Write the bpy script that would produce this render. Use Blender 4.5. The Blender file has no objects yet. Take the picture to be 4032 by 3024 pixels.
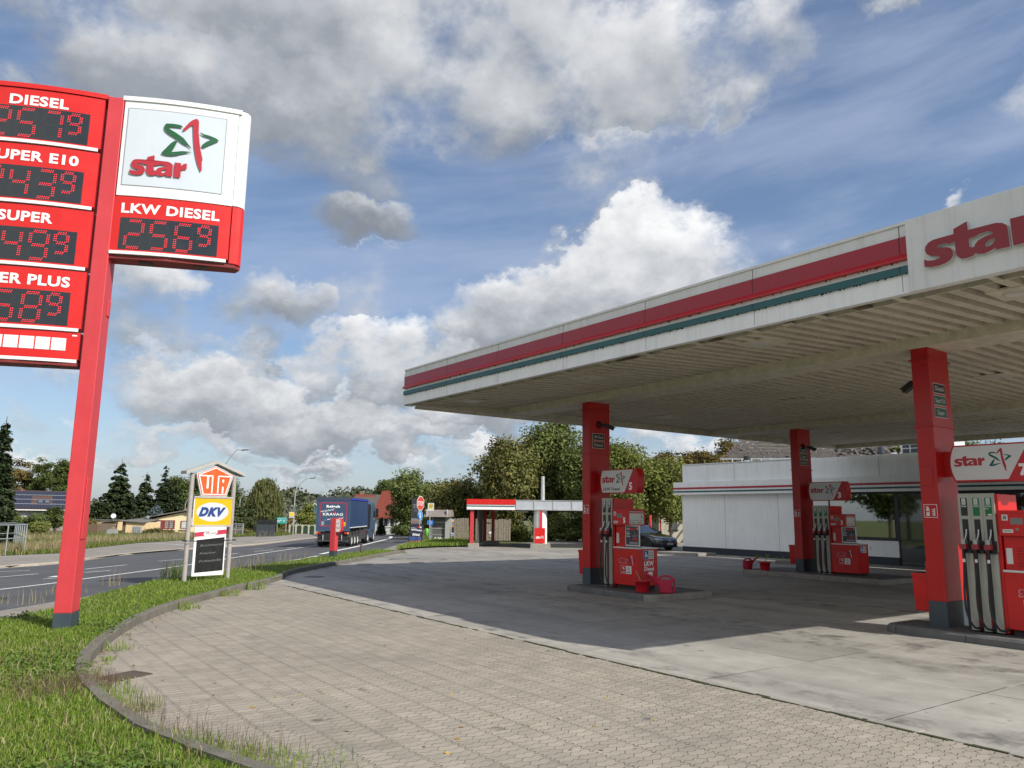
import bpy, bmesh, math, random
import numpy as np
from mathutils import Matrix, Vector
R = math.radians
rnd = random.Random(7)
sc = bpy.context.scene

# ---------------------------------------------------------------- camera
YAW, PITCH, ROLL, FPX = -0.9459518, 0.1666744, 0.0129365, 3038.14
cam_f = Vector((math.cos(PITCH)*math.sin(YAW), math.cos(PITCH)*math.cos(YAW), math.sin(PITCH)))
_r = Vector((math.cos(YAW), -math.sin(YAW), 0)); _u = _r.cross(cam_f)
cam_r = _r*math.cos(ROLL) + _u*math.sin(ROLL)
cam_u = -_r*math.sin(ROLL) + _u*math.cos(ROLL)
CAMH = 2.1
cd = bpy.data.cameras.new('camera'); cam = bpy.data.objects.new('camera', cd)
sc.collection.objects.link(cam)
mw = Matrix.Identity(4)
for i in range(3):
    mw[i][0], mw[i][1], mw[i][2] = cam_r[i], cam_u[i], -cam_f[i]
mw[2][3] = CAMH
cam.matrix_world = mw
cd.sensor_fit = 'HORIZONTAL'; cd.sensor_width = 36.0
cd.lens = 36.0*FPX/4032.0
cd.clip_start = 0.05; cd.clip_end = 3000
sc.camera = cam

# ---------------------------------------------------------------- world, sun, exposure
SUN_DIR = Vector((1.26, 0.385, 1.0)).normalized()        # towards the sun
SUN_EL = math.asin(SUN_DIR.z); SUN_AZ = math.atan2(SUN_DIR.x, SUN_DIR.y)
SKY_STRENGTH = 0.115
EXPOSURE = 0.10
w = bpy.data.worlds.new("World"); sc.world = w; w.use_nodes = True
wn, wl = w.node_tree.nodes, w.node_tree.links
wn.clear()

def NN(nt, t, **kw):
    n = nt.nodes.new(t)
    for k, v in kw.items():
        if k in n.inputs.keys() if isinstance(k, str) else False:
            pass
        setattr(n, k, v)
    return n

def math_(nt, op, a, b=None, c=None, clamp=False):
    n = nt.nodes.new('ShaderNodeMath'); n.operation = op; n.use_clamp = clamp
    for i, x in enumerate((a, b, c)):
        if x is None: continue
        if isinstance(x, (int, float)): n.inputs[i].default_value = x
        else: nt.links.new(x, n.inputs[i])
    return n.outputs[0]

def maprange(nt, v, a, b, c=0.0, d=1.0, smooth=False):
    n = nt.nodes.new('ShaderNodeMapRange')
    if smooth: n.interpolation_type = 'SMOOTHSTEP'
    nt.links.new(v, n.inputs['Value'])
    for k, x in (('From Min', a), ('From Max', b), ('To Min', c), ('To Max', d)):
        n.inputs[k].default_value = x
    return n.outputs['Result']

def mixc(nt, f, a, b, mode='MIX'):
    n = nt.nodes.new('ShaderNodeMix'); n.data_type = 'RGBA'; n.blend_type = mode
    if isinstance(f, (int, float)): n.inputs[0].default_value = f
    else: nt.links.new(f, n.inputs[0])
    for i, x in ((6, a), (7, b)):
        if isinstance(x, (tuple, list)): n.inputs[i].default_value = tuple(x) if len(x) == 4 else (*x, 1)
        else: nt.links.new(x, n.inputs[i])
    return n.outputs[2]

# the clouds of the day: azimuth (deg, right of the camera's heading), elevation, half width, half height, weight, tilt, lightness
HEAD = YAW
def px_dir(px, py):
    d = cam_f + cam_r*((px-2016)/FPX) - cam_u*((py-1512)/FPX)
    d.normalize()
    return math.degrees(math.atan2(d.x, d.y)-HEAD), math.degrees(math.asin(d.z))
# (centre x, centre y, half width, half height) of each cloud as seen in the sky of that day, weight, lightness
CL = [
 (1300, -60, 1250, 480, 1.0, .85), (520, 330, 560, 360, .85, .50), (1150, 420, 620, 300, .9, .70), (1900, 300, 640, 330, 1.0, .95), (2480, 200, 420, 330, .95, 1.0), (2200, 80, 700, 330, 1.0, .95),
 (2960, 150, 260, 270, .62, 1.0), (1250, 640, 420, 150, .5, .42), (1960, 540, 260, 130, .6, .55),
 (2600, 1050, 430, 240, 1.0, 1.12), (2250, 1240, 460, 210, .9, .78), (2920, 1100, 300, 230, .6, .95), (1920, 1270, 330, 190, .8, .62),
 (1450, 860, 230, 110, .66, .32), (1060, 860, 90, 50, .4, .40), (3500, 0, 360, 90, .6, 1.0), (3740, 820, 150, 60, .5, 1.0),
 (1540, 1350, 250, 170, .95, 1.05), (1080, 1230, 300, 150, .7, .52), (560, 1130, 260, 130, .7, .9), (560, 1280, 330, 190, .6, .55), (980, 1390, 220, 110, .5, .5), (760, 1560, 520, 200, 1.0, .80),
 (1290, 1660, 360, 140, .95, .88), (1480, 1500, 340, 140, .7, .60), (1600, 1730, 260, 80, .85, .95), (700, 1740, 400, 60, .7, .95), (120, 1770, 360, 70, .75, .92), (200, 1600, 300, 90, .5, .8),
 (1220, 1860, 220, 45, .7, .95), (1830, 1650, 330, 110, .75, .80), (2500, 1760, 170, 90, .9, 1.0), (2780, 1770, 210, 100, .95, 1.1), (1830, 1830, 260, 60, .7, .95), (930, 1790, 300, 60, .55, .9),
 (60, 1320, 260, 150, .5, .8), (4400, 300, 600, 200, .6, 1.0), (-700, 700, 700, 400, .9, .8), (5200, 900, 700, 350, .9, 1.0), (-1400, 1500, 900, 200, .8, .9),
]
# bright clouds added out of view behind the camera to light the shop wall: (azimuth from the heading, elevation, half width, half height, weight, lightness), degrees
CL_FILL = [(-95, 22, 36, 20, 1.2, 1.45), (-135, 30, 44, 26, 1.3, 1.5), (-172, 18, 32, 15, 1.1, 1.4), (95, 14, 26, 10, .9, 1.1), (-120, 62, 40, 18, .9, 1.0)]
def build_world():
    nt = w.node_tree
    tc = nt.nodes.new('ShaderNodeTexCoord')
    sep = nt.nodes.new('ShaderNodeSeparateXYZ'); nt.links.new(tc.outputs['Generated'], sep.inputs[0])
    dx, dy, dz = sep.outputs
    az = math_(nt, 'ARCTAN2', dx, dy)
    az = math_(nt, 'SUBTRACT', az, HEAD)
    az = math_(nt, 'WRAP', az, math.pi, -math.pi)
    el = math_(nt, 'ARCSINE', dz)
    # noise drawn on the sphere of directions, finer towards the horizon where clouds are farther off
    k = math_(nt, 'DIVIDE', 1.0, math_(nt, 'ADD', math_(nt, 'MAXIMUM', dz, 0.0), 0.42))
    sc_ = nt.nodes.new('ShaderNodeVectorMath'); sc_.operation = 'SCALE'
    nt.links.new(tc.outputs['Generated'], sc_.inputs[0]); nt.links.new(math_(nt, 'MULTIPLY_ADD', k, .35, .75), sc_.inputs['Scale'])
    sq = nt.nodes.new('ShaderNodeVectorMath'); sq.operation = 'MULTIPLY'; nt.links.new(sc_.outputs[0], sq.inputs[0]); sq.inputs[1].default_value = (1, 1, 1.35)
    def fbm(vec, scale, detail, rough, off=(0, 0, 0), dist=0.0):
        ad = nt.nodes.new('ShaderNodeVectorMath'); ad.operation = 'ADD'
        nt.links.new(vec, ad.inputs[0]); ad.inputs[1].default_value = off
        n = nt.nodes.new('ShaderNodeTexNoise'); nt.links.new(ad.outputs[0], n.inputs['Vector'])
        n.inputs['Scale'].default_value = scale; n.inputs['Detail'].default_value = detail
        n.inputs['Roughness'].default_value = rough; n.inputs['Distortion'].default_value = dist
        return n.outputs['Fac']
    n1 = fbm(sq.outputs[0], 4.6, 10, .56)
    step = Vector((SUN_DIR.x*.02, SUN_DIR.y*.02, .045))
    n2 = fbm(sq.outputs[0], 4.6, 10, .56, off=tuple(step))
    n3 = fbm(sq.outputs[0], 22.0, 6, .62, off=(3, 1, 7))
    n4 = fbm(sq.outputs[0], 2.6, 3, .5, off=(5, 8, 2))
    # placement, with the outlines stirred by noise so that no edge is a clean curve
    wa = fbm(sq.outputs[0], 7.0, 6, .62, off=(21, 4, 9)); wb = fbm(sq.outputs[0], 7.0, 6, .62, off=(2, 31, 6))
    azw = math_(nt, 'MULTIPLY_ADD', math_(nt, 'SUBTRACT', wa, .5), .30, az); elw = math_(nt, 'MULTIPLY_ADD', math_(nt, 'SUBTRACT', wb, .5), .18, el)
    tot = None; lit = None; top = None
    ELL = []
    for cx, cy, hw, hh, wt, light in CL:
        a, e = px_dir(cx, cy); a2, _ = px_dir(cx+hw, cy); a1, _ = px_dir(cx-hw, cy); _, e2 = px_dir(cx, cy-hh); _, e1 = px_dir(cx, cy+hh)
        ELL.append((a, e, max(abs(a2-a1)/2, .5), max(abs(e2-e1)/2, .3), wt, light))
    wsum = None
    for a, e, ha, he, wt, light in ELL+CL_FILL:
        u = math_(nt, 'MULTIPLY_ADD', azw, 57.2958/ha, -a/ha)
        v = math_(nt, 'MULTIPLY_ADD', elw, 57.2958/he, -e/he)
        rr = math_(nt, 'MULTIPLY_ADD', u, u, math_(nt, 'MULTIPLY', v, v))
        m = math_(nt, 'MULTIPLY', math_(nt, 'MAXIMUM', math_(nt, 'SUBTRACT', 1.0, rr), -1.0), wt)
        mp = math_(nt, 'MAXIMUM', m, 0.0)
        vv = math_(nt, 'MULTIPLY', mp, v)
        ll = math_(nt, 'MULTIPLY', mp, light)
        tot = m if tot is None else math_(nt, 'MAXIMUM', tot, m)
        lit = ll if lit is None else math_(nt, 'ADD', lit, ll)
        top = vv if top is None else math_(nt, 'ADD', top, vv)
        wsum = mp if wsum is None else math_(nt, 'ADD', wsum, mp)
    wsum = math_(nt, 'ADD', wsum, 0.02)
    light = math_(nt, 'DIVIDE', math_(nt, 'ADD', lit, .016), wsum)
    vrel = math_(nt, 'DIVIDE', top, wsum)
    nz = math_(nt, 'SUBTRACT', n1, 0.5)
    low = math_(nt, 'MULTIPLY', maprange(nt, el, .02, .09, 0, 1, smooth=True), maprange(nt, el, .20, .38, 1, 0, smooth=True))
    tot = math_(nt, 'MAXIMUM', tot, math_(nt, 'MULTIPLY_ADD', low, .62, -.55))
    dens = math_(nt, 'MULTIPLY_ADD', nz, 2.7, math_(nt, 'MULTIPLY_ADD', tot, .85, .12))
    dens = math_(nt, 'MULTIPLY_ADD', math_(nt, 'SUBTRACT', n4, .5), .5, dens)
    dens = math_(nt, 'MULTIPLY_ADD', math_(nt, 'SUBTRACT', n3, .5), .34, dens)
    cover = maprange(nt, dens, -0.02, 0.76, smooth=True)
    rel = math_(nt, 'MULTIPLY', math_(nt, 'SUBTRACT', n1, n2), 1.7)
    shade = math_(nt, 'MULTIPLY_ADD', vrel, .50, math_(nt, 'MULTIPLY_ADD', light, .80, rel))
    shade = math_(nt, 'MULTIPLY_ADD', math_(nt, 'SUBTRACT', n3, .5), .12, shade)
    # thick middles look greyer from below, thin rims brighter
    shade = math_(nt, 'SUBTRACT', shade, maprange(nt, dens, .6, 1.6, 0, .20))
    shade = math_(nt, 'MAXIMUM', math_(nt, 'MINIMUM', math_(nt, 'ADD', shade, .02), 1.25), .02)
    ramp = nt.nodes.new('ShaderNodeValToRGB'); nt.links.new(math_(nt, 'DIVIDE', shade, 1.25), ramp.inputs[0])
    cr = ramp.color_ramp
    cr.elements[0].position = 0.0; cr.elements[0].color = (.25, .275, .32, 1)
    cr.elements[1].position = 1.0; cr.elements[1].color = (1.02, 1.02, 1.02, 1)
    for p, c in ((.30, (.37, .40, .44, 1)), (.52, (.56, .585, .62, 1)), (.74, (.78, .79, .81, 1))):
        e_ = cr.elements.new(p); e_.color = c
    sky = nt.nodes.new('ShaderNodeTexSky'); sky.sky_type = 'NISHITA'; sky.sun_disc = False
    sky.sun_elevation = SUN_EL; sky.sun_rotation = SUN_AZ; sky.air_density = 1.0; sky.dust_density = 1.0; sky.ozone_density = 3.5
    skyc = sky.outputs[0]
    # thin high veil
    vc = nt.nodes.new('ShaderNodeCombineXYZ'); nt.links.new(math_(nt, 'MULTIPLY_ADD', az, 1.5, math_(nt, 'MULTIPLY', el, 1.2)), vc.inputs[0]); nt.links.new(math_(nt, 'MULTIPLY_ADD', el, 7.5, math_(nt, 'MULTIPLY', az, -1.3)), vc.inputs[1])
    veil = fbm(vc.outputs[0], 1.5, 8, .58, off=(9, 2, 4), dist=.3)
    vf = maprange(nt, veil, .34, .72, 0.12, .55, smooth=True)
    hz = maprange(nt, el, 0.0, 0.30, .42, 0.0, smooth=True)
    vf = math_(nt, 'MAXIMUM', vf, hz)
    S = 1.0/SKY_STRENGTH
    sat = nt.nodes.new('ShaderNodeHueSaturation'); sat.inputs['Saturation'].default_value = 1.05; sat.inputs['Value'].default_value = 1.0
    nt.links.new(skyc, sat.inputs['Color'])
    base = mixc(nt, vf, sat.outputs[0], (.46*S, .53*S, .70*S))
    cs = nt.nodes.new('ShaderNodeVectorMath'); cs.operation = 'SCALE'; nt.links.new(ramp.outputs[0], cs.inputs[0]); cs.inputs['Scale'].default_value = S*.92
    col = mixc(nt, math_(nt, 'MULTIPLY', cover, .97), base, cs.outputs[0])
    bg = nt.nodes.new('ShaderNodeBackground'); bg.inputs['Strength'].default_value = SKY_STRENGTH
    nt.links.new(col, bg.inputs['Color'])
    out = nt.nodes.new('ShaderNodeOutputWorld'); nt.links.new(bg.outputs[0], out.inputs[0])
build_world()
w.cycles.sampling_method = 'MANUAL'; w.cycles.sample_map_resolution = 512

sd = bpy.data.lights.new('sun', 'SUN'); sd.energy = 5.0; sd.angle = R(0.55); sd.color = (1.0, .955, .88)
sun = bpy.data.objects.new('sun', sd); sc.collection.objects.link(sun)
sun.rotation_euler = (-SUN_DIR).to_track_quat('-Z', 'Y').to_euler()
sun.location = (0, 0, 30)
sc.view_settings.view_transform = 'Standard'; sc.view_settings.look = 'None'
sc.view_settings.exposure = EXPOSURE; sc.view_settings.gamma = 1.0
sc.cycles.max_bounces = 6; sc.cycles.transparent_max_bounces = 6
sc.cycles.use_denoising = True

# ---------------------------------------------------------------- terrain and placing
def T(x, y):
    u = -x - y
    return -0.02*min(max(0.0, u-18.0), 42.0)
def ray(px, py): return cam_f + cam_r*((px-2016)/FPX) - cam_u*((py-1512)/FPX)
def G(px, py, dz=0.0):
    """the point of the terrain (plus dz) that lies under a line of sight measured on the photograph"""
    d = ray(px, py); t0 = .5; f0 = CAMH
    t = t0
    while t < 600:
        t1 = t*1.03; z = CAMH+d.z*t1; f = z - T(d.x*t1, d.y*t1) - dz
        if f < 0:
            a, b = t, t1
            for _ in range(40):
                m = (a+b)/2
                if CAMH+d.z*m - T(d.x*m, d.y*m) - dz > 0: a = m
                else: b = m
            return Vector((d.x*a, d.y*a, CAMH+d.z*a))
        t = t1
    return Vector((d.x*t, d.y*t, T(d.x*t, d.y*t)))
def at(px, py, dist):
    """a point at a given distance ahead of the camera"""
    d = ray(px, py); return Vector((d.x*dist, d.y*dist, CAMH+d.z*dist))
def ground_at(px, dist):
    p = at(px, 2020, dist); return Vector((p.x, p.y, T(p.x, p.y)))
def zrow(P, py):
    """height at which the vertical through P crosses row py"""
    lo, hi = -20.0, 80.0
    for _ in range(50):
        m = (lo+hi)/2
        v = Vector((P[0], P[1], m-CAMH)); row = 1512 - FPX*v.dot(cam_u)/v.dot(cam_f)
        if row > py: lo = m
        else: hi = m
    return lo
def dist_of(P): return Vector((P[0], P[1], P[2]-CAMH)).dot(cam_f)
FACE = math.atan2(cam_r.y, cam_r.x)     # heading of a line that runs left to right across the view

# ---------------------------------------------------------------- materials
MATS = {}
def srgb(h):
    h = h.lstrip('#'); c = [int(h[i:i+2], 16)/255 for i in (0, 2, 4)]
    return tuple(((x+.055)/1.055)**2.4 if x > .04045 else x/12.92 for x in c)
def mat(name, col=None, rough=.5, metal=0.0, var=.10, scale=2.5, bump=0.0, bsc=60.0, streak=0.0, streakcol=(.06, .055, .045), spec=.5, coat=0.0, emit=0.0):
    if name in MATS: return MATS[name]
    if isinstance(col, str): col = srgb(col)
    m = bpy.data.materials.new(name); m.use_nodes = True; nt = m.node_tree
    b = nt.nodes['Principled BSDF']
    b.inputs['Roughness'].default_value = rough; b.inputs['Metallic'].default_value = metal
    b.inputs['Specular IOR Level'].default_value = spec; b.inputs['Coat Weight'].default_value = coat
    geo = nt.nodes.new('ShaderNodeNewGeometry')
    c = (*col, 1)
    out = None
    if var > 0:
        n = nt.nodes.new('ShaderNodeTexNoise'); nt.links.new(geo.outputs['Position'], n.inputs['Vector'])
        n.inputs['Scale'].default_value = scale; n.inputs['Detail'].default_value = 6; n.inputs['Roughness'].default_value = .65
        f = maprange(nt, n.outputs['Fac'], .28, .72, 1-var, 1+var)
        vm = nt.nodes.new('ShaderNodeVectorMath'); vm.operation = 'SCALE'; vm.inputs[0].default_value = col
        nt.links.new(f, vm.inputs['Scale']); out = vm.outputs[0]
        nt.links.new(maprange(nt, n.outputs['Fac'], .3, .7, max(rough-.06, .02), min(rough+.08, 1)), b.inputs['Roughness'])
    if streak > 0:
        mp = nt.nodes.new('ShaderNodeVectorMath'); mp.operation = 'MULTIPLY'; nt.links.new(geo.outputs['Position'], mp.inputs[0]); mp.inputs[1].default_value = (5, 5, .35)
        n2 = nt.nodes.new('ShaderNodeTexNoise'); nt.links.new(mp.outputs[0], n2.inputs['Vector']); n2.inputs['Scale'].default_value = 1.6; n2.inputs['Detail'].default_value = 7; n2.inputs['Roughness'].default_value = .7
        f2 = maprange(nt, n2.outputs['Fac'], .5, .78, 0, streak)
        out = mixc(nt, f2, out if out is not None else c, (*streakcol, 1))
    if out is not None: nt.links.new(out, b.inputs['Base Color'])
    else: b.inputs['Base Color'].default_value = c
    if bump > 0:
        n3 = nt.nodes.new('ShaderNodeTexNoise'); nt.links.new(geo.outputs['Position'], n3.inputs['Vector']); n3.inputs['Scale'].default_value = bsc; n3.inputs['Detail'].default_value = 5
        bp = nt.nodes.new('ShaderNodeBump'); bp.inputs['Strength'].default_value = bump; bp.inputs['Distance'].default_value = .02
        nt.links.new(n3.outputs['Fac'], bp.inputs['Height']); nt.links.new(bp.outputs[0], b.inputs['Normal'])
    if emit > 0:
        b.inputs['Emission Color'].default_value = c; b.inputs['Emission Strength'].default_value = emit
    MATS[name] = m
    return m
def glass(name, col, rough=.03, alpha=1.0):
    if name in MATS: return MATS[name]
    m = mat(name, col, rough=rough, var=0, spec=.9); return m

# ---------------------------------------------------------------- mesh building
_tcache = {}
def curve_mesh(key, maker, extrude):
    if key in _tcache: return _tcache[key]
    cu = maker(); cu.extrude = extrude
    o = bpy.data.objects.new('tmp', cu); sc.collection.objects.link(o)
    dg = bpy.context.evaluated_depsgraph_get()
    me = bpy.data.meshes.new_from_object(o.evaluated_get(dg))
    vs = [v.co.copy() for v in me.vertices]; fs = [tuple(p.vertices) for p in me.polygons]
    bpy.data.objects.remove(o); bpy.data.curves.remove(cu); bpy.data.meshes.remove(me)
    _tcache[key] = (vs, fs); return vs, fs
def text_geo(s, bold=0.0, extrude=0.0, shear=0.0):
    def mk():
        cu = bpy.data.curves.new('t', 'FONT'); cu.body = s; cu.size = 1.0; cu.offset = bold; cu.shear = shear
        cu.resolution_u = 3; cu.fill_mode = 'FRONT' if extrude == 0 else 'BOTH'; cu.space_character = 1.0+bold*2.2
        return cu
    return curve_mesh(('t', s, bold, extrude, shear), mk, extrude)
def shape_geo(key, loops, extrude=0.0):
    def mk():
        cu = bpy.data.curves.new('s', 'CURVE'); cu.dimensions = '2D'; cu.fill_mode = 'FRONT' if extrude == 0 else 'BOTH'
        for lp in loops:
            sp = cu.splines.new('POLY'); sp.points.add(len(lp)-1)
            for p, q in zip(sp.points, lp): p.co = (q[0], q[1], 0, 1)
            sp.use_cyclic_u = True
        return cu
    return curve_mesh(('s', key, extrude), mk, extrude)

I4 = Matrix.Identity(4)
def frame(o, x, y):
    """matrix whose local x, y run along the given directions from origin o (z = x cross y)"""
    x = Vector(x).normalized(); y = Vector(y).normalized(); z = x.cross(y)
    m = Matrix.Identity(4)
    for i in range(3): m[i][0], m[i][1], m[i][2], m[i][3] = x[i], y[i], z[i], o[i]
    return m
def front(o, ang=0.0):      # upright plane, local x along heading ang, local y up, z towards the viewer side
    return frame(o, (math.cos(ang), math.sin(ang), 0), (0, 0, 1))

class MB:
    def __init__(s): s.v = []; s.f = []; s.mi = []; s.mats = []; s.sm = []
    def idx(s, m):
        if m not in s.mats: s.mats.append(m)
        return s.mats.index(m)
    def add(s, vs, fs, m, M=None, smooth=False, fn=None):
        b = len(s.v); k = s.idx(m)
        for p in vs:
            p = Vector(p)
            if fn: p = Vector(fn(p))
            if M is not None: p = M @ p
            s.v.append(p)
        for f in fs:
            s.f.append(tuple(i+b for i in f)); s.mi.append(k); s.sm.append(smooth)
        return s
    def box(s, x0, x1, y0, y1, z0, z1, m, M=None):
        vs = [(x, y, z) for z in (z0, z1) for y in (y0, y1) for x in (x0, x1)]
        fs = [(0, 2, 3, 1), (4, 5, 7, 6), (0, 1, 5, 4), (2, 6, 7, 3), (0, 4, 6, 2), (1, 3, 7, 5)]
        return s.add(vs, fs, m, M)
    def quad(s, a, b, c, d, m, M=None): return s.add([a, b, c, d], [(0, 1, 2, 3)], m, M)
    def rect(s, x0, x1, y0, y1, z, m, M=None, fn=None): return s.add([(x0, y0, z), (x1, y0, z), (x1, y1, z), (x0, y1, z)], [(0, 1, 2, 3)], m, M, fn=fn)
    def prism(s, poly, z0, z1, m, M=None, smooth=False):
        n = len(poly); vs = [(p[0], p[1], z0) for p in poly]+[(p[0], p[1], z1) for p in poly]
        area = sum(poly[i][0]*poly[(i+1) % n][1]-poly[(i+1) % n][0]*poly[i][1] for i in range(n))
        fs = [tuple(range(n-1, -1, -1)), tuple(range(n, 2*n))]+[(i, (i+1) % n, n+(i+1) % n, n+i) for i in range(n)]
        if area < 0: fs = [tuple(reversed(f)) for f in fs]
        return s.add(vs, fs, m, M, smooth)
    def poly(s, pts, z, m, M=None, fn=None): return s.add([(p[0], p[1], z) for p in pts], [tuple(range(len(pts)))], m, M, fn=fn)
    def cyl(s, a, b, r0, r1=None, m=None, n=12, M=None, caps=True, smooth=True):
        r1 = r0 if r1 is None else r1
        a, b = Vector(a), Vector(b); d = (b-a).normalized()
        p = d.orthogonal().normalized(); q = d.cross(p)
        vs = []
        for c, r in ((a, r0), (b, r1)):
            vs += [c+(p*math.cos(2*math.pi*i/n)+q*math.sin(2*math.pi*i/n))*r for i in range(n)]
        s.add(vs, [(i, (i+1) % n, n+(i+1) % n, n+i) for i in range(n)], m, M, smooth)
        if caps: s.add(vs, [tuple(range(n-1, -1, -1)), tuple(range(n, 2*n))], m, M)
        return s
    def tube(s, pts, r, m, n=8, M=None, sub=6):
        P = [Vector(p) for p in pts]
        if sub > 1 and len(P) > 2:
            Q = []
            for i in range(len(P)-1):
                p0 = P[max(i-1, 0)]; p1 = P[i]; p2 = P[i+1]; p3 = P[min(i+2, len(P)-1)]
                for k in range(sub):
                    t = k/sub
                    Q.append(.5*((2*p1)+(p2-p0)*t+(2*p0-5*p1+4*p2-p3)*t*t+(3*p1-p0-3*p2+p3)*t**3))
            Q.append(P[-1]); P = Q
        rs = r if isinstance(r, (list, tuple)) else None
        vs = []; up = None
        for i, c in enumerate(P):
            d = (P[min(i+1, len(P)-1)]-P[max(i-1, 0)]).normalized()
            if up is None: up = d.orthogonal().normalized()
            up = (up-d*up.dot(d))
            up = up.normalized() if up.length > 1e-6 else d.orthogonal().normalized()
            q = d.cross(up)
            rr = r if rs is None else rs[0]+(rs[1]-rs[0])*i/(len(P)-1)
            vs += [c+(up*math.cos(2*math.pi*k/n)+q*math.sin(2*math.pi*k/n))*rr for k in range(n)]
        fs = [(i*n+k, i*n+(k+1) % n, (i+1)*n+(k+1) % n, (i+1)*n+k) for i in range(len(P)-1) for k in range(n)]
        s.add(vs, fs, m, M, True)
        s.add(vs, [tuple(range(n-1, -1, -1)), tuple(range((len(P)-1)*n, len(P)*n))], m, M)
        return s
    def lathe(s, prof, m, c=(0, 0, 0), n=20, M=None, smooth=True):
        vs = []; c = Vector(c)
        for r, z in prof: vs += [c+Vector((r*math.cos(2*math.pi*k/n), r*math.sin(2*math.pi*k/n), z)) for k in range(n)]
        fs = [(i*n+k, i*n+(k+1) % n, (i+1)*n+(k+1) % n, (i+1)*n+k) for i in range(len(prof)-1) for k in range(n)]
        s.add(vs, fs, m, M, smooth); return s
    def text(s, t, m, M=None, x=0, y=0, h=1.0, w=None, align='L', bold=0.0, z=.004, extrude=0.0, shear=0.0, fn=None, rot=0.0):
        """flat lettering, cap height about h, stretched to width w when given"""
        vs, fs = text_geo(t, bold, 0.0 if extrude == 0 else extrude/h*.7, shear)
        if not vs: return s
        x0 = min(v.x for v in vs); x1 = max(v.x for v in vs)
        ky = h/.70; kx = ky if w is None else w/max(x1-x0, 1e-6)
        W = (x1-x0)*kx
        ox = x-(0 if align == 'L' else W/2 if align == 'C' else W)
        ca, sa = math.cos(rot), math.sin(rot)
        out = []
        for v in vs:
            a, b = (v.x-x0)*kx, v.y*ky
            out.append(Vector((ox+a*ca-b*sa, y+a*sa+b*ca, z+(v.z*ky if extrude else 0))))
        return s.add(out, fs, m, M, fn=fn)
    def shape(s, key, loops, m, M=None, z=.004, extrude=0.0, fn=None):
        vs, fs = shape_geo(key, loops, extrude)
        return s.add([Vector((v.x, v.y, v.z+z)) for v in vs], fs, m, M, fn=fn)
    def build(s, name, parent=None, loc=None, rotz=0.0, bevel=0.0, col=None, label=None):
        me = bpy.data.meshes.new(name)
        me.from_pydata([tuple(v) for v in s.v], [], s.f)
        for m in s.mats: me.materials.append(m)
        if me.polygons:
            me.polygons.foreach_set('material_index', s.mi); me.polygons.foreach_set('use_smooth', s.sm)
        me.update()
        o = bpy.data.objects.new(name, me); sc.collection.objects.link(o)
        if parent is not None: o.parent = parent
        if loc is not None: o.location = loc
        o.rotation_euler[2] = rotz
        if bevel > 0:
            b = o.modifiers.new('bevel', 'BEVEL'); b.width = bevel; b.segments = 2; b.limit_method = 'ANGLE'; b.angle_limit = R(50)
            b.harden_normals = False
        if label: o['label'] = label
        return o
def thing(name, label, cat, loc=(0, 0, 0), rotz=0.0, group=None):
    o = bpy.data.objects.new(name, None); sc.collection.objects.link(o)
    o.empty_display_size = .2; o.location = loc; o.rotation_euler[2] = rotz
    o['label'] = label; o['category'] = cat
    if group: o['group'] = group
    return o
def tag(o, label, cat, group=None):
    o['label'] = label; o['category'] = cat
    if group: o['group'] = group
    return o
def struct(o): o['kind'] = 'structure'; return o
def stuff(o, label, cat): o['kind'] = 'stuff'; o['label'] = label; o['category'] = cat; return o
def copy_tree(o, parent=None):
    c = o.copy(); sc.collection.objects.link(c)
    if parent is not None: c.parent = parent; c.matrix_parent_inverse = Matrix.Identity(4)
    for ch in list(o.children):
        if ch is not c: copy_tree(ch, c)
    return c

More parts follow.
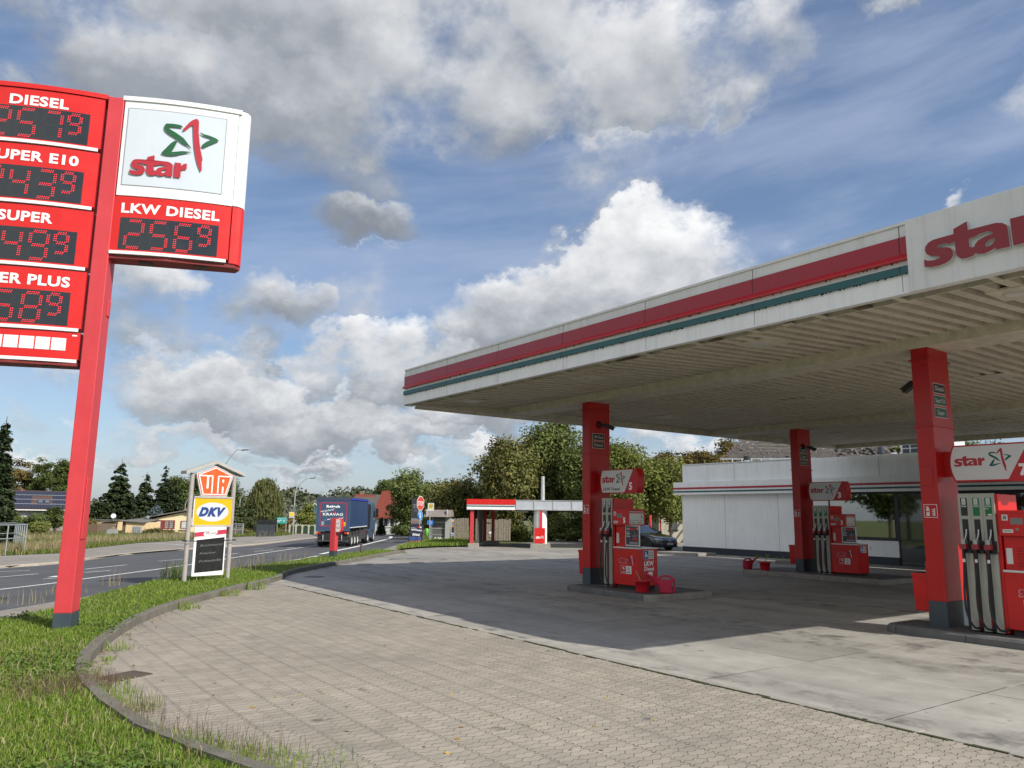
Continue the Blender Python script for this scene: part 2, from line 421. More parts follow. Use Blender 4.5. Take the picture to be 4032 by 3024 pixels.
# ================================================================ the setting: ground, paving, road
def ground_mat(kind):
    name = 'ground_'+kind
    if name in MATS: return MATS[name]
    m = bpy.data.materials.new(name); m.use_nodes = True; nt = m.node_tree; b = nt.nodes['Principled BSDF']
    geo = nt.nodes.new('ShaderNodeNewGeometry'); P = geo.outputs['Position']
    sep = nt.nodes.new('ShaderNodeSeparateXYZ'); nt.links.new(P, sep.inputs[0]); X, Y = sep.outputs[0], sep.outputs[1]
    def noise(scale, detail=6, rough=.65, vec=None, stretch=None):
        v = P if vec is None else vec
        if stretch:
            q = nt.nodes.new('ShaderNodeVectorMath'); q.operation = 'MULTIPLY'; nt.links.new(v, q.inputs[0]); q.inputs[1].default_value = stretch; v = q.outputs[0]
        n = nt.nodes.new('ShaderNodeTexNoise'); nt.links.new(v, n.inputs['Vector']); n.inputs['Scale'].default_value = scale
        n.inputs['Detail'].default_value = detail; n.inputs['Roughness'].default_value = rough; return n.outputs['Fac']
    def scale(col, f):
        v = nt.nodes.new('ShaderNodeVectorMath'); v.operation = 'SCALE'
        if isinstance(col, tuple): v.inputs[0].default_value = col
        else: nt.links.new(col, v.inputs[0])
        nt.links.new(f, v.inputs['Scale']); return v.outputs[0]
    def bump(h, strength, dist=.01, prev=None):
        bp = nt.nodes.new('ShaderNodeBump'); bp.inputs['Strength'].default_value = strength; bp.inputs['Distance'].default_value = dist
        nt.links.new(h, bp.inputs['Height'])
        if prev is not None: nt.links.new(prev, bp.inputs['Normal'])
        return bp.outputs[0]
    b.inputs['Roughness'].default_value = .85; b.inputs['Specular IOR Level'].default_value = .3
    if kind == 'pavers':
        # interlocking zigzag-edged blocks: a running bond whose joints swing to and fro
        def tri(v, p):
            return math_(nt, 'SUBTRACT', math_(nt, 'PINGPONG', v, p), p/2)
        wob = noise(1.1, 2)
        x2 = math_(nt, 'MULTIPLY_ADD', math_(nt, 'SUBTRACT', wob, .5), .012, X)
        u = math_(nt, 'MULTIPLY_ADD', tri(Y, .0562), .50, x2)
        v = math_(nt, 'MULTIPLY_ADD', tri(X, .0562), 1.0, Y)
        cb = nt.nodes.new('ShaderNodeCombineXYZ'); nt.links.new(u, cb.inputs[0]); nt.links.new(v, cb.inputs[1])
        br = nt.nodes.new('ShaderNodeTexBrick'); nt.links.new(cb.outputs[0], br.inputs['Vector'])
        br.offset = .5; br.inputs['Scale'].default_value = 1.0
        br.inputs['Brick Width'].default_value = .1125; br.inputs['Row Height'].default_value = .225
        br.inputs['Mortar Size'].default_value = .0066; br.inputs['Mortar Smooth'].default_value = .45; br.inputs['Bias'].default_value = 0
        br.inputs['Color1'].default_value = (.345, .308, .246, 1); br.inputs['Color2'].default_value = (.282, .252, .204, 1); br.inputs['Mortar'].default_value = (.31, .278, .225, 1)
        big = noise(.35, 5); mid = noise(3.0, 6); fine = noise(140, 3)
        c = scale(br.outputs['Color'], maprange(nt, big, .3, .7, .88, 1.12))
        c = scale(c, maprange(nt, mid, .3, .7, .90, 1.10)); c = scale(c, maprange(nt, fine, .25, .75, .80, 1.2))
        trk = noise(.5, 4, .6, stretch=(.12, 1.6, 1)); c = mixc(nt, maprange(nt, trk, .52, .75, 0, .33), c, (.17, .155, .135))
        jn = noise(.9, 5); jf = math_(nt, 'MULTIPLY', math_(nt, 'MULTIPLY', br.outputs['Fac'], maprange(nt, jn, .30, .62, .62, 1.0)), maprange(nt, noise(8.0, 3), .36, .6, .50, 1.0))
        c = mixc(nt, jf, c, (.060, .054, .040))
        sp = noise(2.2, 3, .5); c = mixc(nt, maprange(nt, sp, .68, .75, 0, .7), c, (.07, .065, .06)); st2 = noise(.8, 5, .7); c = mixc(nt, maprange(nt, st2, .55, .72, 0, .38), c, (.15, .135, .115))
        nt.links.new(c, b.inputs['Base Color'])
        h = math_(nt, 'SUBTRACT', 1.0, br.outputs['Fac'])
        nt.links.new(bump(h, .55, .008, bump(fine, .25, .004)), b.inputs['Normal'])
    elif kind == 'concrete':
        br = nt.nodes.new('ShaderNodeTexBrick'); mp = nt.nodes.new('ShaderNodeMapping'); nt.links.new(P, mp.inputs[0])
        mp.inputs['Location'].default_value = (4.66+.0, -8.14, 0); nt.links.new(mp.outputs[0], br.inputs['Vector'])
        br.offset = 0.0; br.inputs['Scale'].default_value = 1; br.inputs['Brick Width'].default_value = 2.42; br.inputs['Row Height'].default_value = 2.45
        br.inputs['Mortar Size'].default_value = .011; br.inputs['Mortar Smooth'].default_value = .2; br.inputs['Bias'].default_value = 0
        br.inputs['Color1'].default_value = (.37, .348, .305, 1); br.inputs['Color2'].default_value = (.31, .292, .258, 1); br.inputs['Mortar'].default_value = (.30, .28, .24, 1)
        big = noise(.4, 6); mid = noise(2.2, 7, .7); fine = noise(90, 3)
        c = scale(br.outputs['Color'], maprange(nt, big, .3, .7, .84, 1.14)); c = scale(c, maprange(nt, mid, .3, .7, .88, 1.12)); c = scale(c, maprange(nt, fine, .25, .75, .84, 1.16))
        trk = noise(.6, 5, .65, stretch=(.16, 1.3, 1)); c = mixc(nt, maprange(nt, trk, .50, .74, 0, .50), c, (.12, .112, .10))
        # oil and fuel drips along the pump islands
        yy = math_(nt, 'ABSOLUTE', math_(nt, 'SUBTRACT', math_(nt, 'PINGPONG', math_(nt, 'SUBTRACT', Y, 10.3), 5.25), 2.6))
        near = maprange(nt, yy, 0.3, 2.2, 1, .12, smooth=True)
        oil = noise(1.5, 6, .7); c = mixc(nt, math_(nt, 'MULTIPLY', maprange(nt, oil, .50, .66, 0, .75), near), c, (.055, .050, .045))
        dr = noise(4.5, 2, .4); c = mixc(nt, maprange(nt, dr, .72, .77, 0, .55), c, (.10, .085, .07))
        c = scale(c, maprange(nt, Y, 9.4, 11.5, 1.0, .84, smooth=True))  # shade under the canopy deepened in the concrete's own colour
        jn = noise(.5, 3); jc = mixc(nt, maprange(nt, jn, .46, .54), (.055, .05, .045), (.42, .39, .34))
        c = mixc(nt, math_(nt, 'MULTIPLY', br.outputs['Fac'], .85), c, jc)
        nt.links.new(c, b.inputs['Base Color'])
        nt.links.new(bump(fine, .22, .004, bump(math_(nt, 'SUBTRACT', 1.0, br.outputs['Fac']), .4, .006)), b.inputs['Normal'])
        nt.links.new(maprange(nt, oil, .45, .7, .85, .62), b.inputs['Roughness'])
    elif kind == 'asphalt':
        big = noise(.3, 5); fine = noise(120, 3); trk = noise(.5, 5, .6, stretch=(.8, .8, 1))
        c = scale((.088, .088, .092), maprange(nt, big, .3, .7, .82, 1.18)); c = scale(c, maprange(nt, fine, .25, .75, .75, 1.3))
        c = mixc(nt, maprange(nt, trk, .5, .7, 0, .3), c, (.055, .055, .058))
        nt.links.new(c, b.inputs['Base Color']); nt.links.new(bump(fine, .3, .004), b.inputs['Normal'])
    elif kind == 'old_asphalt':
        big = noise(.3, 5); fine = noise(100, 3); mid = noise(1.2, 6)
        c = scale((.115, .108, .098), maprange(nt, big, .3, .7, .85, 1.15)); c = scale(c, maprange(nt, fine, .25, .75, .8, 1.22)); c = scale(c, maprange(nt, mid, .3, .7, .88, 1.12))
        nt.links.new(c, b.inputs['Base Color']); nt.links.new(bump(fine, .3, .004), b.inputs['Normal'])
    elif kind == 'sidewalk':
        br = nt.nodes.new('ShaderNodeTexBrick'); mp = nt.nodes.new('ShaderNodeMapping'); nt.links.new(P, mp.inputs[0]); mp.inputs['Rotation'].default_value = (0, 0, R(-48)); nt.links.new(mp.outputs[0], br.inputs['Vector'])
        br.inputs['Scale'].default_value = 1; br.inputs['Brick Width'].default_value = .4; br.inputs['Row Height'].default_value = .2; br.inputs['Mortar Size'].default_value = .008
        br.inputs['Color1'].default_value = (.30, .265, .225, 1); br.inputs['Color2'].default_value = (.26, .235, .205, 1); br.inputs['Mortar'].default_value = (.15, .13, .105, 1)
        big = noise(.5, 6); fine = noise(70, 3)
        c = scale(br.outputs['Color'], maprange(nt, big, .3, .7, .78, 1.15)); c = scale(c, maprange(nt, fine, .25, .75, .85, 1.15))
        nt.links.new(c, b.inputs['Base Color']); nt.links.new(bump(fine, .2, .004), b.inputs['Normal'])
    elif kind == 'turf':
        big = noise(.25, 5); mid = noise(2.0, 6); fine = noise(45, 4)
        c = mixc(nt, maprange(nt, big, .35, .65), (.060, .095, .018), (.085, .105, .026))
        c = mixc(nt, maprange(nt, mid, .5, .7, 0, .6), c, (.12, .095, .045))
        c = scale(c, maprange(nt, fine, .25, .75, .55, 1.4))
        nt.links.new(c, b.inputs['Base Color']); nt.links.new(bump(fine, .8, .03), b.inputs['Normal'])
    elif kind == 'meadow':
        big = noise(.06, 5); mid = noise(.6, 6); fine = noise(9, 4)
        c = mixc(nt, maprange(nt, big, .35, .65), (.075, .115, .025), (.115, .12, .035))
        c = mixc(nt, maprange(nt, mid, .5, .72, 0, .5), c, (.17, .14, .06)); c = scale(c, maprange(nt, fine, .25, .75, .6, 1.35))
        nt.links.new(c, b.inputs['Base Color']); nt.links.new(bump(fine, .6, .06), b.inputs['Normal'])
    MATS[name] = m
    return m

CREASE = [18.0, 60.0]
def drape(name, pts, dz, m, mound=None):
    bm = bmesh.new()
    vs = [bm.verts.new((p[0], p[1], 0)) for p in pts]
    f = bm.faces.new(vs); f.normal_update()
    if f.normal.z < 0: f.normal_flip()
    bmesh.ops.triangulate(bm, faces=bm.faces[:])
    for u in CREASE:
        bmesh.ops.bisect_plane(bm, geom=bm.verts[:]+bm.edges[:]+bm.faces[:], plane_co=(-u, 0, 0), plane_no=(-1, -1, 0))
    for v in bm.verts: v.co.z = T(v.co.x, v.co.y)+dz
    me = bpy.data.meshes.new(name); bm.to_mesh(me); bm.free(); me.materials.append(m)
    o = bpy.data.objects.new(name, me); sc.collection.objects.link(o); return o
def gpts(L): return [tuple(G(*p)[:2]) for p in L]
def smooth_line(P, sub=5):
    P = [Vector((p[0], p[1])) for p in P]; Q = []
    for i in range(len(P)-1):
        p0 = P[max(i-1, 0)]; p1 = P[i]; p2 = P[i+1]; p3 = P[min(i+2, len(P)-1)]
        for k in range(sub):
            t = k/sub; Q.append(.5*((2*p1)+(p2-p0)*t+(2*p0-5*p1+4*p2-p3)*t*t+(3*p1-p0-3*p2+p3)*t**3))
    Q.append(P[-1]); return Q
def strip_pts(line, wid):
    L = []; Rr = []
    for i, p in enumerate(line):
        d = (line[min(i+1, len(line)-1)]-line[max(i-1, 0)]).normalized(); n = Vector((-d.y, d.x))
        L.append(p+n*wid/2); Rr.append(p-n*wid/2)
    return L+Rr[::-1]

struct(drape('ground', [(-1500, -900), (900, -900), (900, 1500), (-1500, 1500)], -.06, ground_mat('meadow')))

# the kerb that curves round the forecourt (foot of its upright face), near end first
KERB_PX = [(1500, 3230), (1250, 3150), (1010, 3070), (840, 3010), (690, 2950), (565, 2888), (465, 2818), (390, 2748), (347, 2690), (358, 2610), (456, 2515), (601, 2433), (820, 2360), (1093, 2288), (1166, 2257), (1385, 2215), (1567, 2180), (1596, 2178)]
kerb = smooth_line(gpts(KERB_PX), 6)
kerb_x = [tuple(p) for p in kerb]
# outer side of the verge: pavement edge and then the road
WALK_IN = gpts([(-700, 2660), (-300, 2535), (0, 2460), (227, 2418), (340, 2372), (506, 2327), (560, 2312)])
ROAD_NEAR = gpts([(-700, 2545), (-300, 2462), (0, 2404), (227, 2366), (474, 2327), (714, 2289), (1000, 2238), (1300, 2195), (1480, 2171), (1560, 2146), (1670, 2118)])
ROAD_FAR = gpts([(-700, 2335), (-300, 2276), (0, 2236), (236, 2218), (501, 2183), (740, 2163), (1000, 2146), (1160, 2127), (1250, 2117)])
WALK_FAR = gpts([(-700, 2272), (-300, 2224), (0, 2193), (236, 2182), (338, 2164), (535, 2142), (740, 2128), (1000, 2113), (1089, 2113), (1180, 2102)])
JUNC = gpts([(1225, 2108), (1188, 2098), (1140, 2091), (1083, 2087), (900, 2083), (880, 2075), (1083, 2075), (1250, 2078), (1400, 2086), (1480, 2094), (1600, 2109), (1640, 2116)])

struct(drape('forecourt_paving', kerb_x[:kerb_x.index(min(kerb_x, key=lambda p: (p[0]+22.4)**2+(p[1]-7.9)**2))+1]+[(-22.3, 8.1), (14, 8.2), (14, -14), (-3, -14)], 0.0, ground_mat('pavers')))
far_k = [p for p in kerb_x if p[0] < -22.0]
ENTRY = gpts([(1640, 2140), (1700, 2128), (1830, 2118)])
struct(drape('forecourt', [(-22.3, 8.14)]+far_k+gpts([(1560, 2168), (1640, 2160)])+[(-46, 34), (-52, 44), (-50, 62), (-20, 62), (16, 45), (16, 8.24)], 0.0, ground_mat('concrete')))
# strip of edging stones between blocks and slabs
eb = MB()
for i in range(36):
    x0 = -22.2+i*1.0; eb.box(x0, x0+.985, 8.085, 8.225, -.1, .006+rnd.uniform(-.002, .003), mat('edge_stone', (.30, .28, .245), rough=.9, var=.2, bump=.3))
struct(eb.build('edging', bevel=.006))
struct(drape('road', ROAD_NEAR+JUNC[::-1]+ROAD_FAR[::-1], -.025, ground_mat('asphalt')))
struct(drape('pavement', WALK_IN+[ROAD_NEAR[5], ROAD_NEAR[4], ROAD_NEAR[3], ROAD_NEAR[2], ROAD_NEAR[1], ROAD_NEAR[0]], -.012, ground_mat('sidewalk')))
struct(drape('pavement', ROAD_FAR+[JUNC[0], JUNC[1]]+WALK_FAR[::-1], .055, ground_mat('sidewalk')))
struct(drape('pavement', gpts([(1480, 2172), (1560, 2146), (1670, 2118), (1760, 2104), (1830, 2104), (1830, 2116), (1700, 2126), (1640, 2140), (1562, 2168), (1500, 2178)]), -.006, ground_mat('sidewalk')))
struct(drape('road_apron', gpts([(1300, 2196), (1480, 2172), (1500, 2178), (1562, 2169), (1640, 2162), (1596, 2180), (1567, 2181), (1385, 2197)]), -.014, ground_mat('old_asphalt')))
verge = kerb_x[::-1]+[(4, -14), (-45, -14)]+WALK_IN+[ROAD_NEAR[5], ROAD_NEAR[6], ROAD_NEAR[7], ROAD_NEAR[8]]
VERGE_DZ = .10
vo = struct(drape('verge', verge, VERGE_DZ, ground_mat('turf')))
VERGE_POLY = [Vector(p) for p in verge]
mound_pts = gpts([(1556, 2168), (1640, 2160), (1703, 2156), (1841, 2153), (1850, 2140), (1790, 2128), (1700, 2130), (1640, 2142)])
struct(drape('verge', mound_pts, .08, ground_mat('turf')))
FAR_VERGE = gpts([(-700, 2271), (-300, 2223), (0, 2192), (236, 2181), (338, 2163), (535, 2141), (740, 2127), (1000, 2112), (1089, 2112), (1180, 2101), (1083, 2088), (1000, 2086), (700, 2082), (338, 2083), (0, 2096), (-500, 2110)])
struct(drape('verge', FAR_VERGE, .05, ground_mat('turf')))

def kerb_run(name, line, wid, h0, h1, m, stone=1.0, side=1, gap=.012):
    """kerb stones, one block after another, along a line (foot of the face); the body lies on the side given"""
    mb = MB(); acc = 0.0; cur = [line[0]]
    segs = []
    for a, b in zip(line[:-1], line[1:]):
        acc += (b-a).length; cur.append(b)
        if acc >= stone: segs.append(cur); cur = [b]; acc = 0
    if len(cur) > 1: segs.append(cur)
    for sg in segs:
        a, b = Vector(sg[0]), Vector(sg[-1]); d = (b-a).normalized(); a2 = a+d*gap/2; b2 = b-d*gap/2; n = Vector((-d.y, d.x))*side
        h = rnd.uniform(-.006, .006); zt0 = T(*a)+h1+h; zt1 = T(*b)+h1+h; zb0 = T(*a)+h0; zb1 = T(*b)+h0; ch = .02
        prof = [(0, 0), (0, 1)]
        vs = []
        for p, zt, zb in ((a2, zt0, zb0), (b2, zt1, zb1)):
            vs += [(p.x, p.y, zb), (p.x, p.y, zt-ch), (p.x+n.x*ch, p.y+n.y*ch, zt), (p.x+n.x*wid, p.y+n.y*wid, zt), (p.x+n.x*wid, p.y+n.y*wid, zb)]
        fs = [(0, 1, 6, 5), (1, 2, 7, 6), (2, 3, 8, 7), (3, 4, 9, 8), (4, 3, 2, 1, 0), (5, 6, 7, 8, 9)]
        if side > 0: fs = [tuple(reversed(f)) for f in fs]
        mb.add(vs, fs, m)
    return mb.build(name)
kerb_m = mat('kerb_concrete', (.145, .132, .110), rough=.95, var=.25, scale=3, bump=.5, bsc=45, streak=.55, streakcol=(.10, .09, .07))
kerb_light = mat('kerb_light', (.40, .35, .28), rough=.9, var=.15, bump=.2)
def side_of(line, inside):
    d = line[len(line)//2+1]-line[len(line)//2]; n = Vector((-d.y, d.x)); return 1 if n.dot(Vector(inside)-line[len(line)//2]) > 0 else -1
KS = -1 if side_of(kerb, (-5, 6)) > 0 else 1
struct(kerb_run('kerb', kerb, .15, -.1, .15, kerb_m, 1.0, KS))
rf = smooth_line(ROAD_FAR, 6)
struct(kerb_run('kerb', rf, .18, -.1, .075, kerb_light, 1.0, -1 if side_of(rf, (-20, 2)) > 0 else 1))
rn = smooth_line(ROAD_NEAR[:6], 6)
struct(kerb_run('kerb', rn, .12, -.1, -.005, mat('kerb_grey', (.24, .225, .2), rough=.9, var=.2, bump=.3), 1.0, -1 if side_of(rn, (-60, 5)) > 0 else 1))

# painted road markings
paint = mat('road_paint', (.72, .72, .68), rough=.7, var=.18, scale=6, bump=.2)
def marking(px, wid, dz=-.017):
    ln = smooth_line(gpts(px), 3)
    struct(drape('road_marking', strip_pts(ln, wid), dz, paint))
marking([(-400, 2360), (0, 2318), (231, 2291), (338, 2276), (738, 2223), (1000, 2182), (1250, 2146), (1330, 2137)], .16)
for a in [[(-60, 2252), (0, 2249), (120, 2244)], [(-100, 2276), (0, 2270), (150, 2257)], [(170, 2277), (232, 2273)], [(333, 2239), (501, 2222)], [(333, 2252), (434, 2244)], [(624, 2208), (738, 2199)], [(868, 2185), (938, 2177)], [(1000, 2160), (1036, 2158)], [(1003, 2170), (1076, 2163)], [(1130, 2157), (1182, 2151)]]:
    marking(a, .13)
marking([(205, 2270), (238, 2265)], .34)
marking([(1072, 2219), (1160, 2204), (1250, 2187)], .22); marking([(1264, 2180), (1330, 2166), (1400, 2152), (1470, 2135), (1524, 2122), (1541, 2114), (1530, 2109), (1500, 2105)], .3)
marking([(535, 2142), (640, 2144), (738, 2150)], .16, .06); marking([(1000, 2136), (1115, 2124), (1180, 2122)], .12, .06)
for a in [[(1090, 2086), (1110, 2085)], [(1135, 2088), (1160, 2087)], [(1195, 2092), (1240, 2098)], [(1080, 2090), (1100, 2091)]]: marking(a, .15)

# drain grate and manhole covers
def manhole(px, py, lab, r=.36):
    p = G(px, py); t = thing('manhole_cover', lab, 'manhole cover', (p.x, p.y, p.z), group='manhole covers in the forecourt')
    mb = MB(); im = mat('cast_iron', (.10, .095, .088), rough=.7, var=.3, bump=.4, bsc=30); fm = mat('cover_ring', (.23, .215, .19), rough=.9, var=.2)
    mb.lathe([(r, .0), (r, .012), (r*.9, .016)], fm, n=28)
    mb.build('frame', t); m2 = MB(); m2.lathe([(r*.9, .010), (r*.86, .014), (0.001, .015)], im, n=28); m2.build('lid', t)
for px, py, lab in [(1238, 2272, 'round manhole cover in canopy shadow beside the curved kerb'), (1562, 2203, 'round manhole cover in sunny forecourt, left of the upper pair'), (1632, 2200, 'round manhole cover in sunny forecourt, rightmost of three'), (1642, 2216, 'round manhole cover in sunny forecourt, nearest of three beyond the shadow'), (1435, 2222, 'thin dark round cover near kerb tip by the entrance')]:
    manhole(px, py, lab, .34)
p = G(492, 2663); gt = thing('drain_grate', 'rusty rectangular drain grate in block paving by the kerb', 'drain grate', p, R(-63))
mb = MB(); rust = mat('rusty_iron', (.088, .066, .052), rough=.85, var=.4, scale=20, bump=.4)
for s in (-1, 1): mb.box(-.26, .26, s*.17-.02, s*.17+.02, -.02, .012, rust); mb.box(s*.25-.02, s*.25+.02, -.149, .149, -.02, .011, rust)
mb.build('frame', gt); mb = MB()
for i in range(7): mb.box(-.228, .15+.07*(i % 2 == 0), -.135+i*.0385, -.115+i*.0385, -.02, .009, rust)
mb.build('bars', gt); mb = MB(); mb.box(-.25, .25, -.17, .17, -.012, .004, mat('drain_dark', (.01, .01, .009), var=0)); mb.build('gully', gt)

# ================================================================ logo shapes, traced once on the big sign and used at every size
def _loc(L):
    O = (35, 1255); ex = (1915, 135); ey = (110, -1255); det = ex[0]*ey[1]-ex[1]*ey[0]; out = []
    for x, y in L:
        a = ((x-O[0])*ey[1]-(y-O[1])*ey[0])/det; b = (ex[0]*(y-O[1])-ex[1]*(x-O[0]))/det
        out.append((a*1.84, b*1.39))
    return out
S_OUT = [(190,985),(230,1012),(290,1025),(345,1022),(357,1008),(340,995),(270,975),(228,940),(215,895),(225,855),(260,820),(310,806),(400,810),(520,818),(527,765),(665,732),(660,825),(920,848),(975,870),(1008,905),(1012,920),(1000,1130),(873,1118),(880,1092),(830,1110),(770,1120),(715,1105),(693,1085),(660,1108),(600,1110),(550,1100),(515,1060),(508,1010),(520,905),(470,905),(420,885),(370,880),(345,890),(345,905),(380,915),(430,930),(470,955),(487,1000),(480,1040),(450,1075),(400,1095),(330,1100),(250,1090),(183,1065)]
S_H1 = [(655,918),(720,918),(760,905),(830,905),(870,925),(888,945),(800,950),(735,965),(700,995),(690,1018),(665,1018),(648,1000),(648,960)]
S_H2 = [(885,995),(830,1000),(795,1020),(788,1045),(805,1060),(840,1055),(870,1035),(884,1020)]
S_R = [(1045,855),(1170,865),(1168,920),(1200,890),(1240,872),(1280,872),(1272,980),(1215,980),(1175,1000),(1160,1040),(1153,1140),(1030,1130)]
WORD = [_loc(x) for x in (S_OUT, S_H1, S_H2, S_R)]
K_RED = [_loc([(1200,225),(1240,180),(1330,80),(1400,30),(1460,8),(1495,20),(1512,60),(1508,150),(1505,280),(1520,450),(1540,600),(1575,760),(1577,780),(1562,825),(1560,990),(1545,1003),(1530,998),(1490,900),(1460,800),(1430,650),(1415,540),(1405,400),(1400,250),(1398,160),(1385,132),(1360,145),(1290,205),(1240,245),(1215,253),(1200,245)])]
K_G = [_loc([(1200,180),(1180,195),(1100,190),(920,182),(920,205),(980,245),(1080,300),(1215,390),(1280,470),(1340,545),(1365,578),(1350,580),(1300,545),(1280,528),(1260,528),(1190,490),(1080,410),(960,340),(880,285),(850,245),(840,200),(855,150),(890,125),(1000,125),(1100,135),(1170,150)]),
 _loc([(1085,450),(1095,468),(1060,530),(1030,590),(985,645),(985,660),(1020,658),(1180,637),(1290,640),(1385,648),(1350,655),(1180,690),(1080,720),(980,733),(870,725),(810,708),(787,690),(800,670),(870,600),(960,505),(1030,455),(1060,445)]),
 _loc([(1540,265),(1600,290),(1740,320),(1830,350),(1885,385),(1892,403),(1870,420),(1720,490),(1590,560),(1570,545),(1558,520),(1580,490),(1660,430),(1760,380),(1750,365),(1680,350),(1600,330),(1550,295),(1533,272)])]
def fit(loops, x0, y0, h, ref=None, w=None):
    P = [p for l in (ref or loops) for p in l]; ax = min(p[0] for p in P); ay = min(p[1] for p in P); by = max(p[1] for p in P); bx = max(p[0] for p in P)
    k = h/(by-ay); kx = k if w is None else w/(bx-ax)
    return [[(x0+(p[0]-ax)*kx, y0+(p[1]-ay)*k) for p in l] for l in loops]
_uid = [0]
def star_word(mb, m, M, x, y, h, z=.004, w=None, extrude=0.0, fn=None):
    _uid[0] += 1; mb.shape(('w', _uid[0]), fit(WORD, x, y, h, w=w), m, M, z=z, extrude=extrude, fn=fn)
def star_mark(mb, mr, mg, M, x, y, h, z=.004, fn=None, w=None):
    ref = K_RED+K_G; _uid[0] += 1
    mb.shape(('k', _uid[0]), fit(K_RED, x, y, h, ref, w), mr, M, z=z, fn=fn)
    for i, l in enumerate(K_G): mb.shape(('g', _uid[0], i), fit([l], x, y, h, ref, w), mg, M, z=z, fn=fn)

RED = mat('red_panel', srgb('#d3201f'), rough=.38, var=.05, scale=1.2)
RED_SIGN = mat('red_sign', srgb('#d0211c'), rough=.4, var=.06, streak=.16, streakcol=(.30, .02, .02))
RED_FADED = mat('red_faded', srgb('#c63a40'), rough=.5, var=.09, scale=1.5, streak=.2, streakcol=(.42, .11, .11))
PILLAR_RED = mat('pillar_red', srgb('#b31012'), rough=.32, var=.10, scale=1.2, streak=.3, streakcol=(.16, .01, .01), spec=.5)
DKGREY = mat('slate_grey', srgb('#39454c'), rough=.55, var=.12)
WHITE = mat('white_panel', (.76, .77, .77), rough=.35, var=.03)
WHITE2 = mat('white_sheet', (.80, .80, .79), rough=.45, var=.06, scale=3)
LOGO_RED = mat('logo_red', srgb('#b02a35'), rough=.45, var=.03)
LOGO_GREEN = mat('logo_green', srgb('#1f5a34'), rough=.45, var=.03)
LOGO_TEAL = mat('logo_teal', srgb('#0f5a55'), rough=.45, var=.03)
BLACK = mat('black_plastic', (.012, .012, .013), rough=.45, var=.15)
ALU = mat('aluminium', (.62, .62, .60), rough=.35, metal=.6, var=.08)
STEEL = mat('galvanised', (.42, .45, .46), rough=.45, metal=.6, var=.15, scale=12)
LETTER_W = mat('letter_white', (.85, .85, .84), rough=.4, var=.0)
PANEL_FACE = mat('sign_face', (.60, .655, .71), rough=.12, var=.03, spec=.6)

# ================================================================ price pylon
PYA = math.atan2(.923, .385)
pyl = thing('price_pylon', 'tall red fuel price pylon with white logo box, standing in the grass verge', 'price sign', (-15.883*.952, 1.981*.952, .10), PYA); pyl.scale = (.952, .952, .952)
# local frame: x along the sign, y to the back, z up, origin at the column's front right edge
col = MB(); col.box(-.285, 0, 0, .47, .28, 10.06, RED_FADED)
c_o = col.build('column', pyl, bevel=.012)
mb = MB(); mb.box(-.288, .003, -.003, .473, -.2, .28, DKGREY); mb.build('base_sleeve', pyl, bevel=.01)
mb = MB(); mb.box(.0, .022, .08, .30, 1.55, 2.65, RED_FADED); mb.build('access_plate', pyl, bevel=.02)
mb = MB(); mb.box(.0, .02, .25, .42, 5.72, 6.02, RED_FADED); mb.build('splice_plate', pyl, bevel=.006)
def bulge(c, half, amp, back):     # plan curve of the sign's face: convex towards the viewer
    return lambda p: (p[0], -(amp*(1-((p[0]-c)/half)**2))-p[2]+back, p[1])
def curved_box(mb, x0, x1, z0, z1, th, fn, m, mside=None, n=14):
    xs = [x0+(x1-x0)*i/n for i in range(n+1)]; vs = []
    for x in xs:
        f0 = fn((x, z0, 0)); f1 = fn((x, z1, 0)); vs += [f0, f1, (x, th, z1), (x, th, z0)]
    fs = []
    for i in range(n):
        a, b = i*4, (i+1)*4
        fs += [(a, b, b+1, a+1), (a+1, b+1, b+2, a+2), (a+3, a, b, b+3)][0:1]
    mb.add(vs, fs, m, smooth=True)
    fs = []
    for i in range(n):
        a, b = i*4, (i+1)*4; fs += [(a+1, b+1, b+2, a+2), (b, a, a+3, b+3), (a+2, b+2, b+3, a+3)]
    fs += [(0, 1, 2, 3), (n*4+3, n*4+2, n*4+1, n*4)]
    mb.add(vs, fs, mside or m)
SEG = {'a': ((.12, 1), (.88, 1)), 'b': ((1, .94), (1, .56)), 'c': ((1, .44), (1, .06)), 'd': ((.12, 0), (.88, 0)), 'e': ((0, .44), (0, .06)), 'f': ((0, .94), (0, .56)), 'g': ((.12, .5), (.88, .5))}
DIG = {'0': 'abcdef', '1': 'bc', '2': 'abged', '3': 'abgcd', '4': 'fgbc', '5': 'afgcd', '6': 'afgedc', '7': 'abc', '8': 'abcdefg', '9': 'abfgcd'}
LED = mat('red_leds', (.9, .02, .03), rough=.4, var=0, emit=.75); LED_OFF = mat('led_off', (.055, .058, .062), rough=.5, var=0)
SCREEN = mat('display_black', (.022, .027, .031), rough=.25, var=.1, spec=.6)
def led_digit(mb, ch, x, y, w, h, fn, z=.006, slant=.04):
    for k, (a, b) in SEG.items():
        on = k in DIG[ch]; L = math.hypot((b[0]-a[0])*w, (b[1]-a[1])*h); n = max(4, int(L/.034)); hx = abs(b[0]-a[0]) > .1
        for row in (-1, 1):
            for i in range(n):
                t = (i+.5)/n; px = x+(a[0]+(b[0]-a[0])*t)*w; py = y+(a[1]+(b[1]-a[1])*t)*h
                if hx: py += row*.016
                else: px += row*.016
                px += slant*(py-y); r = .0125 if on else .009
                if hx: px += row*.006
                mb.add([(px-r, py, z), (px, py-r, z), (px+r, py, z), (px, py+r, z)], [(0, 1, 2, 3)], LED if on else LED_OFF, fn=fn)
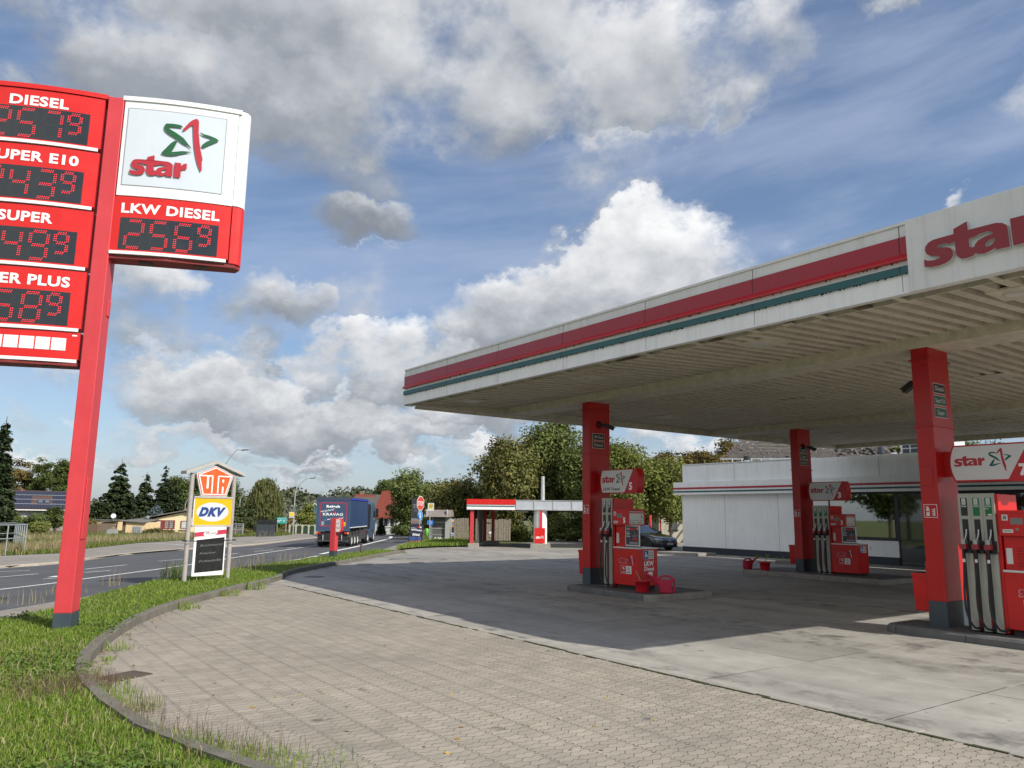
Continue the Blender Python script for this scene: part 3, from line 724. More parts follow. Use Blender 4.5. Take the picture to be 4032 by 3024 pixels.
def price_row(parent, xc, z0, z1, word, digits, fn, wtxt, x0, x1, red):
    """one red price cassette: lettering above, black display with four LED digits, white lip below"""
    mb = MB(); curved_box(mb, x0, x1, z0+.07, z1-.012, .42, fn, red)
    mb.text(word, LETTER_W, None, x=xc, y=z1-.335, h=.185, w=wtxt, align='C', bold=.035, z=.008, fn=fn)
    mb.build('price_panel', parent)
    d = MB()
    dx0, dx1, dz0, dz1 = xc-.89, xc+.89, z0+.10, z0+.735
    n = 10
    for i in range(n):
        a = dx0+(dx1-dx0)*i/n; b = dx0+(dx1-dx0)*(i+1)/n
        d.add([(a, dz0, .004), (b, dz0, .004), (b, dz1, .004), (a, dz1, .004)], [(0, 1, 2, 3)], SCREEN, fn=fn)
    for ch, fx in zip(digits[:3], (.04, .29, .54)): led_digit(d, ch, dx0+.04+fx*1.78, dz0+.045, .29, .53, fn)
    led_digit(d, digits[3], dx0+.795*1.78, dz0+.20, .205, .38, fn)
    d.build('price_display', parent)
    lip = MB()
    for i in range(n):
        a = x0+(x1-.03-x0)*i/n; b = x0+(x1-.03-x0)*(i+1)/n
        lip.add([(a, z0, .03), (b, z0, .03), (b, z0+.062, .03), (a, z0+.062, .03)], [(0, 1, 2, 3)], WHITE2, fn=fn)
        lip.add([(a, z0, .03), (b, z0, .03), (b, z0, -.02), (a, z0, -.02)], [(3, 2, 1, 0)], WHITE2, fn=fn)
        lip.add([(a, z0+.062, .03), (b, z0+.062, .03), (b, z0+.062, -.02), (a, z0+.062, -.02)], [(0, 1, 2, 3)], WHITE2, fn=fn)
    lip.build('panel_lip', parent)
fnL = bulge(-1.46, 1.35, .11, .06); fnR = bulge(1.05, 1.35, .11, .06)
for z0, z1, wd, dg, wt in [(8.89, 10.0, 'DIESEL', '2579', 1.02), (7.70, 8.88, 'SUPER E10', '2439', 1.56), (6.50, 7.69, 'SUPER', '2499', .92), (5.32, 6.49, 'SUPER PLUS', '2589', 1.72)]:
    price_row(pyl, -1.46, z0, z1, wd, dg, fnL, wt, -2.57, -.345, RED_SIGN)
mb = MB(); curved_box(mb, -2.57, -.345, 4.80, 5.31, .42, fnL, RED_SIGN)
for i in range(7):
    x = -2.34+i*.258; mb.rect(x, x+.235, 4.955, 5.185, .006, WHITE2, fn=fnL)
mb.rect(-.47, -.39, 5.235, 5.26, .006, WHITE2, fn=fnL)
mb.build('payment_panel', pyl)
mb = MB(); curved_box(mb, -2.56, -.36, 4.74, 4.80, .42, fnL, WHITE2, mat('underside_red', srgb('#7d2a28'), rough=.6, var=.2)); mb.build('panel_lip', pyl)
mb = MB(); curved_box(mb, -2.60, -.30, 10.0, 10.09, .44, bulge(-1.46, 1.35, .11, .035), RED_SIGN); mb.build('top_cap', pyl)
# right side: white brand box above a lorry diesel price
bx = MB(); curved_box(bx, .02, 2.14, 8.06, 10.02, .42, fnR, WHITE)
n = 10
for i in range(n):
    a = .10+1.82*i/n; b = .10+1.82*(i+1)/n; bx.add([(a, 8.28, .006), (b, 8.28, .006), (b, 9.86, .006), (a, 9.86, .006)], [(0, 1, 2, 3)], PANEL_FACE, fn=fnR)
GREYLN = mat('seam_grey', (.30, .31, .32), var=0)
for (a, b, c, d) in [(.09, .105, 8.27, 9.87), (1.915, 1.93, 8.27, 9.87), (.09, 1.93, 8.268, 8.28), (.09, 1.93, 9.86, 9.872)]:
    for i in range(n):
        if b-a > 1: bx.rect(a+(b-a)*i/n, a+(b-a)*(i+1)/n, c, d, .008, GREYLN, fn=fnR)
        elif i == 0: bx.rect(a, b, c, d, .008, GREYLN, fn=fnR)
def put(loops): return [[(p[0]+.10, p[1]+8.285) for p in l] for l in loops]
bx.shape('pyw', put(WORD), LOGO_RED, None, z=.034, fn=fnR); bx.shape('pyr', put(K_RED), LOGO_RED, None, z=.034, fn=fnR)
for i, l in enumerate(K_G): bx.shape(('pyg', i), put([l]), LOGO_GREEN, None, z=.034, fn=fnR)
bx.build('brand_box', pyl)
price_row(pyl, 1.035, 6.88, 8.05, 'LKW DIESEL', '2569', fnR, 1.78, .0, 2.13, RED_SIGN)
mb = MB(); curved_box(mb, -.02, 2.2, 10.02, 10.11, .44, bulge(1.05, 1.35, .11, .035), WHITE2); mb.build('top_cap', pyl)
for zz0, zz1, mm in ((8.07, 10.10, WHITE), (6.88, 8.055, RED_SIGN)):
    mb = MB(); pr = [(2.145, .035), (2.24, .05), (2.31, .10), (2.345, .18), (2.345, .28), (2.31, .36), (2.24, .41), (2.145, .42)]
    mb.prism(pr, zz0, zz1, mm, smooth=False); e = mb.build('end_cap', pyl, bevel=.01)
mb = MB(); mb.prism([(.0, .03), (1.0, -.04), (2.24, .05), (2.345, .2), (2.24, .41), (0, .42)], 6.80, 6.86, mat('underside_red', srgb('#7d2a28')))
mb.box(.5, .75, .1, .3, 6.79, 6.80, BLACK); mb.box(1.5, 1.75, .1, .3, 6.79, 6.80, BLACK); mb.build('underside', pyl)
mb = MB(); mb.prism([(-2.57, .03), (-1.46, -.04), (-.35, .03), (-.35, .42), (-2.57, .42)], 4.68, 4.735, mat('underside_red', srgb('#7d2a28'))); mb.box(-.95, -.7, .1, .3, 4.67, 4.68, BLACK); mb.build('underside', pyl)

# ================================================================ canopy on pillars
CX0, CX1, CY0, CY1, CZ0, CZ1 = -21.25, -2.4, 11.2, 34.9, 5.40, 6.50
can = thing('filling_station_canopy', 'big flat white canopy with red and teal stripes over the fuel pumps', 'canopy', (-12, 22, 0))
def W2(o): return o       # children are written in world coordinates below
CO = Vector((-12, 22, 0))
def cbuild(mb, name, bevel=0.0, parent=None, **k):
    mb.v = [v-(CO if parent is None else Vector((0, 0, 0))) for v in mb.v]
    return mb.build(name, parent or can, bevel=bevel, **k)
CAN_W = mat('canopy_white', (.67, .68, .67), rough=.5, var=.07, scale=1.5, streak=.32, streakcol=(.2, .195, .17))
CAN_LIP = mat('canopy_lip', (.82, .83, .83), rough=.45, var=.05, streak=.22, streakcol=(.2, .19, .16))
CAN_RED = mat('canopy_red', srgb('#98102a'), rough=.30, var=.05, scale=.7, spec=.5)
CAN_RED2 = mat('canopy_red_ledge', srgb('#b8121c'), rough=.4, var=.05)
CAN_TEAL = mat('canopy_teal', srgb('#0a5558'), rough=.4, var=.08, streak=.15)
SOFF = mat('soffit_sheet', (.58, .54, .43), rough=.6, var=.16, scale=.8, streak=.5, streakcol=(.16, .13, .09), bump=.15, bsc=25)
SOFF2 = mat('soffit_shade_grime', (.43, .385, .295), rough=.7, var=.22, scale=1.4, streak=.45, streakcol=(.15, .12, .08))  # webs and recesses coloured darker for rib shade, plus grime streaks
BEAM = mat('soffit_beam', (.56, .53, .42), rough=.65, var=.22, scale=4, streak=.35, streakcol=(.25, .23, .15))
DARKGAP = mat('dark_gap', (.03, .027, .022), rough=.9, var=.4)
def fascia(a, b, nrm, striped, name='fascia'):
    """one side of the roof edge from a to b; nrm points outwards"""
    a = Vector((a[0], a[1], 0)); b = Vector((b[0], b[1], 0)); L = (b-a).length; d = (b-a).normalized()
    M = frame(a, d, (0, 0, 1)); out = 1 if M.to_3x3().col[2].dot(Vector((nrm[0], nrm[1], 0))) > 0 else -1
    mb = MB()
    def band(z0, z1, p0, p1, m, top=None):      # p0/p1: how far the lower and the upper edge stand proud
        mb.add([(0, z0, p0*out), (L, z0, p0*out), (L, z1, p1*out), (0, z1, p1*out)], [(0, 1, 2, 3)], m, M)
    def shelf(z, p0, p1, m): mb.add([(0, z, p0*out), (L, z, p0*out), (L, z, p1*out), (0, z, p1*out)], [(0, 1, 2, 3)], m, M)
    if striped:
        band(CZ0, 5.43, .01, .01, CAN_LIP); band(5.43, 5.70, .0, .0, CAN_LIP); shelf(5.43, 0, .01, CAN_LIP)
        shelf(5.70, 0, .05, CAN_TEAL); band(5.70, 5.815, .05, .045, CAN_TEAL); shelf(5.815, 0, .045, CAN_TEAL)
        band(5.815, 5.90, 0, 0, CAN_LIP)
        shelf(5.90, 0, .09, CAN_RED2); band(5.90, 5.925, .09, .09, CAN_RED2); band(5.925, 6.00, .09, .02, CAN_RED2)
        band(6.00, 6.27, .02, .02, CAN_RED); shelf(6.27, 0, .02, CAN_RED); band(6.27, 6.455, 0, 0, CAN_W)
        for x in [L*t for t in (.135, .27, .41, .55, .69, .83)]:
            for (z0, z1, pp) in ((5.70, 5.815, .0515), (5.90, 6.27, .0215), (5.43, 5.70, .0015), (6.27, 6.455, .0015)):
                if z0 == 5.90: z0 = 6.0
                mb.add([(x, z0, pp*out), (x+.012, z0, pp*out), (x+.012, z1, pp*out), (x, z1, pp*out)], [(0, 1, 2, 3)], DARKGAP if z0 != 5.43 else GREYLN, M)
        gg = random.Random(int(L*10))
        for i in range(int(L*26)):
            x = gg.uniform(.05, L-.05); z1 = gg.choice((5.90, 5.70, 5.70)); w_ = gg.uniform(.01, .05); h_ = gg.uniform(.006, .034)*(1.0 if gg.random() < .9 else 2.2)
            mb.add([(x, z1, .003*out), (x+w_, z1, .003*out), (x+w_*.6, z1-h_, .003*out)], [(0, 1, 2)], DARKGAP, M)
    else:
        band(CZ0, 6.455, 0, 0, CAN_W)
        for i in range(1, 6):
            x = L*i/6; mb.add([(x, CZ0, .002*out), (x+.012, CZ0, .002*out), (x+.012, 6.45, .002*out), (x, 6.45, .002*out)], [(0, 1, 2, 3)], GREYLN, M)
    shelf(6.455, 0, .025, CAN_W); band(6.455, 6.50, .025, .025, CAN_W)
    mb.add([(0, CZ1, .025*out), (L, CZ1, .025*out), (L, CZ1, -.25*out), (0, CZ1, -.25*out)], [(0, 1, 2, 3)], CAN_W, M)
    # back and underside of the edge
    shelf(CZ0, .01, -.12, CAN_W); band(CZ0, 5.62, -.12, -.12, BEAM)
    cbuild(mb, name)
fascia((CX0, CY0), (CX1, CY0), (0, -1), True); fascia((CX1, CY0), (CX1, CY1), (1, 0), True)
fascia((CX1, CY1), (CX0, CY1), (0, 1), False); fascia((CX0, CY1), (CX0, CY0), (-1, 0), False)
mb = MB(); mb.box(CX0-.09, CX0-.005, CY0+.02, CY0+.32, CZ0-.02, 6.38, WHITE2); cbuild(mb, 'corner_plate')
mb = MB(); mb.box(CX0-.05, CX0+.06, CY0+.4, CY0+7.6, CZ0-.09, CZ0-.012, BEAM); cbuild(mb, 'hanging_trim')
# roof deck and corrugated underside (ribs run front to back)
mb = MB(); mb.box(CX0+.05, CX1-.05, CY0+.05, CY1-.05, 6.1, 6.3, DARKGAP); cbuild(mb, 'roof_deck')
mb = MB(); per = .33; x = CX0+.16; prof = []
while x < CX1-.2:
    prof += [(x, 5.60), (x+.165, 5.60), (x+.195, 5.73), (x+.30, 5.73)]; x += per
prof.append((x, 5.60))
ys = [CY0+.55, 14.95, 15.95, 25.45, 26.45, CY1-.14]
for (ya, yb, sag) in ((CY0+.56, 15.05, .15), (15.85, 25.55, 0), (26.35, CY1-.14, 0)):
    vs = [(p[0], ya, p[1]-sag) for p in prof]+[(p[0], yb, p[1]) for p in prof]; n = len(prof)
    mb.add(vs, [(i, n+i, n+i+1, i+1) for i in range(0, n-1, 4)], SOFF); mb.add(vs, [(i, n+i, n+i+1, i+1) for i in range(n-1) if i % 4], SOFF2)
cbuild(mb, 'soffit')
mb = MB(); mb.box(CX0+.13, CX1-.13, CY0+.13, CY0+.75, 5.66, 5.68, DARKGAP)
gr = random.Random(5); x = CX0+.5
while x < CX1-.5:
    mb.box(x, x+.09, CY0+.12, CY0+.60, 5.435, 5.46, BEAM)
    if gr.random() < .6: a_ = x+.2+gr.random()*.5; mb.box(a_, a_+gr.uniform(.15, .6), CY0+.40+gr.uniform(-.05, .05), CY0+.58, 5.452, 5.462, BEAM if gr.random() < .6 else mat('rust_flake', (.12, .085, .05), rough=.95, var=.4))
    x += 1.35
mb.box(CX0+.13, CX1-.13, CY0+.545, CY0+.575, 5.445, 5.62, BEAM)
cbuild(mb, 'edge_gap')
for yb in (15.0, 25.5):
    mb = MB(); mb.box(CX0+.125, CX1-.125, yb, yb+.90, 5.40, 5.80, BEAM); cbuild(mb, 'beam', bevel=.01)
LAMPW = mat('lamp_lens', (.55, .53, .46), rough=.3, var=.05)
for lx, ly in [(-19.6, 12.6), (-14.4, 12.7), (-9.2, 12.7), (-4.6, 12.7), (-19, 20.6), (-13.6, 20.6), (-8.2, 20.6), (-4, 20.6), (-18, 30), (-12, 30), (-6.5, 30)]:
    lz = 5.575-(.15*(15.05-ly)/3.3 if ly < 15 else 0); mb = MB(); mb.box(lx-.36, lx+.36, ly-.36, ly+.36, lz, lz+.03, BEAM); mb.lathe([(.24, 0), (.22, -.02), (.2, -.008), (.001, -.004)], LAMPW, c=(lx, ly, lz), n=20); cbuild(mb, 'ceiling_lamp')
# the logo panel with raised letters on the front edge
lp = MB(); lp.box(-5.43, CX1+.02, CY0-.16, CY0-.03, 5.36, 6.46, CAN_W); lpo = cbuild(lp, 'logo_panel', bevel=.012)
lt = MB(); Mw = front((-5.43, CY0-.16, 5.36)); LETTER_SIDE = mat('letter_side', (.55, .55, .53), rough=.5, var=.1)
_h = .53
lt.shape('canw', fit(WORD, .27, .27, _h, w=1.46), LETTER_SIDE, Mw, z=.03, extrude=.028); lt.shape('canw2', fit(WORD, .27, .27, _h, w=1.46), mat('letter_red', srgb('#861826'), rough=.35, var=.05), Mw, z=.062)
star_mark(lt, mat('letter_red', None) if False else MATS['letter_red'], LOGO_GREEN, Mw, 1.88, .2, .75, z=.06)
cbuild(lt, 'raised_letters')

# pillars
LBL_B = mat('label_black', (.015, .015, .016), rough=.4, var=0); LBL_G = mat('label_green', srgb('#0e4f39'), rough=.4, var=0); LBL_W = mat('label_white', (.7, .7, .68), rough=.4, var=0)
SIGN_RED = mat('sign_red', srgb('#b3131f'), rough=.45, var=.03)
def fuel_label(parent, y0, z0, word, m, x):
    mb = MB(); M = frame((x+.004, y0, z0), (0, 1, 0), (0, 0, 1))
    mb.rect(0, .46, 0, .20, .0, LBL_W, M); mb.rect(.012, .448, .012, .188, .003, m, M); mb.text(word, LBL_W, M, .23, .055, h=.105, w=min(.38, .068*len(word)), align='C', bold=.02, z=.006)
    mb.build('fuel_label', parent)
def fire_sign(parent, M):
    mb = MB(); mb.rect(0, .25, 0, .25, 0, LBL_W, M); mb.rect(.01, .24, .01, .24, .002, SIGN_RED, M)
    mb.rect(.045, .105, .03, .165, .004, LBL_W, M); mb.rect(.055, .095, .165, .19, .004, LBL_W, M); mb.rect(.04, .09, .195, .208, .004, LBL_W, M); mb.rect(.05, .10, .10, .125, .006, SIGN_RED, M)
    for i in range(4): mb.add([(.14, .045+i*.035, .004), (.20, .03+i*.035, .004), (.215, .07+i*.035, .004), (.18, .055+i*.035, .004)], [(0, 1, 2, 3)], LBL_W, M)
    mb.build('fire_extinguisher_sign', parent)
def pillar(x0, y0, labels, fire=True, plate=True):
    """red pillar; x0, y0: its near left corner"""
    mb = MB(); p = mb.box(x0, x0+.33, y0, y0+.80, .60, 5.40, PILLAR_RED); po = cbuild(mb, 'pillar', bevel=.008)
    mb = MB(); mb.box(-.003, .333, -.003, .803, .05, .60, DKGREY); 
    base = mb.build('base_sleeve', po, loc=Vector((x0, y0, 0))-CO, bevel=.005)
    for z in (5.18, 3.87):
        mb = MB(); mb.box(-.035, .365, -.035, .835, z-.012, z+.012, PILLAR_RED); mb.build('collar', po, loc=Vector((x0, y0, 0))-CO)
    e = Vector((x0, y0, 0))-CO
    for k, (wd, m) in enumerate(labels):
        mb = MB(); M = frame((x0+.334-CO.x, y0+.10-CO.y, 4.04+.235*(len(labels)-1-k)), (0, 1, 0), (0, 0, 1))
        mb.rect(0, .48, 0, .20, .0, LBL_W, M); mb.rect(.010, .470, .010, .190, .003, m, M); mb.text(wd, LBL_W, M, .24, .06, h=.085, w=min(.36, .056*len(wd)), align='C', bold=.0, z=.006)
        mb.build('fuel_label', po)
    if fire: fire_sign(po, front((x0+.04-CO.x, y0-.004-CO.y, 2.13)))
    if plate:
        mb = MB(); mb.box(x0+.05-CO.x, x0+.26-CO.x, y0-.012-CO.y, y0-CO.y, 2.72, 3.10, PILLAR_RED); mb.build('cover_plate', po, bevel=.004)
    mb = MB(); mb.tube([(x0-.03-CO.x, y0+.08-CO.y, .2), (x0-.03-CO.x, y0+.08-CO.y, 1.3), (x0+.02-CO.x, y0+.08-CO.y, 1.36)], .022, PILLAR_RED, sub=1); mb.build('conduit', po)
    return po
PY1, PY2 = 15.10, 25.70
pillar(-17.33, PY1, [('LKW-Diesel', LBL_B), ('Diesel', LBL_B)])
pillar(-7.50, PY1, [('Diesel', LBL_B), ('Super E10', LBL_G), ('Super', LBL_G)])
pillar(-17.53, PY2, [('Super E10', LBL_G), ('Super', LBL_G), ('Super Plus', LBL_G)], plate=False)
pillar(-7.50, PY2, [('Diesel', LBL_B), ('Super', LBL_G)])

# cameras clamped on the pillars
def cctv(loc, rotz, lab, side):
    t = thing('security_camera', lab, 'camera', loc, rotz, 'cameras on the canopy pillars')
    mb = MB(); mb.lathe([(.001, 0), (.10, 0), (.10, .05), (.05, .09), (.001, .09)], BLACK, M=Matrix.Rotation(R(90), 4, 'Y'), n=16); mb.build('mount', t)
    mb = MB(); mb.tube([(.06, 0, 0), (.16, 0, -.02), (.22, 0, -.03)], .028, BLACK); mb.build('arm', t)
    mb = MB(); M = Matrix.Translation((.22, 0, -.03)) @ Matrix.Rotation(R(25), 4, 'Y'); mb.box(-.02, .26, -.06, .06, -.055, .055, BLACK, M); mb.box(-.02, .31, -.068, .068, .055, .066, BLACK, M); mb.build('housing', t, bevel=.012)
cctv((-17.0, 15.45, 4.75), R(38), 'black camera on the red pillar nearest the left end of the canopy', 1)
cctv((-17.2, 26.0, 4.75), R(38), 'black camera on the far red pillar in front of the shop', 1)
cctv((-7.5, 15.5, 4.82), R(165), 'black boxy camera on the left side of the near right pillar', -1)

# ================================================================ pump islands
ISL = mat('island_kerb', (.12, .12, .118), rough=.85, var=.28, scale=2.5, bump=.35, bsc=40)
ISL_L = mat('island_kerb_bare', (.27, .25, .22), rough=.9, var=.25, scale=3, bump=.35, bsc=40)
ISL_T = mat('island_top', (.085, .085, .083), rough=.8, var=.25, bump=.25)
def island(x0, x1, y0, y1, bare=False, dz=.15, z0=0.0):
    mb = MB(); r = .28; ch = .045
    def rr(off, zz):
        P = []
        for cx, cy, a0 in ((x1-r, y0+r, -90), (x1-r, y1-r, 0), (x0+r, y1-r, 90), (x0+r, y0+r, 180)):
            for k in range(7):
                a = R(a0+15*k); P.append((cx+(r-off)*math.cos(a), cy+(r-off)*math.sin(a), zz))
        return P
    rings = [rr(0, -.1), rr(0, dz-ch), rr(ch, dz), rr(.17, dz)]; n = len(rings[0])
    for i in range(3):
        vs = rings[i]+rings[i+1]
        for k in range(n):
            j = (k+1) % n; xm = (rings[i][k][0]+rings[i][j][0])/2
            mb.add([rings[i][k], rings[i][j], rings[i+1][j], rings[i+1][k]], [(0, 1, 2, 3)], ISL_L if (bare == 'all' or (bare == 'right' and xm > x1-.9)) else ISL)
    mb.add(rr(.17, dz-.004), [tuple(range(n))], ISL_T)
    L = x1-x0-2*r; k = max(2, int(L/1.0))
    for i in range(k+1):
        x = x0+r+L*i/k; mb.box(x-.006, x+.006, y0-.002, y0+.05, 0, dz-ch*.7, DARKGAP)
    return struct(mb.build('pump_island', loc=(0, 0, z0)))
island(-17.25, -13.85, 14.30, 16.75, 'right')
island(-8.15, -3.9, 14.55, 16.75)
island(-19.3, -13.55, 24.6, 27.3, 'all')

# ================================================================ fuel pumps
PGREY = mat('pump_panel', (.38, .38, .33), rough=.38, metal=.35, var=.10, scale=2.5, streak=.2)
PUMP_RED = mat('pump_red', srgb('#c41110'), rough=.33, var=.10, scale=2, streak=.22, streakcol=(.22, .012, .01))
HOSE = mat('hose_rubber', (.014, .014, .015), rough=.5, var=.1)
NOZ = mat('nozzle_alu', (.45, .44, .42), rough=.35, metal=.7, var=.05); NOZ_R = mat('nozzle_boot', srgb('#8f2d33'), rough=.5, var=.1)
LCD = mat('lcd_grey', (.20, .21, .19), rough=.25, var=.05); PAPER = mat('paper_white', (.66, .66, .64), rough=.6, var=.05); TXT_G = mat('print_grey', (.20, .20, .20), var=0); NOTICE_R = mat('notice_red', srgb('#b5283a'), var=0)
BLUE_ST = mat('sticker_blue', srgb('#1d4f9e'), var=0)
def orlen_badge(mb, M, x, y, s):
    """two square emblems side by side: a white eagle head on red, the red star on white"""
    mb.rect(x, x+2*s, y, y+s, .003, LBL_W, M); mb.rect(x+.008, x+s-.004, y+.008, y+s-.008, .005, SIGN_RED, M)
    k = s
    mb.poly([(x+.24*k, y+.62*k), (x+.38*k, y+.80*k), (x+.58*k, y+.83*k), (x+.74*k, y+.68*k), (x+.80*k, y+.52*k), (x+.68*k, y+.60*k), (x+.62*k, y+.40*k), (x+.52*k, y+.60*k), (x+.40*k, y+.66*k)], .007, LBL_W, M)
    mb.text('ORLEN', LBL_W, M, x+.5*k, y+.14*k, h=.14*k, w=.72*k, align='C', bold=.03, z=.007)
    star_mark(mb, LOGO_RED, LOGO_TEAL, M, x+1.28*k, y+.40*k, .46*k, z=.007); star_word(mb, LOGO_RED, M, x+1.2*k, y+.14*k, .2*k, z=.007, w=.6*k)
def pump(loc, num, hoses, label, lkw=False):
    """tower with the nozzles, display box and low cabinet; local origin: tower's near left corner at island level, x to the right, y to the back"""
    n = len(hoses); tw = .205*n; t = thing('fuel_pump', label, 'fuel pump', loc, 0, 'fuel pumps on the islands')
    H = 2.42; D = .80
    mb = MB(); mb.box(.012, tw+.045, .04, D, .02, H-.012, PUMP_RED); mb.build('tower', t, bevel=.008)
    pn = MB(); 
    for i in range(n):
        x = i*.205
        pn.box(x, x+.203, 0, .04, 1.40, H, PGREY)                       # upper panel of one hose bay
        pn.box(x+.065, x+.190, .0, .04, .02, 1.40, PGREY); pn.box(x-.0, x+.06, .03, .045, .02, 1.40, BLACK)
    pn.build('hose_panel', t, bevel=.004)
    Mf = front((0, 0, 0))
    for i, (word, m, w2) in enumerate(hoses):
        x = i*.205
        mb = MB(); mb.rect(x+.045, x+.16, 2.02, 2.34, .003, m, Mf); mb.rect(x+.07, x+.135, 2.22, 2.33, .006, PAPER, Mf)
        for q in range(4): mb.rect(x+.078, x+.128, 2.235+q*.022, 2.243+q*.022, .008, TXT_G, Mf)
        mb.rect(x+.045, x+.16, 2.165, 2.205, .005, PGREY if False else m, Mf); mb.text(word, LBL_W, Mf, x+.102, 2.178, h=.026, w=.1, align='C', bold=.02, z=.007)
        if w2: mb.text(w2, LBL_W, Mf, x+.05, 2.138, h=.024, w=.055, bold=.02, z=.007); 
        if i == n-1 and not lkw: mb.rect(x+.085, x+.155, 2.03, 2.055, .007, PAPER, Mf)
        mb.build('grade_label', t)
        mb = MB(); mb.rect(x+.05, x+.155, 1.55, 1.96, .002, BLACK, Mf); mb.box(x+.06, x+.19, -.05, .0, 1.36, 1.58, BLACK); mb.build('nozzle_holster', t)
        nz = MB(); a = x+.10
        nz.tube([(a+.025, -.03, 1.78), (a+.02, -.05, 1.68), (a, -.08, 1.58)], .014, NOZ); nz.box(a-.035, a+.035, -.15, -.05, 1.50, 1.60, NOZ); nz.box(a-.06, a+.055, -.17, -.06, 1.43, 1.52, NOZ_R)
        nz.tube([(a-.02, -.10, 1.5), (a-.025, -.10, 1.40), (a-.03, -.09, 1.26)], .026, BLACK); nz.cyl((a-.03, -.09, 1.28), (a-.032, -.09, 1.20), .024, m=LBL_W, n=10)
        nz.build('nozzle', t, bevel=.006)
        hs = MB(); hs.tube([(a-.032, -.09, 1.22), (a-.045, -.10, .95), (a-.06, -.11, .62), (a-.04, -.12, .32), (a+.05, -.11, .10), (a+.13, -.04, .07), (a+.17, .02, .12)], .019, HOSE, sub=8); hs.build('hose', t)
    # display box
    bx0, bx1 = tw+.06, tw+.66; 
    mb = MB(); mb.box(bx0, bx1, -.04, .62, 1.68, 2.12, PUMP_RED); mb.build('display_box', t, bevel=.012)
    Mb = front((bx0, -.04, 1.68)); mb = MB()
    mb.rect(.05, .55, .05, .40, .002, mat('pump_red_frame', srgb('#a80f10'), rough=.35, var=.03), Mb); mb.rect(.06, .54, .06, .39, .004, PUMP_RED, Mb)
    mb.rect(.19, .38, .20, .31, .006, LCD, Mb); mb.rect(.26, .31, .10, .14, .006, LCD, Mb); mb.rect(.055, .15, .265, .365, .006, PAPER, Mb); mb.rect(.075, .13, .285, .345, .008, TXT_G, Mb)
    for q in range(5): mb.text('0', TXT_G, Mb, .20+q*.033, .262, h=.034, z=.008, bold=.01); mb.text('0', TXT_G, Mb, .20+q*.033, .212, h=.03, z=.008, bold=.01)
    mb.rect(.055, .22, .055, .115, .006, PAPER, Mb); mb.rect(.07, .2, .075, .082, .008, TXT_G, Mb); mb.rect(.07, .19, .09, .097, .008, TXT_G, Mb)
    mb.text(str(num), LETTER_W, Mb, .425, .07, h=.125, bold=.05, z=.007); mb.rect(.41, .51, .215, .225, .006, PAPER, Mb)
    mb.build('display_panel', t)
    Ms = frame((bx1, -.04, 1.68), (0, 1, 0), (0, 0, 1)); mb = MB()
    mb.rect(.06, .60, .03, .41, .003, PAPER, Ms); mb.rect(.06, .60, .375, .41, .005, NOTICE_R, Ms); mb.rect(.06, .60, .325, .355, .005, NOTICE_R, Ms)
    mb.text('im Überblick', PAPER, Ms, .33, .33, h=.02, w=.36, align='C', z=.007) if False else None
    for q in range(6): mb.rect(.08+(q % 2)*.27, .08+(q % 2)*.27+.2, .05+(q//2)*.018, .058+(q//2)*.018, .005, TXT_G, Ms)
    for q in range(9): mb.cyl((.10+q*.055, .135, .003), (.10+q*.055, .135, .006), .014, m=NOTICE_R if q in (2, 5) else TXT_G, n=8, M=Ms)
    mb.rect(.50, .54, .18, .28, .005, mat('print_blue', (.25, .27, .36), var=0), Ms); mb.build('notice', t)
    # post and cabinet
    mb = MB(); mb.box(tw+.06, tw+.40, .08, .6, 1.05, 1.68, PUMP_RED); mb.rect(.03, .13, .15, .42, .003, PAPER, front((tw+.06, .08, 1.05)))
    for q in range(7): mb.rect(.20, .30, .12+q*.05, .135+q*.05, .003, mat('pump_red_dark', srgb('#7d0c0d'), var=0), front((tw+.06, .08, 1.05)))
    mb.build('neck', t, bevel=.01)
    cx0, cx1 = tw+.055, tw+1.0; cy1 = .72
    mb = MB(); mb.box(cx0, cx1, 0.0, cy1, .10, 1.06, PUMP_RED); cab = mb.build('cabinet', t, bevel=.012)
    mb = MB(); mb.box(cx0+.05, cx1-.05, .06, cy1-.06, .0, .10, DARKGAP); mb.build('plinth', t)
    mb = MB(); mb.box(cx0-.01, cx1+.015, -.015, cy1+.015, 1.06, 1.10, ALU); mb.build('worktop', t, bevel=.008)
    mb = MB(); Mc = front((cx0, 0, .10)); PINK = mat('outline_pink', (.70, .42, .42), var=0); DKNAVY = mat('mark_navy', (.03, .035, .07), var=0)
    star_word(mb, PINK, Mc, .20, .56, .17, z=.003, w=.34); star_word(mb, LOGO_RED, Mc, .21, .57, .15, z=.005, w=.32); star_mark(mb, PINK, DKNAVY, Mc, .56, .52, .27, z=.004)
    orlen_badge(mb, Mc, .27, .30, .205)
    for q in range(3): mb.text(('Bitte', 'Nach dem Tanken', 'Zapfpistole')[q] if False else '-------------'[:11+q], mat('print_dark_red', srgb('#7a1416'), var=0), Mc, .27, .18-.035*q, h=.02, w=.40, z=.003)
    mb.build('emblem', t)
    Me = frame((cx1, 0, .10), (0, 1, 0), (0, 0, 1)); mb = MB()
    mb.rect(.20, .58, .70, .93, .003, PAPER, Me); mb.rect(.21, .37, .71, .92, .005, BLUE_ST, Me); mb.poly([(.24, .75), (.33, .75), (.34, .82), (.30, .83), (.29, .89), (.26, .89), (.25, .8)], .007, LBL_W, Me)
    for q in range(4): mb.rect(.40, .56, .74+q*.045, .755+q*.045, .005, TXT_G, Me)
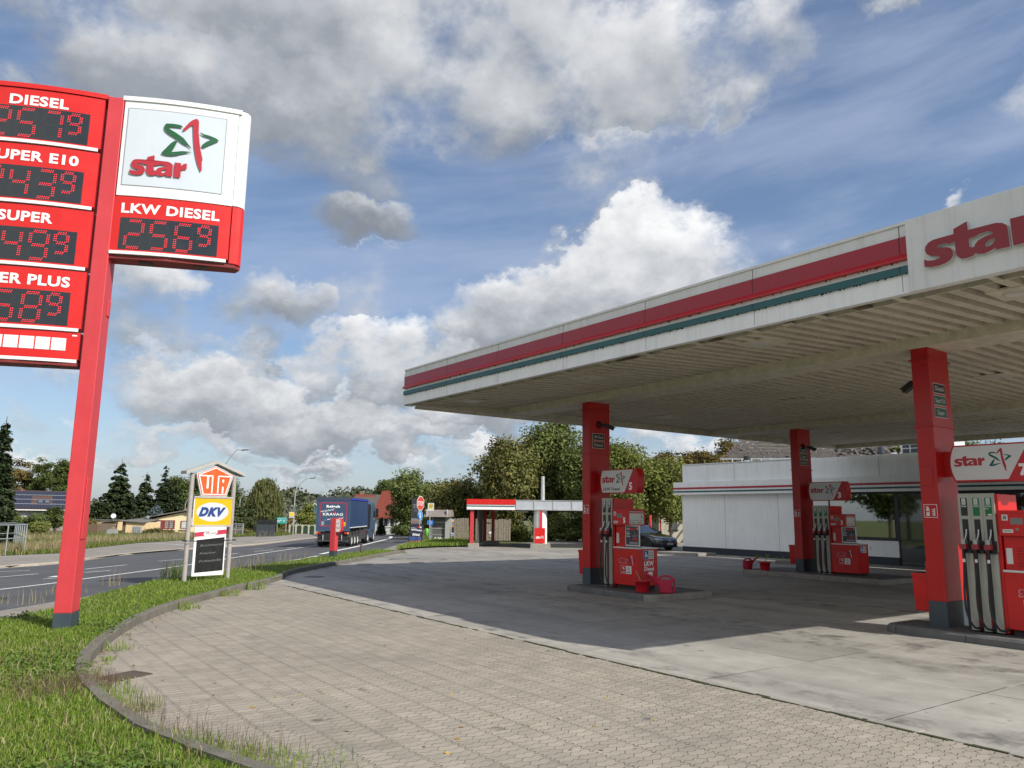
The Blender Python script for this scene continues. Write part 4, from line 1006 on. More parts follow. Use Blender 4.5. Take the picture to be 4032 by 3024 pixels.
    if lkw:
        mb.text('LKW', LETTER_W, Me, .39, .53, h=.12, w=.36, align='C', bold=.045, z=.004); mb.text('Diesel', LETTER_W, Me, .39, .40, h=.10, w=.36, align='C', bold=.03, z=.004)
        mb.rect(.36, .52, .265, .365, .004, LETTER_W, Me); mb.poly([(.29, .265), (.35, .265), (.35, .335), (.32, .335), (.29, .30)], .004, LETTER_W, Me); mb.cyl((.33, .26, .002), (.33, .26, .006), .02, m=PUMP_RED, n=10, M=Me); mb.cyl((.47, .26, .002), (.47, .26, .006), .02, m=PUMP_RED, n=10, M=Me)
    mb.build('sticker', t)
    return t, cx0, cx1
GG = LBL_G
BG = mat('grade_green', srgb('#0b6b3c'), rough=.4, var=0)
p5, c50, c51 = pump((-16.40, 15.02, .15), 5, [('DIESEL', LBL_B, 'LKW'), ('DIESEL', LBL_B, 'LKW')], 'red lorry diesel pump number 5 with two black hoses', lkw=True)
p7, c70, c71 = pump((-6.80, 15.02, .15), 7, [('DIESEL', LBL_B, None), ('SUPER', BG, None), ('SUPER', BG, 'E10')], 'red fuel pump number 7 at the right edge, three hoses')
p3, c30, c31 = pump((-16.62, 25.55, .12), 3, [('SUPER', BG, 'PLUS'), ('SUPER', BG, None), ('SUPER', BG, 'E10')], 'red fuel pump number 3 in front of the shop, three hoses')

# lit-box signs above the pumps, on the pillars
def pump_sign(loc, num, lab, lkw=False):
    t = thing('pump_number_sign', lab, 'pump sign', loc, 0, 'number signs above the pumps')
    Wd, Hh, th = 1.54, .68, .26
    def outline(inset=0.0, x0=0, x1=Wd, n=8):
        P = []
        for i in range(n+1):
            a = -1+2*i/n; P.append((x1-inset-.075*a*a, Hh/2+a*(Hh/2-inset)))
        for i in range(n+1):
            a = 1-2*i/n; P.append((x0+inset+.075*a*a, Hh/2+a*(Hh/2-inset)))
        return P
    M = front((0, 0, 0)); mb = MB(); mb.prism(outline(), -th, 0, SIGN_BOX, M); mb.build('box', t, bevel=.012)
    mb = MB(); O = outline(.028); L = O[9:]     # left curved side, top to bottom
    face = [(.99, .028), (1.36, Hh-.028)]+[p for p in L]
    mb.poly([(1.0, .028), (1.35, Hh-.028)]+L, .004, SIGN_FACE, M)
    if lkw:
        star_word(mb, LOGO_RED, M, .09, .30, .20, z=.007, w=.52); star_mark(mb, LOGO_RED, LOGO_TEAL, M, .68, .20, .40, z=.007, w=.36); mb.text('LKW Diesel', LBL_B, M, .14, .085, h=.085, w=.68, bold=.012, z=.007)
    else:
        star_word(mb, LOGO_RED, M, .09, .28, .20, z=.007, w=.54); star_mark(mb, LOGO_RED, LOGO_TEAL, M, .70, .17, .42, z=.007, w=.38)
    mb.text(str(num), LETTER_W, M, 1.18, .10, h=.19, bold=.05, z=.004); mb.build('face', t)
    mb = MB(); mb.box(-.16, .02, .05, .17, .1, .58, PILLAR_RED); mb.build('bracket', t)
    return t
SIGN_BOX = mat('sign_box_red', srgb('#bf1420'), rough=.35, var=.04); SIGN_FACE = mat('sign_box_white', (.66, .665, .66), rough=.35, var=.04)
pump_sign((-16.84, 15.36, 2.71), 5, 'red and white sign with number 5 and LKW Diesel on the left pillar', True)
pump_sign((-7.05, 15.36, 2.80), 7, 'red and white sign with number 7 cut off by the right edge')
pump_sign((-17.02, 25.95, 2.72), 3, 'red and white sign with number 3 on the far pillar')

# picture frames standing on the pump cabinets
def ad_frame(loc, lab, mirror=False):
    t = thing('framed_advert', lab, 'advert', loc, 0, 'framed adverts on the pump cabinets')
    M = front((0, 0, 0)); mb = MB(); mb.box(0, .54, 0, .03, 0, .56, ALU); mb.build('frame', t, bevel=.006)
    mb = MB(); mb.rect(.03, .51, .04, .53, .003, mat('poster_dark', (.045, .045, .065), rough=.3, var=.3, scale=8), M); mb.rect(.14, .38, .43, .49, .005, NOTICE_R, M); mb.rect(.40, .44, .455, .50, .005, SIGN_RED, M); mb.rect(.45, .49, .455, .50, .005, PAPER, M)
    for q in range(4): mb.rect(.05, .20-.03*(q % 2), .25+q*.04, .265+q*.04, .005, PAPER, M)
    mb.rect(.28, .46, .16, .22, .005, NOTICE_R, M); mb.rect(.16, .48, .06, .12, .005, mat('poster_grey', (.25, .24, .26), var=.1), M); mb.poly([(.24, .30), (.34, .29), (.36, .40), (.40, .30), (.50, .31), (.42, .24), (.3, .24)], .005, mat('poster_shape', (.16, .15, .19), var=.2), M); mb.text('500', PAPER, M, .06, .44, h=.05, bold=.03, z=.006)
    mb.build('poster', t); mb = MB(); mb.box(-.01, .55, -.03, .09, -.012, .0, DKGREY); mb.build('foot', t)
ad_frame((-16.4+c51-.57, 15.10, 1.275), 'silver framed advert standing on the lorry diesel pump cabinet')
ad_frame((-6.8+c71-.56, 15.10, 1.275), 'silver framed advert at the right edge on pump 7')
ad_frame((-16.62+c31-.57, 25.62, 1.245), 'silver framed dark advert standing on pump 3')

# waste bins hung on the pillars
def bin_(loc, lab):
    t = thing('waste_bin', lab, 'bin', loc, 0, 'red bins on the pillars')
    mb = MB(); mb.add([(0, 0, .70), (.36, 0, .70), (.36, .42, .70), (0, .42, .70), (.02, .03, 0), (.36, .03, 0), (.36, .39, 0), (.02, .39, 0)], [(0, 4, 5, 1), (1, 5, 6, 2), (2, 6, 7, 3), (3, 7, 4, 0), (4, 7, 6, 5)], PUMP_RED)
    mb.build('body', t, bevel=.012); mb = MB(); mb.box(-.008, .36, -.008, .428, .64, .70, PUMP_RED); mb.box(.02, .34, .02, .40, .66, .705, DARKGAP); mb.build('rim', t, bevel=.006)
bin_((-17.695, 15.25, .38), 'red waste bin on the left side of the pillar by pump 5')
bin_((-7.865, 15.25, .38), 'red waste bin on the left side of the pillar by pump 7')
bin_((-17.895, 25.85, .38), 'red waste bin on the left side of the pillar by pump 3')

# buckets and watering cans
BUCK = mat('bucket_red', srgb('#c8202c'), rough=.42, var=.06); BUCK2 = mat('can_red', srgb('#b8163a'), rough=.4, var=.06)
def bucket(loc, lab):
    t = thing('bucket', lab, 'bucket', loc, rnd.uniform(0, 1), 'red buckets on the islands')
    mb = MB(); mb.lathe([(.001, .0), (.155, .0), (.165, .02), (.185, .27), (.215, .27), (.215, .30), (.195, .30), (.18, .27), (.15, .03), (.001, .03)], BUCK, n=24); mb.build('pail', t)
    mb = MB(); mb.box(-.23, -.19, -.03, .03, .26, .31, BUCK); mb.box(.19, .23, -.03, .03, .26, .31, BUCK); mb.build('ear', t)
def squeegee(loc, lab, a=.5):
    t = thing('squeegee', lab, 'squeegee', loc, a, 'squeegees in the buckets')
    mb = MB(); mb.tube([(.05, 0, .08), (-.06, .0, .30), (-.19, .0, .52)], .014, mat('wood_handle', (.30, .24, .16), rough=.7, var=.2)); mb.build('handle', t)
    mb = MB(); mb.box(-.02, .10, -.10, .10, .05, .09, BLACK); mb.build('blade', t)
def watering_can(loc, rz, lab, s=1.0):
    t = thing('watering_can', lab, 'watering can', loc, rz, 'red watering cans on the islands'); t.scale = (s, s, s)
    M = frame((0, 0, 0), (1, 0, 0), (0, 0, 1)); mb = MB()
    mb.prism([(-.03, .01), (0, 0), (.25, 0), (.25, .30), (.21, .315), (.03, .315), (-.03, .30), (-.09, .27), (-.06, .14)], -.085, .085, BUCK2, M); mb.build('body', t, bevel=.03)
    mb = MB(); mb.prism([(-.09, .27), (-.03, .29), (.0, .335), (.05, .37), (.16, .37), (.21, .345), (.25, .30), (.25, .262), (.285, .262), (.285, .08), (.25, .08), (.25, .01), (.30, .02), (.325, .06), (.325, .31), (.29, .36), (.22, .40), (.12, .418), (.04, .41), (-.04, .375), (-.12, .33)], -.032, .032, BUCK2, M); mb.build('handle', t, bevel=.014)
    mb = MB(); mb.tube([(-.05, 0, .20), (-.17, 0, .33), (-.29, 0, .40), (-.33, 0, .425), (-.38, 0, .415)], [.05, .016], BUCK2); mb.build('spout', t)
bucket((-14.62, 14.78, .15), 'red bucket in front of the lorry diesel pump'); squeegee((-14.62, 14.78, .15), 'squeegee handle sticking out of the bucket by pump 5', .2)
watering_can((-14.20, 15.02, .15), FACE+R(-6), 'big red watering can at the right end of island 5', 1.1)
bucket((-18.35, 24.98, .15), 'red bucket at the left end of the far island'); squeegee((-18.35, 24.98, .15), 'squeegee handle sticking out of the bucket on the far island', 2.6)
watering_can((-18.95, 24.9, .15), FACE+R(200), 'red watering can at the left tip of the far island')

# ================================================================ shop
SH_W = mat('shop_wall', (.80, .815, .81), rough=.55, var=.06, scale=1.0, streak=.30, streakcol=(.28, .27, .25))
SH_B = mat('shop_plinth', srgb('#222c36'), rough=.6, var=.15, scale=3)
SH_RED = mat('shop_stripe_red', srgb('#a51b2e'), rough=.4, var=.05); SH_TEAL = mat('shop_stripe_teal', srgb('#0d4f55'), rough=.4, var=.05)
MIRROR = mat('mirror_glass', (.34, .35, .33), rough=.02, metal=1.0, var=0, bump=.012, bsc=1.2)
DGLASS = mat('dark_glass', (.030, .036, .034), rough=.03, metal=.0, var=0, spec=1.0, coat=1.0)
FRAME_D = mat('frame_dark', (.02, .024, .03), rough=.5, var=.1)
SX0, SX1, SY = -31.5, -3.0, 35.25
shop = thing('shop_building', 'low white flat-roofed shop with thin red and teal stripes behind the pumps', 'shop', (SX0, SY, 0))
def sb(mb, name, bevel=0, parent=None, **k):
    if parent is None: mb.v = [v-Vector((SX0, SY, 0)) for v in mb.v]
    return mb.build(name, parent or shop, bevel=bevel, **k)
mb = MB(); mb.box(SX0, SX1, SY, SY+9, .36, 3.4, SH_W) if False else None
mb.box(SX0, -22.06, SY, SY+9, .36, 3.6, SH_W); mb.box(-22.06, -18.66, SY, SY+.25, .36, 1.15, SH_W); mb.box(-5.2, SX1, SY, SY+9, .36, 3.6, SH_W); mb.box(-22.06, -5.2, SY+8, SY+9, 0, 3.6, SH_W)
for x in (-24.95, -28.4): mb.box(x, x+.02, SY-.004, SY, .36, 3.33, GREYLN)
sb(mb, 'wall', .0)
mb = MB(); mb.box(SX0-.02, -18.66, SY-.03, SY+.2, -.25, .36, SH_B); sb(mb, 'plinth'); mb = MB(); mb.box(-5.2, SX1+.02, SY-.03, SY+.2, -.25, .36, SH_B); sb(mb, 'plinth'); mb = MB(); mb.box(SX0-.02, SX0+.2, SY+.2, SY+9, -.25, .36, SH_B); sb(mb, 'plinth')
mb = MB(); mb.box(SX0+.12, SX1-.1, SY-.06, SY+8.9, 3.6, 5.06, SH_W); mb.box(SX0+.30, -23.6, SY-.10, SY-.06, 4.02, 5.0, SH_W)
for x in (-27.6, -23.6, -19.3, -13.2): mb.box(x, x+.025, SY-.106, SY-.1 if x > -24 else SY-.1, 4.05, 4.98, GREYLN)
sb(mb, 'parapet', .01)
mb = MB(); mb.box(SX0+.28, -23.55, SY-.14, SY+8.95, 5.06, 5.10, mat('coping', (.75, .78, .78), rough=.3, var=.05)); sb(mb, 'coping')
mb = MB(); mb.box(SX0-.3, SX1+.3, SY-.42, SY+.2, 3.33, 4.05, SH_W); mb.box(SX0-.3, SX0+.1, SY+.2, SY+9, 3.33, 4.05, SH_W)
mb.box(SX0-.33, SX1+.33, SY-.45, SY-.42, 3.64, 3.74, SH_RED); mb.box(SX0-.33, SX1+.33, SY-.45, SY-.42, 3.46, 3.54, SH_TEAL); mb.box(SX0-.33, SX0-.3, SY-.42, SY+9, 3.64, 3.74, SH_RED); mb.box(SX0-.33, SX0-.3, SY-.42, SY+9, 3.46, 3.54, SH_TEAL)
sb(mb, 'stripe_band', .006)
mb = MB(); mb.box(-22.06, -18.66, SY+.05, SY+.10, 1.15, 3.33, FRAME_D); wf = sb(mb, 'window')
mb = MB(); mb.box(-21.98-SX0, -18.80-SX0, .030, .045, 1.24, 3.24, MIRROR); mb.build('pane', wf)
mb = MB(); mb.box(-22.06-SX0, -18.66-SX0, -.03, .05, 1.10, 1.15, FRAME_D); mb.build('sill', wf)
for xa, xb in ((-18.66, -17.3), (-17.3, -15.9), (-15.9, -13.2), (-13.2, -10.5), (-10.5, -7.8), (-7.8, -5.2)):
    mb = MB(); mb.box(xa, xa+.07, SY+.04, SY+.12, 0, 3.33, FRAME_D); mb.box(xb-.07, xb, SY+.04, SY+.12, 0, 3.33, FRAME_D); mb.box(xa+.07, xb-.07, SY+.04, SY+.12, 3.2, 3.33, FRAME_D); mb.box(xa+.07, xb-.07, SY+.04, SY+.12, -.02, .12, FRAME_D)
    d = sb(mb, 'glass_door' if xb < -15 else 'window'); mb = MB(); mb.box(xa+.07-SX0, xb-.07-SX0, .06, .08, .12, 3.2, DGLASS); mb.build('pane', d)
M = front((-16.9, SY+.03, 1.3)); mb = MB()
for q, z in enumerate((0, .42, .66, .86)): mb.rect(0, .32, z, z+.19 if q else .38, 0, PAPER, M); mb.rect(0, .32, z+(.19 if q else .38), z+(.22 if q else .41), 0, NOTICE_R, M)
mb.rect(.18, .26, .18, .3, .003, BLUE_ST, M); sb(mb, 'door_notice')
mb = MB(); mb.box(-15.75, -15.4, SY-.16, SY+.02, 1.4, 2.2, BLACK); mb.box(-15.73, -15.42, SY-.15, SY+.02, 1.15, 1.4, PAPER); sb(mb, 'night_counter', .02)
mb = MB(); mb.box(-20.1, -19.98, SY-.02, SY, .66, .82, PAPER); sb(mb, 'socket', .01)
for (x, y, h, r, capm) in ((-28.3, SY+2, .45, .16, BLACK), (-23.0, SY+7, 1.1, .14, SH_B), (-22.3, SY+7, .6, .12, ALU), (-21.8, SY+7, .6, .12, ALU)):
    mb = MB(); mb.cyl((x, y, 5.05), (x, y, 5.06+h), r, m=ALU if capm is BLACK else capm, n=14); mb.cyl((x, y, 5.06+h*.6), (x, y, 5.06+h+.05), r+.03, m=capm, n=14); sb(mb, 'vent_pipe')
mb = MB(); mb.box(-24.4, -21.5, SY+5, SY+8, 5.05, 5.45, WHITE2); sb(mb, 'roof_hatch', .02)
mb = MB(); mb.box(-19.0, -16.6, SY+1.4, SY+2.6, 5.06, 5.75, mat('vent_box', (.42, .43, .42), rough=.5, var=.1))
for i in range(6): mb.box(-18.9+i*.385, -18.9+i*.385+.33, SY+1.38, SY+1.4, 5.12, 5.38, SH_B); mb.box(-18.9+i*.385, -18.9+i*.385+.33, SY+1.38, SY+1.4, 5.42, 5.68, SH_B)
sb(mb, 'ventilation_unit', .01)
struct(island(-36.4, -29.4, 32.75, 34.6, 'all', .15)) if False else None
def kerb_block(pts, h, name, m=ISL_L):
    mb = MB(); mb.prism(pts, -.1, h, m); return struct(mb.build(name, bevel=.03))
a, b = G(2588, 2182), G(2740, 2190)
kerb_block([(a.x, a.y), (b.x, b.y), (b.x+.3, b.y+1.3), (a.x+.4, a.y+1.6)], .16, 'kerb_island')
a, b = G(3050, 2220), G(3240, 2224)
kerb_block([(a.x, a.y), (b.x, b.y), (b.x, b.y+1.0), (a.x, a.y+1.0)], .15, 'kerb_island')
# red steel posts beside the car
for px, top, base, lab in ((2560, 2028, 2170, 'thick red steel post behind the black car roof'), (2600, 2010, 2150, 'thin red steel post above the beige wall')):
    p = ground_at(px, 52 if px == 2560 else 60); mb = MB(); mb.cyl((0, 0, 0), (0, 0, zrow(p, top)-p.z), .085 if px == 2560 else .06, m=RED_FADED, n=14)
    tag(mb.build('steel_post', loc=p), lab, 'post', 'red posts by the shop')

# ================================================================ old house behind the shop with its roof half gone
oh = ground_at(3050, 62); OH = thing('derelict_house', 'old brick house behind the shop, roof tiles half gone and rafters showing', 'house', oh, FACE+R(-14))
BRICK = mat('dark_brick', (.16, .10, .075), rough=.9, var=.3, scale=6, bump=.3)
mb = MB(); mb.box(-3.4, 9, 0, 8, 0, 5.5, BRICK); mb.build('wall', OH)
ez = zrow(oh, 1806)-oh.z; rz = ez+2.6
TILE = mat('weathered_tile', (.085, .072, .063), rough=.9, var=.45, scale=9, bump=.4); LATH = mat('grey_lath', (.38, .34, .29), rough=.9, var=.3)
mb = MB(); ti = random.Random(3)
nx, ny = 62, 20
for j in range(ny):
    for i in range(nx):
        u = i/nx; v = j/ny; hole = v > .24+.05*math.sin(i*.9)+.04*ti.random() and .22 < u < .70 and v < .97
        if hole or ti.random() < .04 or (u > .66 and ti.random() < .55): continue
        x0 = -4+13.4*u+max(0, (v*2.4)-u*13.4*.0) * (1 if u < .02 else 0); y0 = -.5+4.5*v; z0 = ez+(rz-ez)*v+.05
        if -4+13.4*u < -4+v*2.2: continue
        j1, j2, j3 = (ti.uniform(-.04, .04) for _ in range(3)); w_, h_ = .21, .27
        mb.add([(x0, y0+j1*.3, z0+j1), (x0+w_, y0, z0+j2), (x0+w_, y0+h_, z0+.15+j3), (x0, y0+h_, z0+.15+j1)], [(0, 1, 2, 3)], TILE)
mb.build('roof', OH); mb = MB()
for i in range(18): x = -3.2+i*.75; mb.box(x, x+.09, -.06, .06, 0, 5.2, LATH, Matrix.Translation((0, -.5, ez)) @ Matrix.Rotation(R(60), 4, 'X') @ Matrix.Rotation(R(-90), 4, 'X') @ Matrix.Rotation(R(-0), 4, 'X') if False else frame((0, -.5, ez-.05), (1, 0, 0), (0, -(rz-ez), 4.5)))
for j in range(14): v = .22+j*.055; mb.box(-2+ti.uniform(-1, .4), 4.6+ti.uniform(-1.5, .5), -.5+4.5*v-.02, -.5+4.5*v+.02, ez+(rz-ez)*v, ez+(rz-ez)*v+.04, LATH)
for i in range(26): x = 3.5+ti.random()*6; z = ez+ti.random()*2.4; a = ti.uniform(-1, 1); mb.box(-.9, .9, -.03, .03, -.03, .03, LATH, Matrix.Translation((x, ti.uniform(0, 3), z)) @ Matrix.Rotation(a, 4, 'Y'))
mb.build('rafters', OH); mb = MB(); mb.add([(-2.2, .6, ez-.05), (9.2, -.3, ez-.35), (9.2, 4.2, rz-.5), (-.6, 4.2, rz-.5)], [(0, 1, 2, 3)], DARKGAP); mb.build('loft_shade_sheet', OH); mb = MB(); mb.box(-4.1, 9.4, -.62, -.48, ez-.12, ez+.02, STEEL); mb.tube([(2.2, -.55, ez), (2.5, -.6, ez+.4), (2.9, -.5, ez+.45)], .04, STEEL); mb.build('gutter', OH); mb = MB(); mb.box(-3.3, 8.9, 0.1, 8, 5.4, 5.6, DARKGAP); mb.build('loft_floor', OH)  # dark sheet below the tiles imitates the shaded loft seen through the holes

# low beige outbuilding behind the car
p = ground_at(2595, 62); bb = thing('outbuilding', 'low beige rendered outbuilding with one dark window behind the car', 'building', p, FACE+R(6))
BEI = mat('beige_render', (.40, .37, .29), rough=.9, var=.12, scale=1.5, streak=.35, bump=.2)
mb = MB(); zt = zrow(p, 2027)-p.z; mb.box(0, 2.95, 0, 5, 0, zt, BEI); mb.box(-.06, .28, -.08, 5, 0, zt, BEI); mb.box(-.1, 3.05, -.12, 5.1, zt, zt+.1, mat('roof_felt', (.10, .10, .10), rough=.9, var=.2)); mb.build('wall', bb, bevel=.01)
mb = MB(); mb.box(.80, 1.50, -.03, .0, zrow(p, 2085)-p.z, zrow(p, 2030)-p.z, DGLASS); wi = mb.build('window', bb); mb = MB(); z = zrow(p, 2085)-p.z; mb.box(.76, 1.54, -.09, 0, z-.09, z, FRAME_D); mb.box(.86, .90, -.05, -.03, z, z+1.05, WHITE2); mb.build('sill', wi)
p = ground_at(2545, 68); bw = MB(); bw.box(-2.5, 1.6, 0, .3, 0, 2.0, mat('red_brick_wall', (.17, .075, .05), rough=.9, var=.35, scale=12, bump=.4)); tag(bw.build('brick_wall', loc=p, rotz=FACE), 'dark red brick wall behind the black car', 'wall')

# ================================================================ car wash
pl, pr_ = G(1853, 2155), G(2127, 2159)
wa = math.atan2(pr_.y-pl.y, pr_.x-pl.x); wash = thing('car_wash', 'small open car wash with red and white fascia at the far side of the forecourt', 'car wash', pl, wa)
Wx = (pr_-pl).length; Dw = dist_of(pl); zb = zrow(pl, 2006)-pl.z; zt = zrow(pl, 1965)-pl.z; xe = Wx*1.72; xr = Wx*.635
mb = MB(); mb.box(-.25, xr, -.25, -.2, zb, zt-.0, WHITE2); mb.box(-.28, xr+.0, -.28, -.25, zt-.33, zt, RED_SIGN); mb.box(-.27, xr-.02, -.265, -.25, zt-.46, zt-.40, LOGO_TEAL); mb.box(-.28, -.25, -.25, 5, zt-.33, zt, RED_SIGN); mb.box(-.27, -.25, -.25, 5, zb, zt-.33, WHITE2); mb.build('fascia', wash)
POLY = mat('milky_panel', (.44, .47, .50), rough=.3, var=.12, scale=2)
mb = MB(); n = 4
for i in range(n):
    x0 = xr+.02+(xe-xr)*i/n; x1 = xr+.02+(xe-xr)*(i+1)/n; mb.box(x0+.03, x1-.03, -.22, -.20, zb+.08, zt-.06, POLY); mb.box(x1-.03, x1+.03, -.25, -.19, zb, zt-.02, ALU)
mb.box(xr, xe, -.25, -.19, zt-.06, zt-.02, ALU); mb.box(xr, xe, -.25, -.19, zb, zb+.08, ALU); mb.build('fascia_panels', wash)
mb = MB(); mb.box(-.2, xe, -.15, 5, zt-.14, zt-.04, mat('wash_roof', (.35, .36, .36), rough=.6, var=.15)); mb.box(xe-.1, xe, -.15, 5, zb, zt-.1, ALU); mb.build('roof', wash)
CONC = mat('rough_concrete', (.30, .28, .24), rough=.95, var=.25, scale=5, bump=.4)
for x, y in ((.05, 0), (.55, 4.6), (1.1, 4.8)):
    mb = MB(); mb.box(x-.11, x+.11, y-.11, y+.11, .25, zb+.05, RED_FADED if y == 0 else PILLAR_RED); po = mb.build('post', wash, bevel=.01); mb = MB(); mb.box(x-.45 if y else x-.2, x+.45, y-.3, y+.3, -.1, .25, CONC); mb.build('footing', po, bevel=.02)
mb = MB(); mb.box(.35, .42, .3, 4.5, .2, zb, mat('wash_wall', (.10, .10, .095), rough=.6, var=.2)); mb.build('partition', wash)
mb = MB(); xm = Wx; mb.cyl((xm, .25, .3), (xm, .25, zb+.05), .42, m=WHITE2, n=24); mb.box(xm-.05, xm+.12, -.21, -.17, .3, zb+.03, RED_FADED); mb.box(xm-.36, xm+.30, -.34, -.2, .32, 1.25, RED_SIGN); star_word(mb, LETTER_W, front((xm-.28, -.345, .6)), 0, 0, .16, w=.3); star_mark(mb, LETTER_W, LETTER_W, front((xm-.28, -.345, .6)), .32, -.03, .22, w=.2)
po = mb.build('column', wash); mb = MB(); mb.box(xm-.62, xm+.62, -.5, .8, -.1, .3, CONC); mb.build('footing', po, bevel=.03)
mb = MB(); mb.cyl((xm+.15, .9, zt-.1), (xm+.15, .9, zrow(pr_, 1873)), .13, .11, m=ALU, n=14); mb.build('chimney', wash)
mb = MB(); mb.box(xr, xe-.4, 2.2, 2.4, zb-.06, zb+.02, BLACK); mb.box(Wx*.62, Wx*.82, 2.0, 2.3, zb-.14, zb-.06, PAPER); mb.build('ceiling_rail', wash)
wf_ = drape('wash_floor', [(p.x, p.y) for p in [G(1850, 2152), G(2330, 2158), G(2330, 2141), G(1890, 2139)]], .012, mat('wet_concrete', (.05, .05, .048), rough=.5, var=.3)); struct(wf_)

# wooden gates behind it
WOOD = mat('weathered_wood', (.23, .195, .15), rough=.9, var=.35, scale=7, streak=.5, streakcol=(.09, .075, .06), bump=.3)
def board_fence(px0, px1, top, base, D, lab, name='wooden_gate', cat='gate', m=None, group=None, bw=.2, vert=True):
    P = ground_at(px0, D); Q = ground_at(px1, D); L = (Q-P).length; a = math.atan2(Q.y-P.y, Q.x-P.x); h = zrow(P, top)-P.z
    t = thing(name, lab, cat, P, a, group); mb = MB(); x = 0; rr = random.Random(int(px0))
    if vert:
        while x < L-.02:
            w_ = min(bw*rr.uniform(.85, 1.1), L-x); mb.box(x, x+w_-.018, rr.uniform(-.012, .012), .03, .05, h+rr.uniform(-.05, .03), m or WOOD); x += w_
    else:
        z = .05
        while z < h: mb.box(0, L, 0, .03, z, min(z+bw-.02, h), m or WOOD); z += bw
    mb.build('boards', t); mb = MB()
    for x in (0.0, L/2-.05, L-.1): mb = MB(); mb.box(x, x+.1, .03, .13, 0, h+.02, m or WOOD); mb.build('post', t)
    for q in (.25, .75): mb = MB(); mb.box(.1, L-.1, .03, .06, h*q, h*q+.1, m or WOOD); mb.build('rail', t)
    return t, L, h
board_fence(1789, 1846, 2041, 2127, 58, 'grey weathered board fence left of the car wash post', 'wooden_fence', 'fence')
g, L, h = board_fence(1874, 2011, 2043, 2129, 60, 'wide weathered wooden gate seen through the car wash')
mb = MB(); M = front((0, -.03, 0)); mb.rect(L*.38, L*.50, .55, .72, .0, PAPER, M); mb.rect(L*.40, L*.56, .28, .5, .0, mat('worn_notice', (.3, .29, .26), var=.4, scale=20), M); mb.box(L*.33, L*.44, -.05, -.03, h*.82, h*.86, rust); mb.build('notice', g)

# ================================================================ bus stop group, stop sign, posters
ZINC = mat('zinc_post', (.50, .52, .52), rough=.4, metal=.5, var=.12, scale=10)
D0 = 58
p = ground_at(1705, D0); k = D0/FPX; sh = thing('bus_shelter', 'old bus shelter with grey canopy roof and graffiti on its side', 'bus shelter', p, FACE)
ASB = mat('fibre_roof', (.22, .19, .17), rough=.9, var=.3, scale=5, streak=.4, bump=.2); PLAS = mat('scratched_pane', (.115, .12, .105), rough=.35, var=.3, scale=4)
z0, z1 = zrow(p, 2035)-p.z, zrow(p, 2007)-p.z
mb = MB(); mb.box(-31*k, 73*k, -.6, 2.0, z0, z0+.06, CONC); mb.add([(-31*k, -.6, z0+.06), (75*k, -.6, z0+.06), (72*k, -.3, z1), (-29*k, -.3, z1), (-31*k, 2, z0+.06), (75*k, 2, z0+.06), (72*k, 1.8, z1), (-29*k, 1.8, z1)], [(0, 1, 2, 3), (3, 2, 6, 7), (1, 5, 6, 2), (4, 0, 3, 7)], ASB)
mb.box(57*k, 58.5*k, -.62, -.4, z0, z1+.02, PAPER); mb.box(-22*k, -20.5*k, -.62, -.4, z0, z1+.02, PAPER); mb.build('roof', sh)
mb = MB(); mb.box(0, 49*k, 0, .05, .1, z0, PLAS)
M = front((0, -.004, 0)); 
for q in range(3): mb.box(0, 49*k, -.02, 0, z0*(.28+.25*q), z0*(.28+.25*q)+.035, ALU)
mb.tube([(.25, -.02, .34), (.35, -.02, .2), (.45, -.02, .36), (.55, -.02, .2), (.6, -.02, .36), (.7, -.02, .22), (.78, -.02, .36), (.88, -.02, .24)], .022, LETTER_W); mb.tube([(.12, -.02, .22), (.2, -.02, .36), (.3, -.02, .22), (.18, -.02, .18)], .02, LETTER_W)
for q in range(4): mb.tube([(.1+.2*q, -.015, 1.75), (.2+.2*q, -.015, 1.85), (.24+.2*q, -.015, 1.72), (.3+.2*q, -.015, 1.8)], .008, BLACK)
mb.build('side_pane', sh); mb = MB(); mb.box(50*k, 67*k, -.2, 1.9, 0, z0, mat('pale_concrete', (.36, .36, .34), rough=.9, var=.15, streak=.3)); mb.build('side_wall', sh); mb = MB(); mb.box(-.1, 50*k, 1.8, 1.9, 0, z0, CONC); mb.build('back_wall', sh)
mb = MB(); mb.box(-3*k, -1*k, 0, .06, 0, z0, ZINC); mb.build('post', sh)
def plate(mb, w, h, m, edge=None, z=0.0, M=None): mb.box(-w/2, w/2, 0, .012, 0, h, m, M)
D1 = 56; p = ground_at(1693, D1); k = D1/FPX; bs = thing('bus_stop_sign', 'white bus stop sign with yellow round H on a thin pole', 'bus stop sign', p, FACE)
zt = zrow(p, 1981)-p.z; zb = zrow(p, 2011)-p.z; mb = MB(); mb.cyl((0, .03, 0), (0, .03, zt), .035, m=ZINC, n=10); mb.build('pole', bs)
mb = MB(); mb.box(-9*k, 15*k, -.01, .01, zb, zt, PAPER); M = front((-9*k, -.011, zb)); h = zt-zb; c = 12*k
YEL = mat('sign_yellow', srgb('#e8c518'), var=.03); GRN = mat('sign_green', srgb('#1d4a2a'), var=.03)
mb.cyl((c, h*.62, .0), (c, h*.62, .003), h*.29, m=GRN, n=24, M=M); mb.cyl((c, h*.62, .003), (c, h*.62, .005), h*.24, m=YEL, n=24, M=M); mb.text('H', GRN, M, c, h*.50, h=h*.24, align='C', bold=.03, z=.007); mb.rect(.03, 24*k-.03, h*.2, h*.27, .003, YEL, M); mb.build('plate', bs)
p = ground_at(1694, 57); ib = thing('info_board', 'small blue board on the pole beside the bus shelter', 'sign', p, FACE); z0_, z1_ = zrow(p, 2066)-p.z, zrow(p, 2049)-p.z; k = 57/FPX
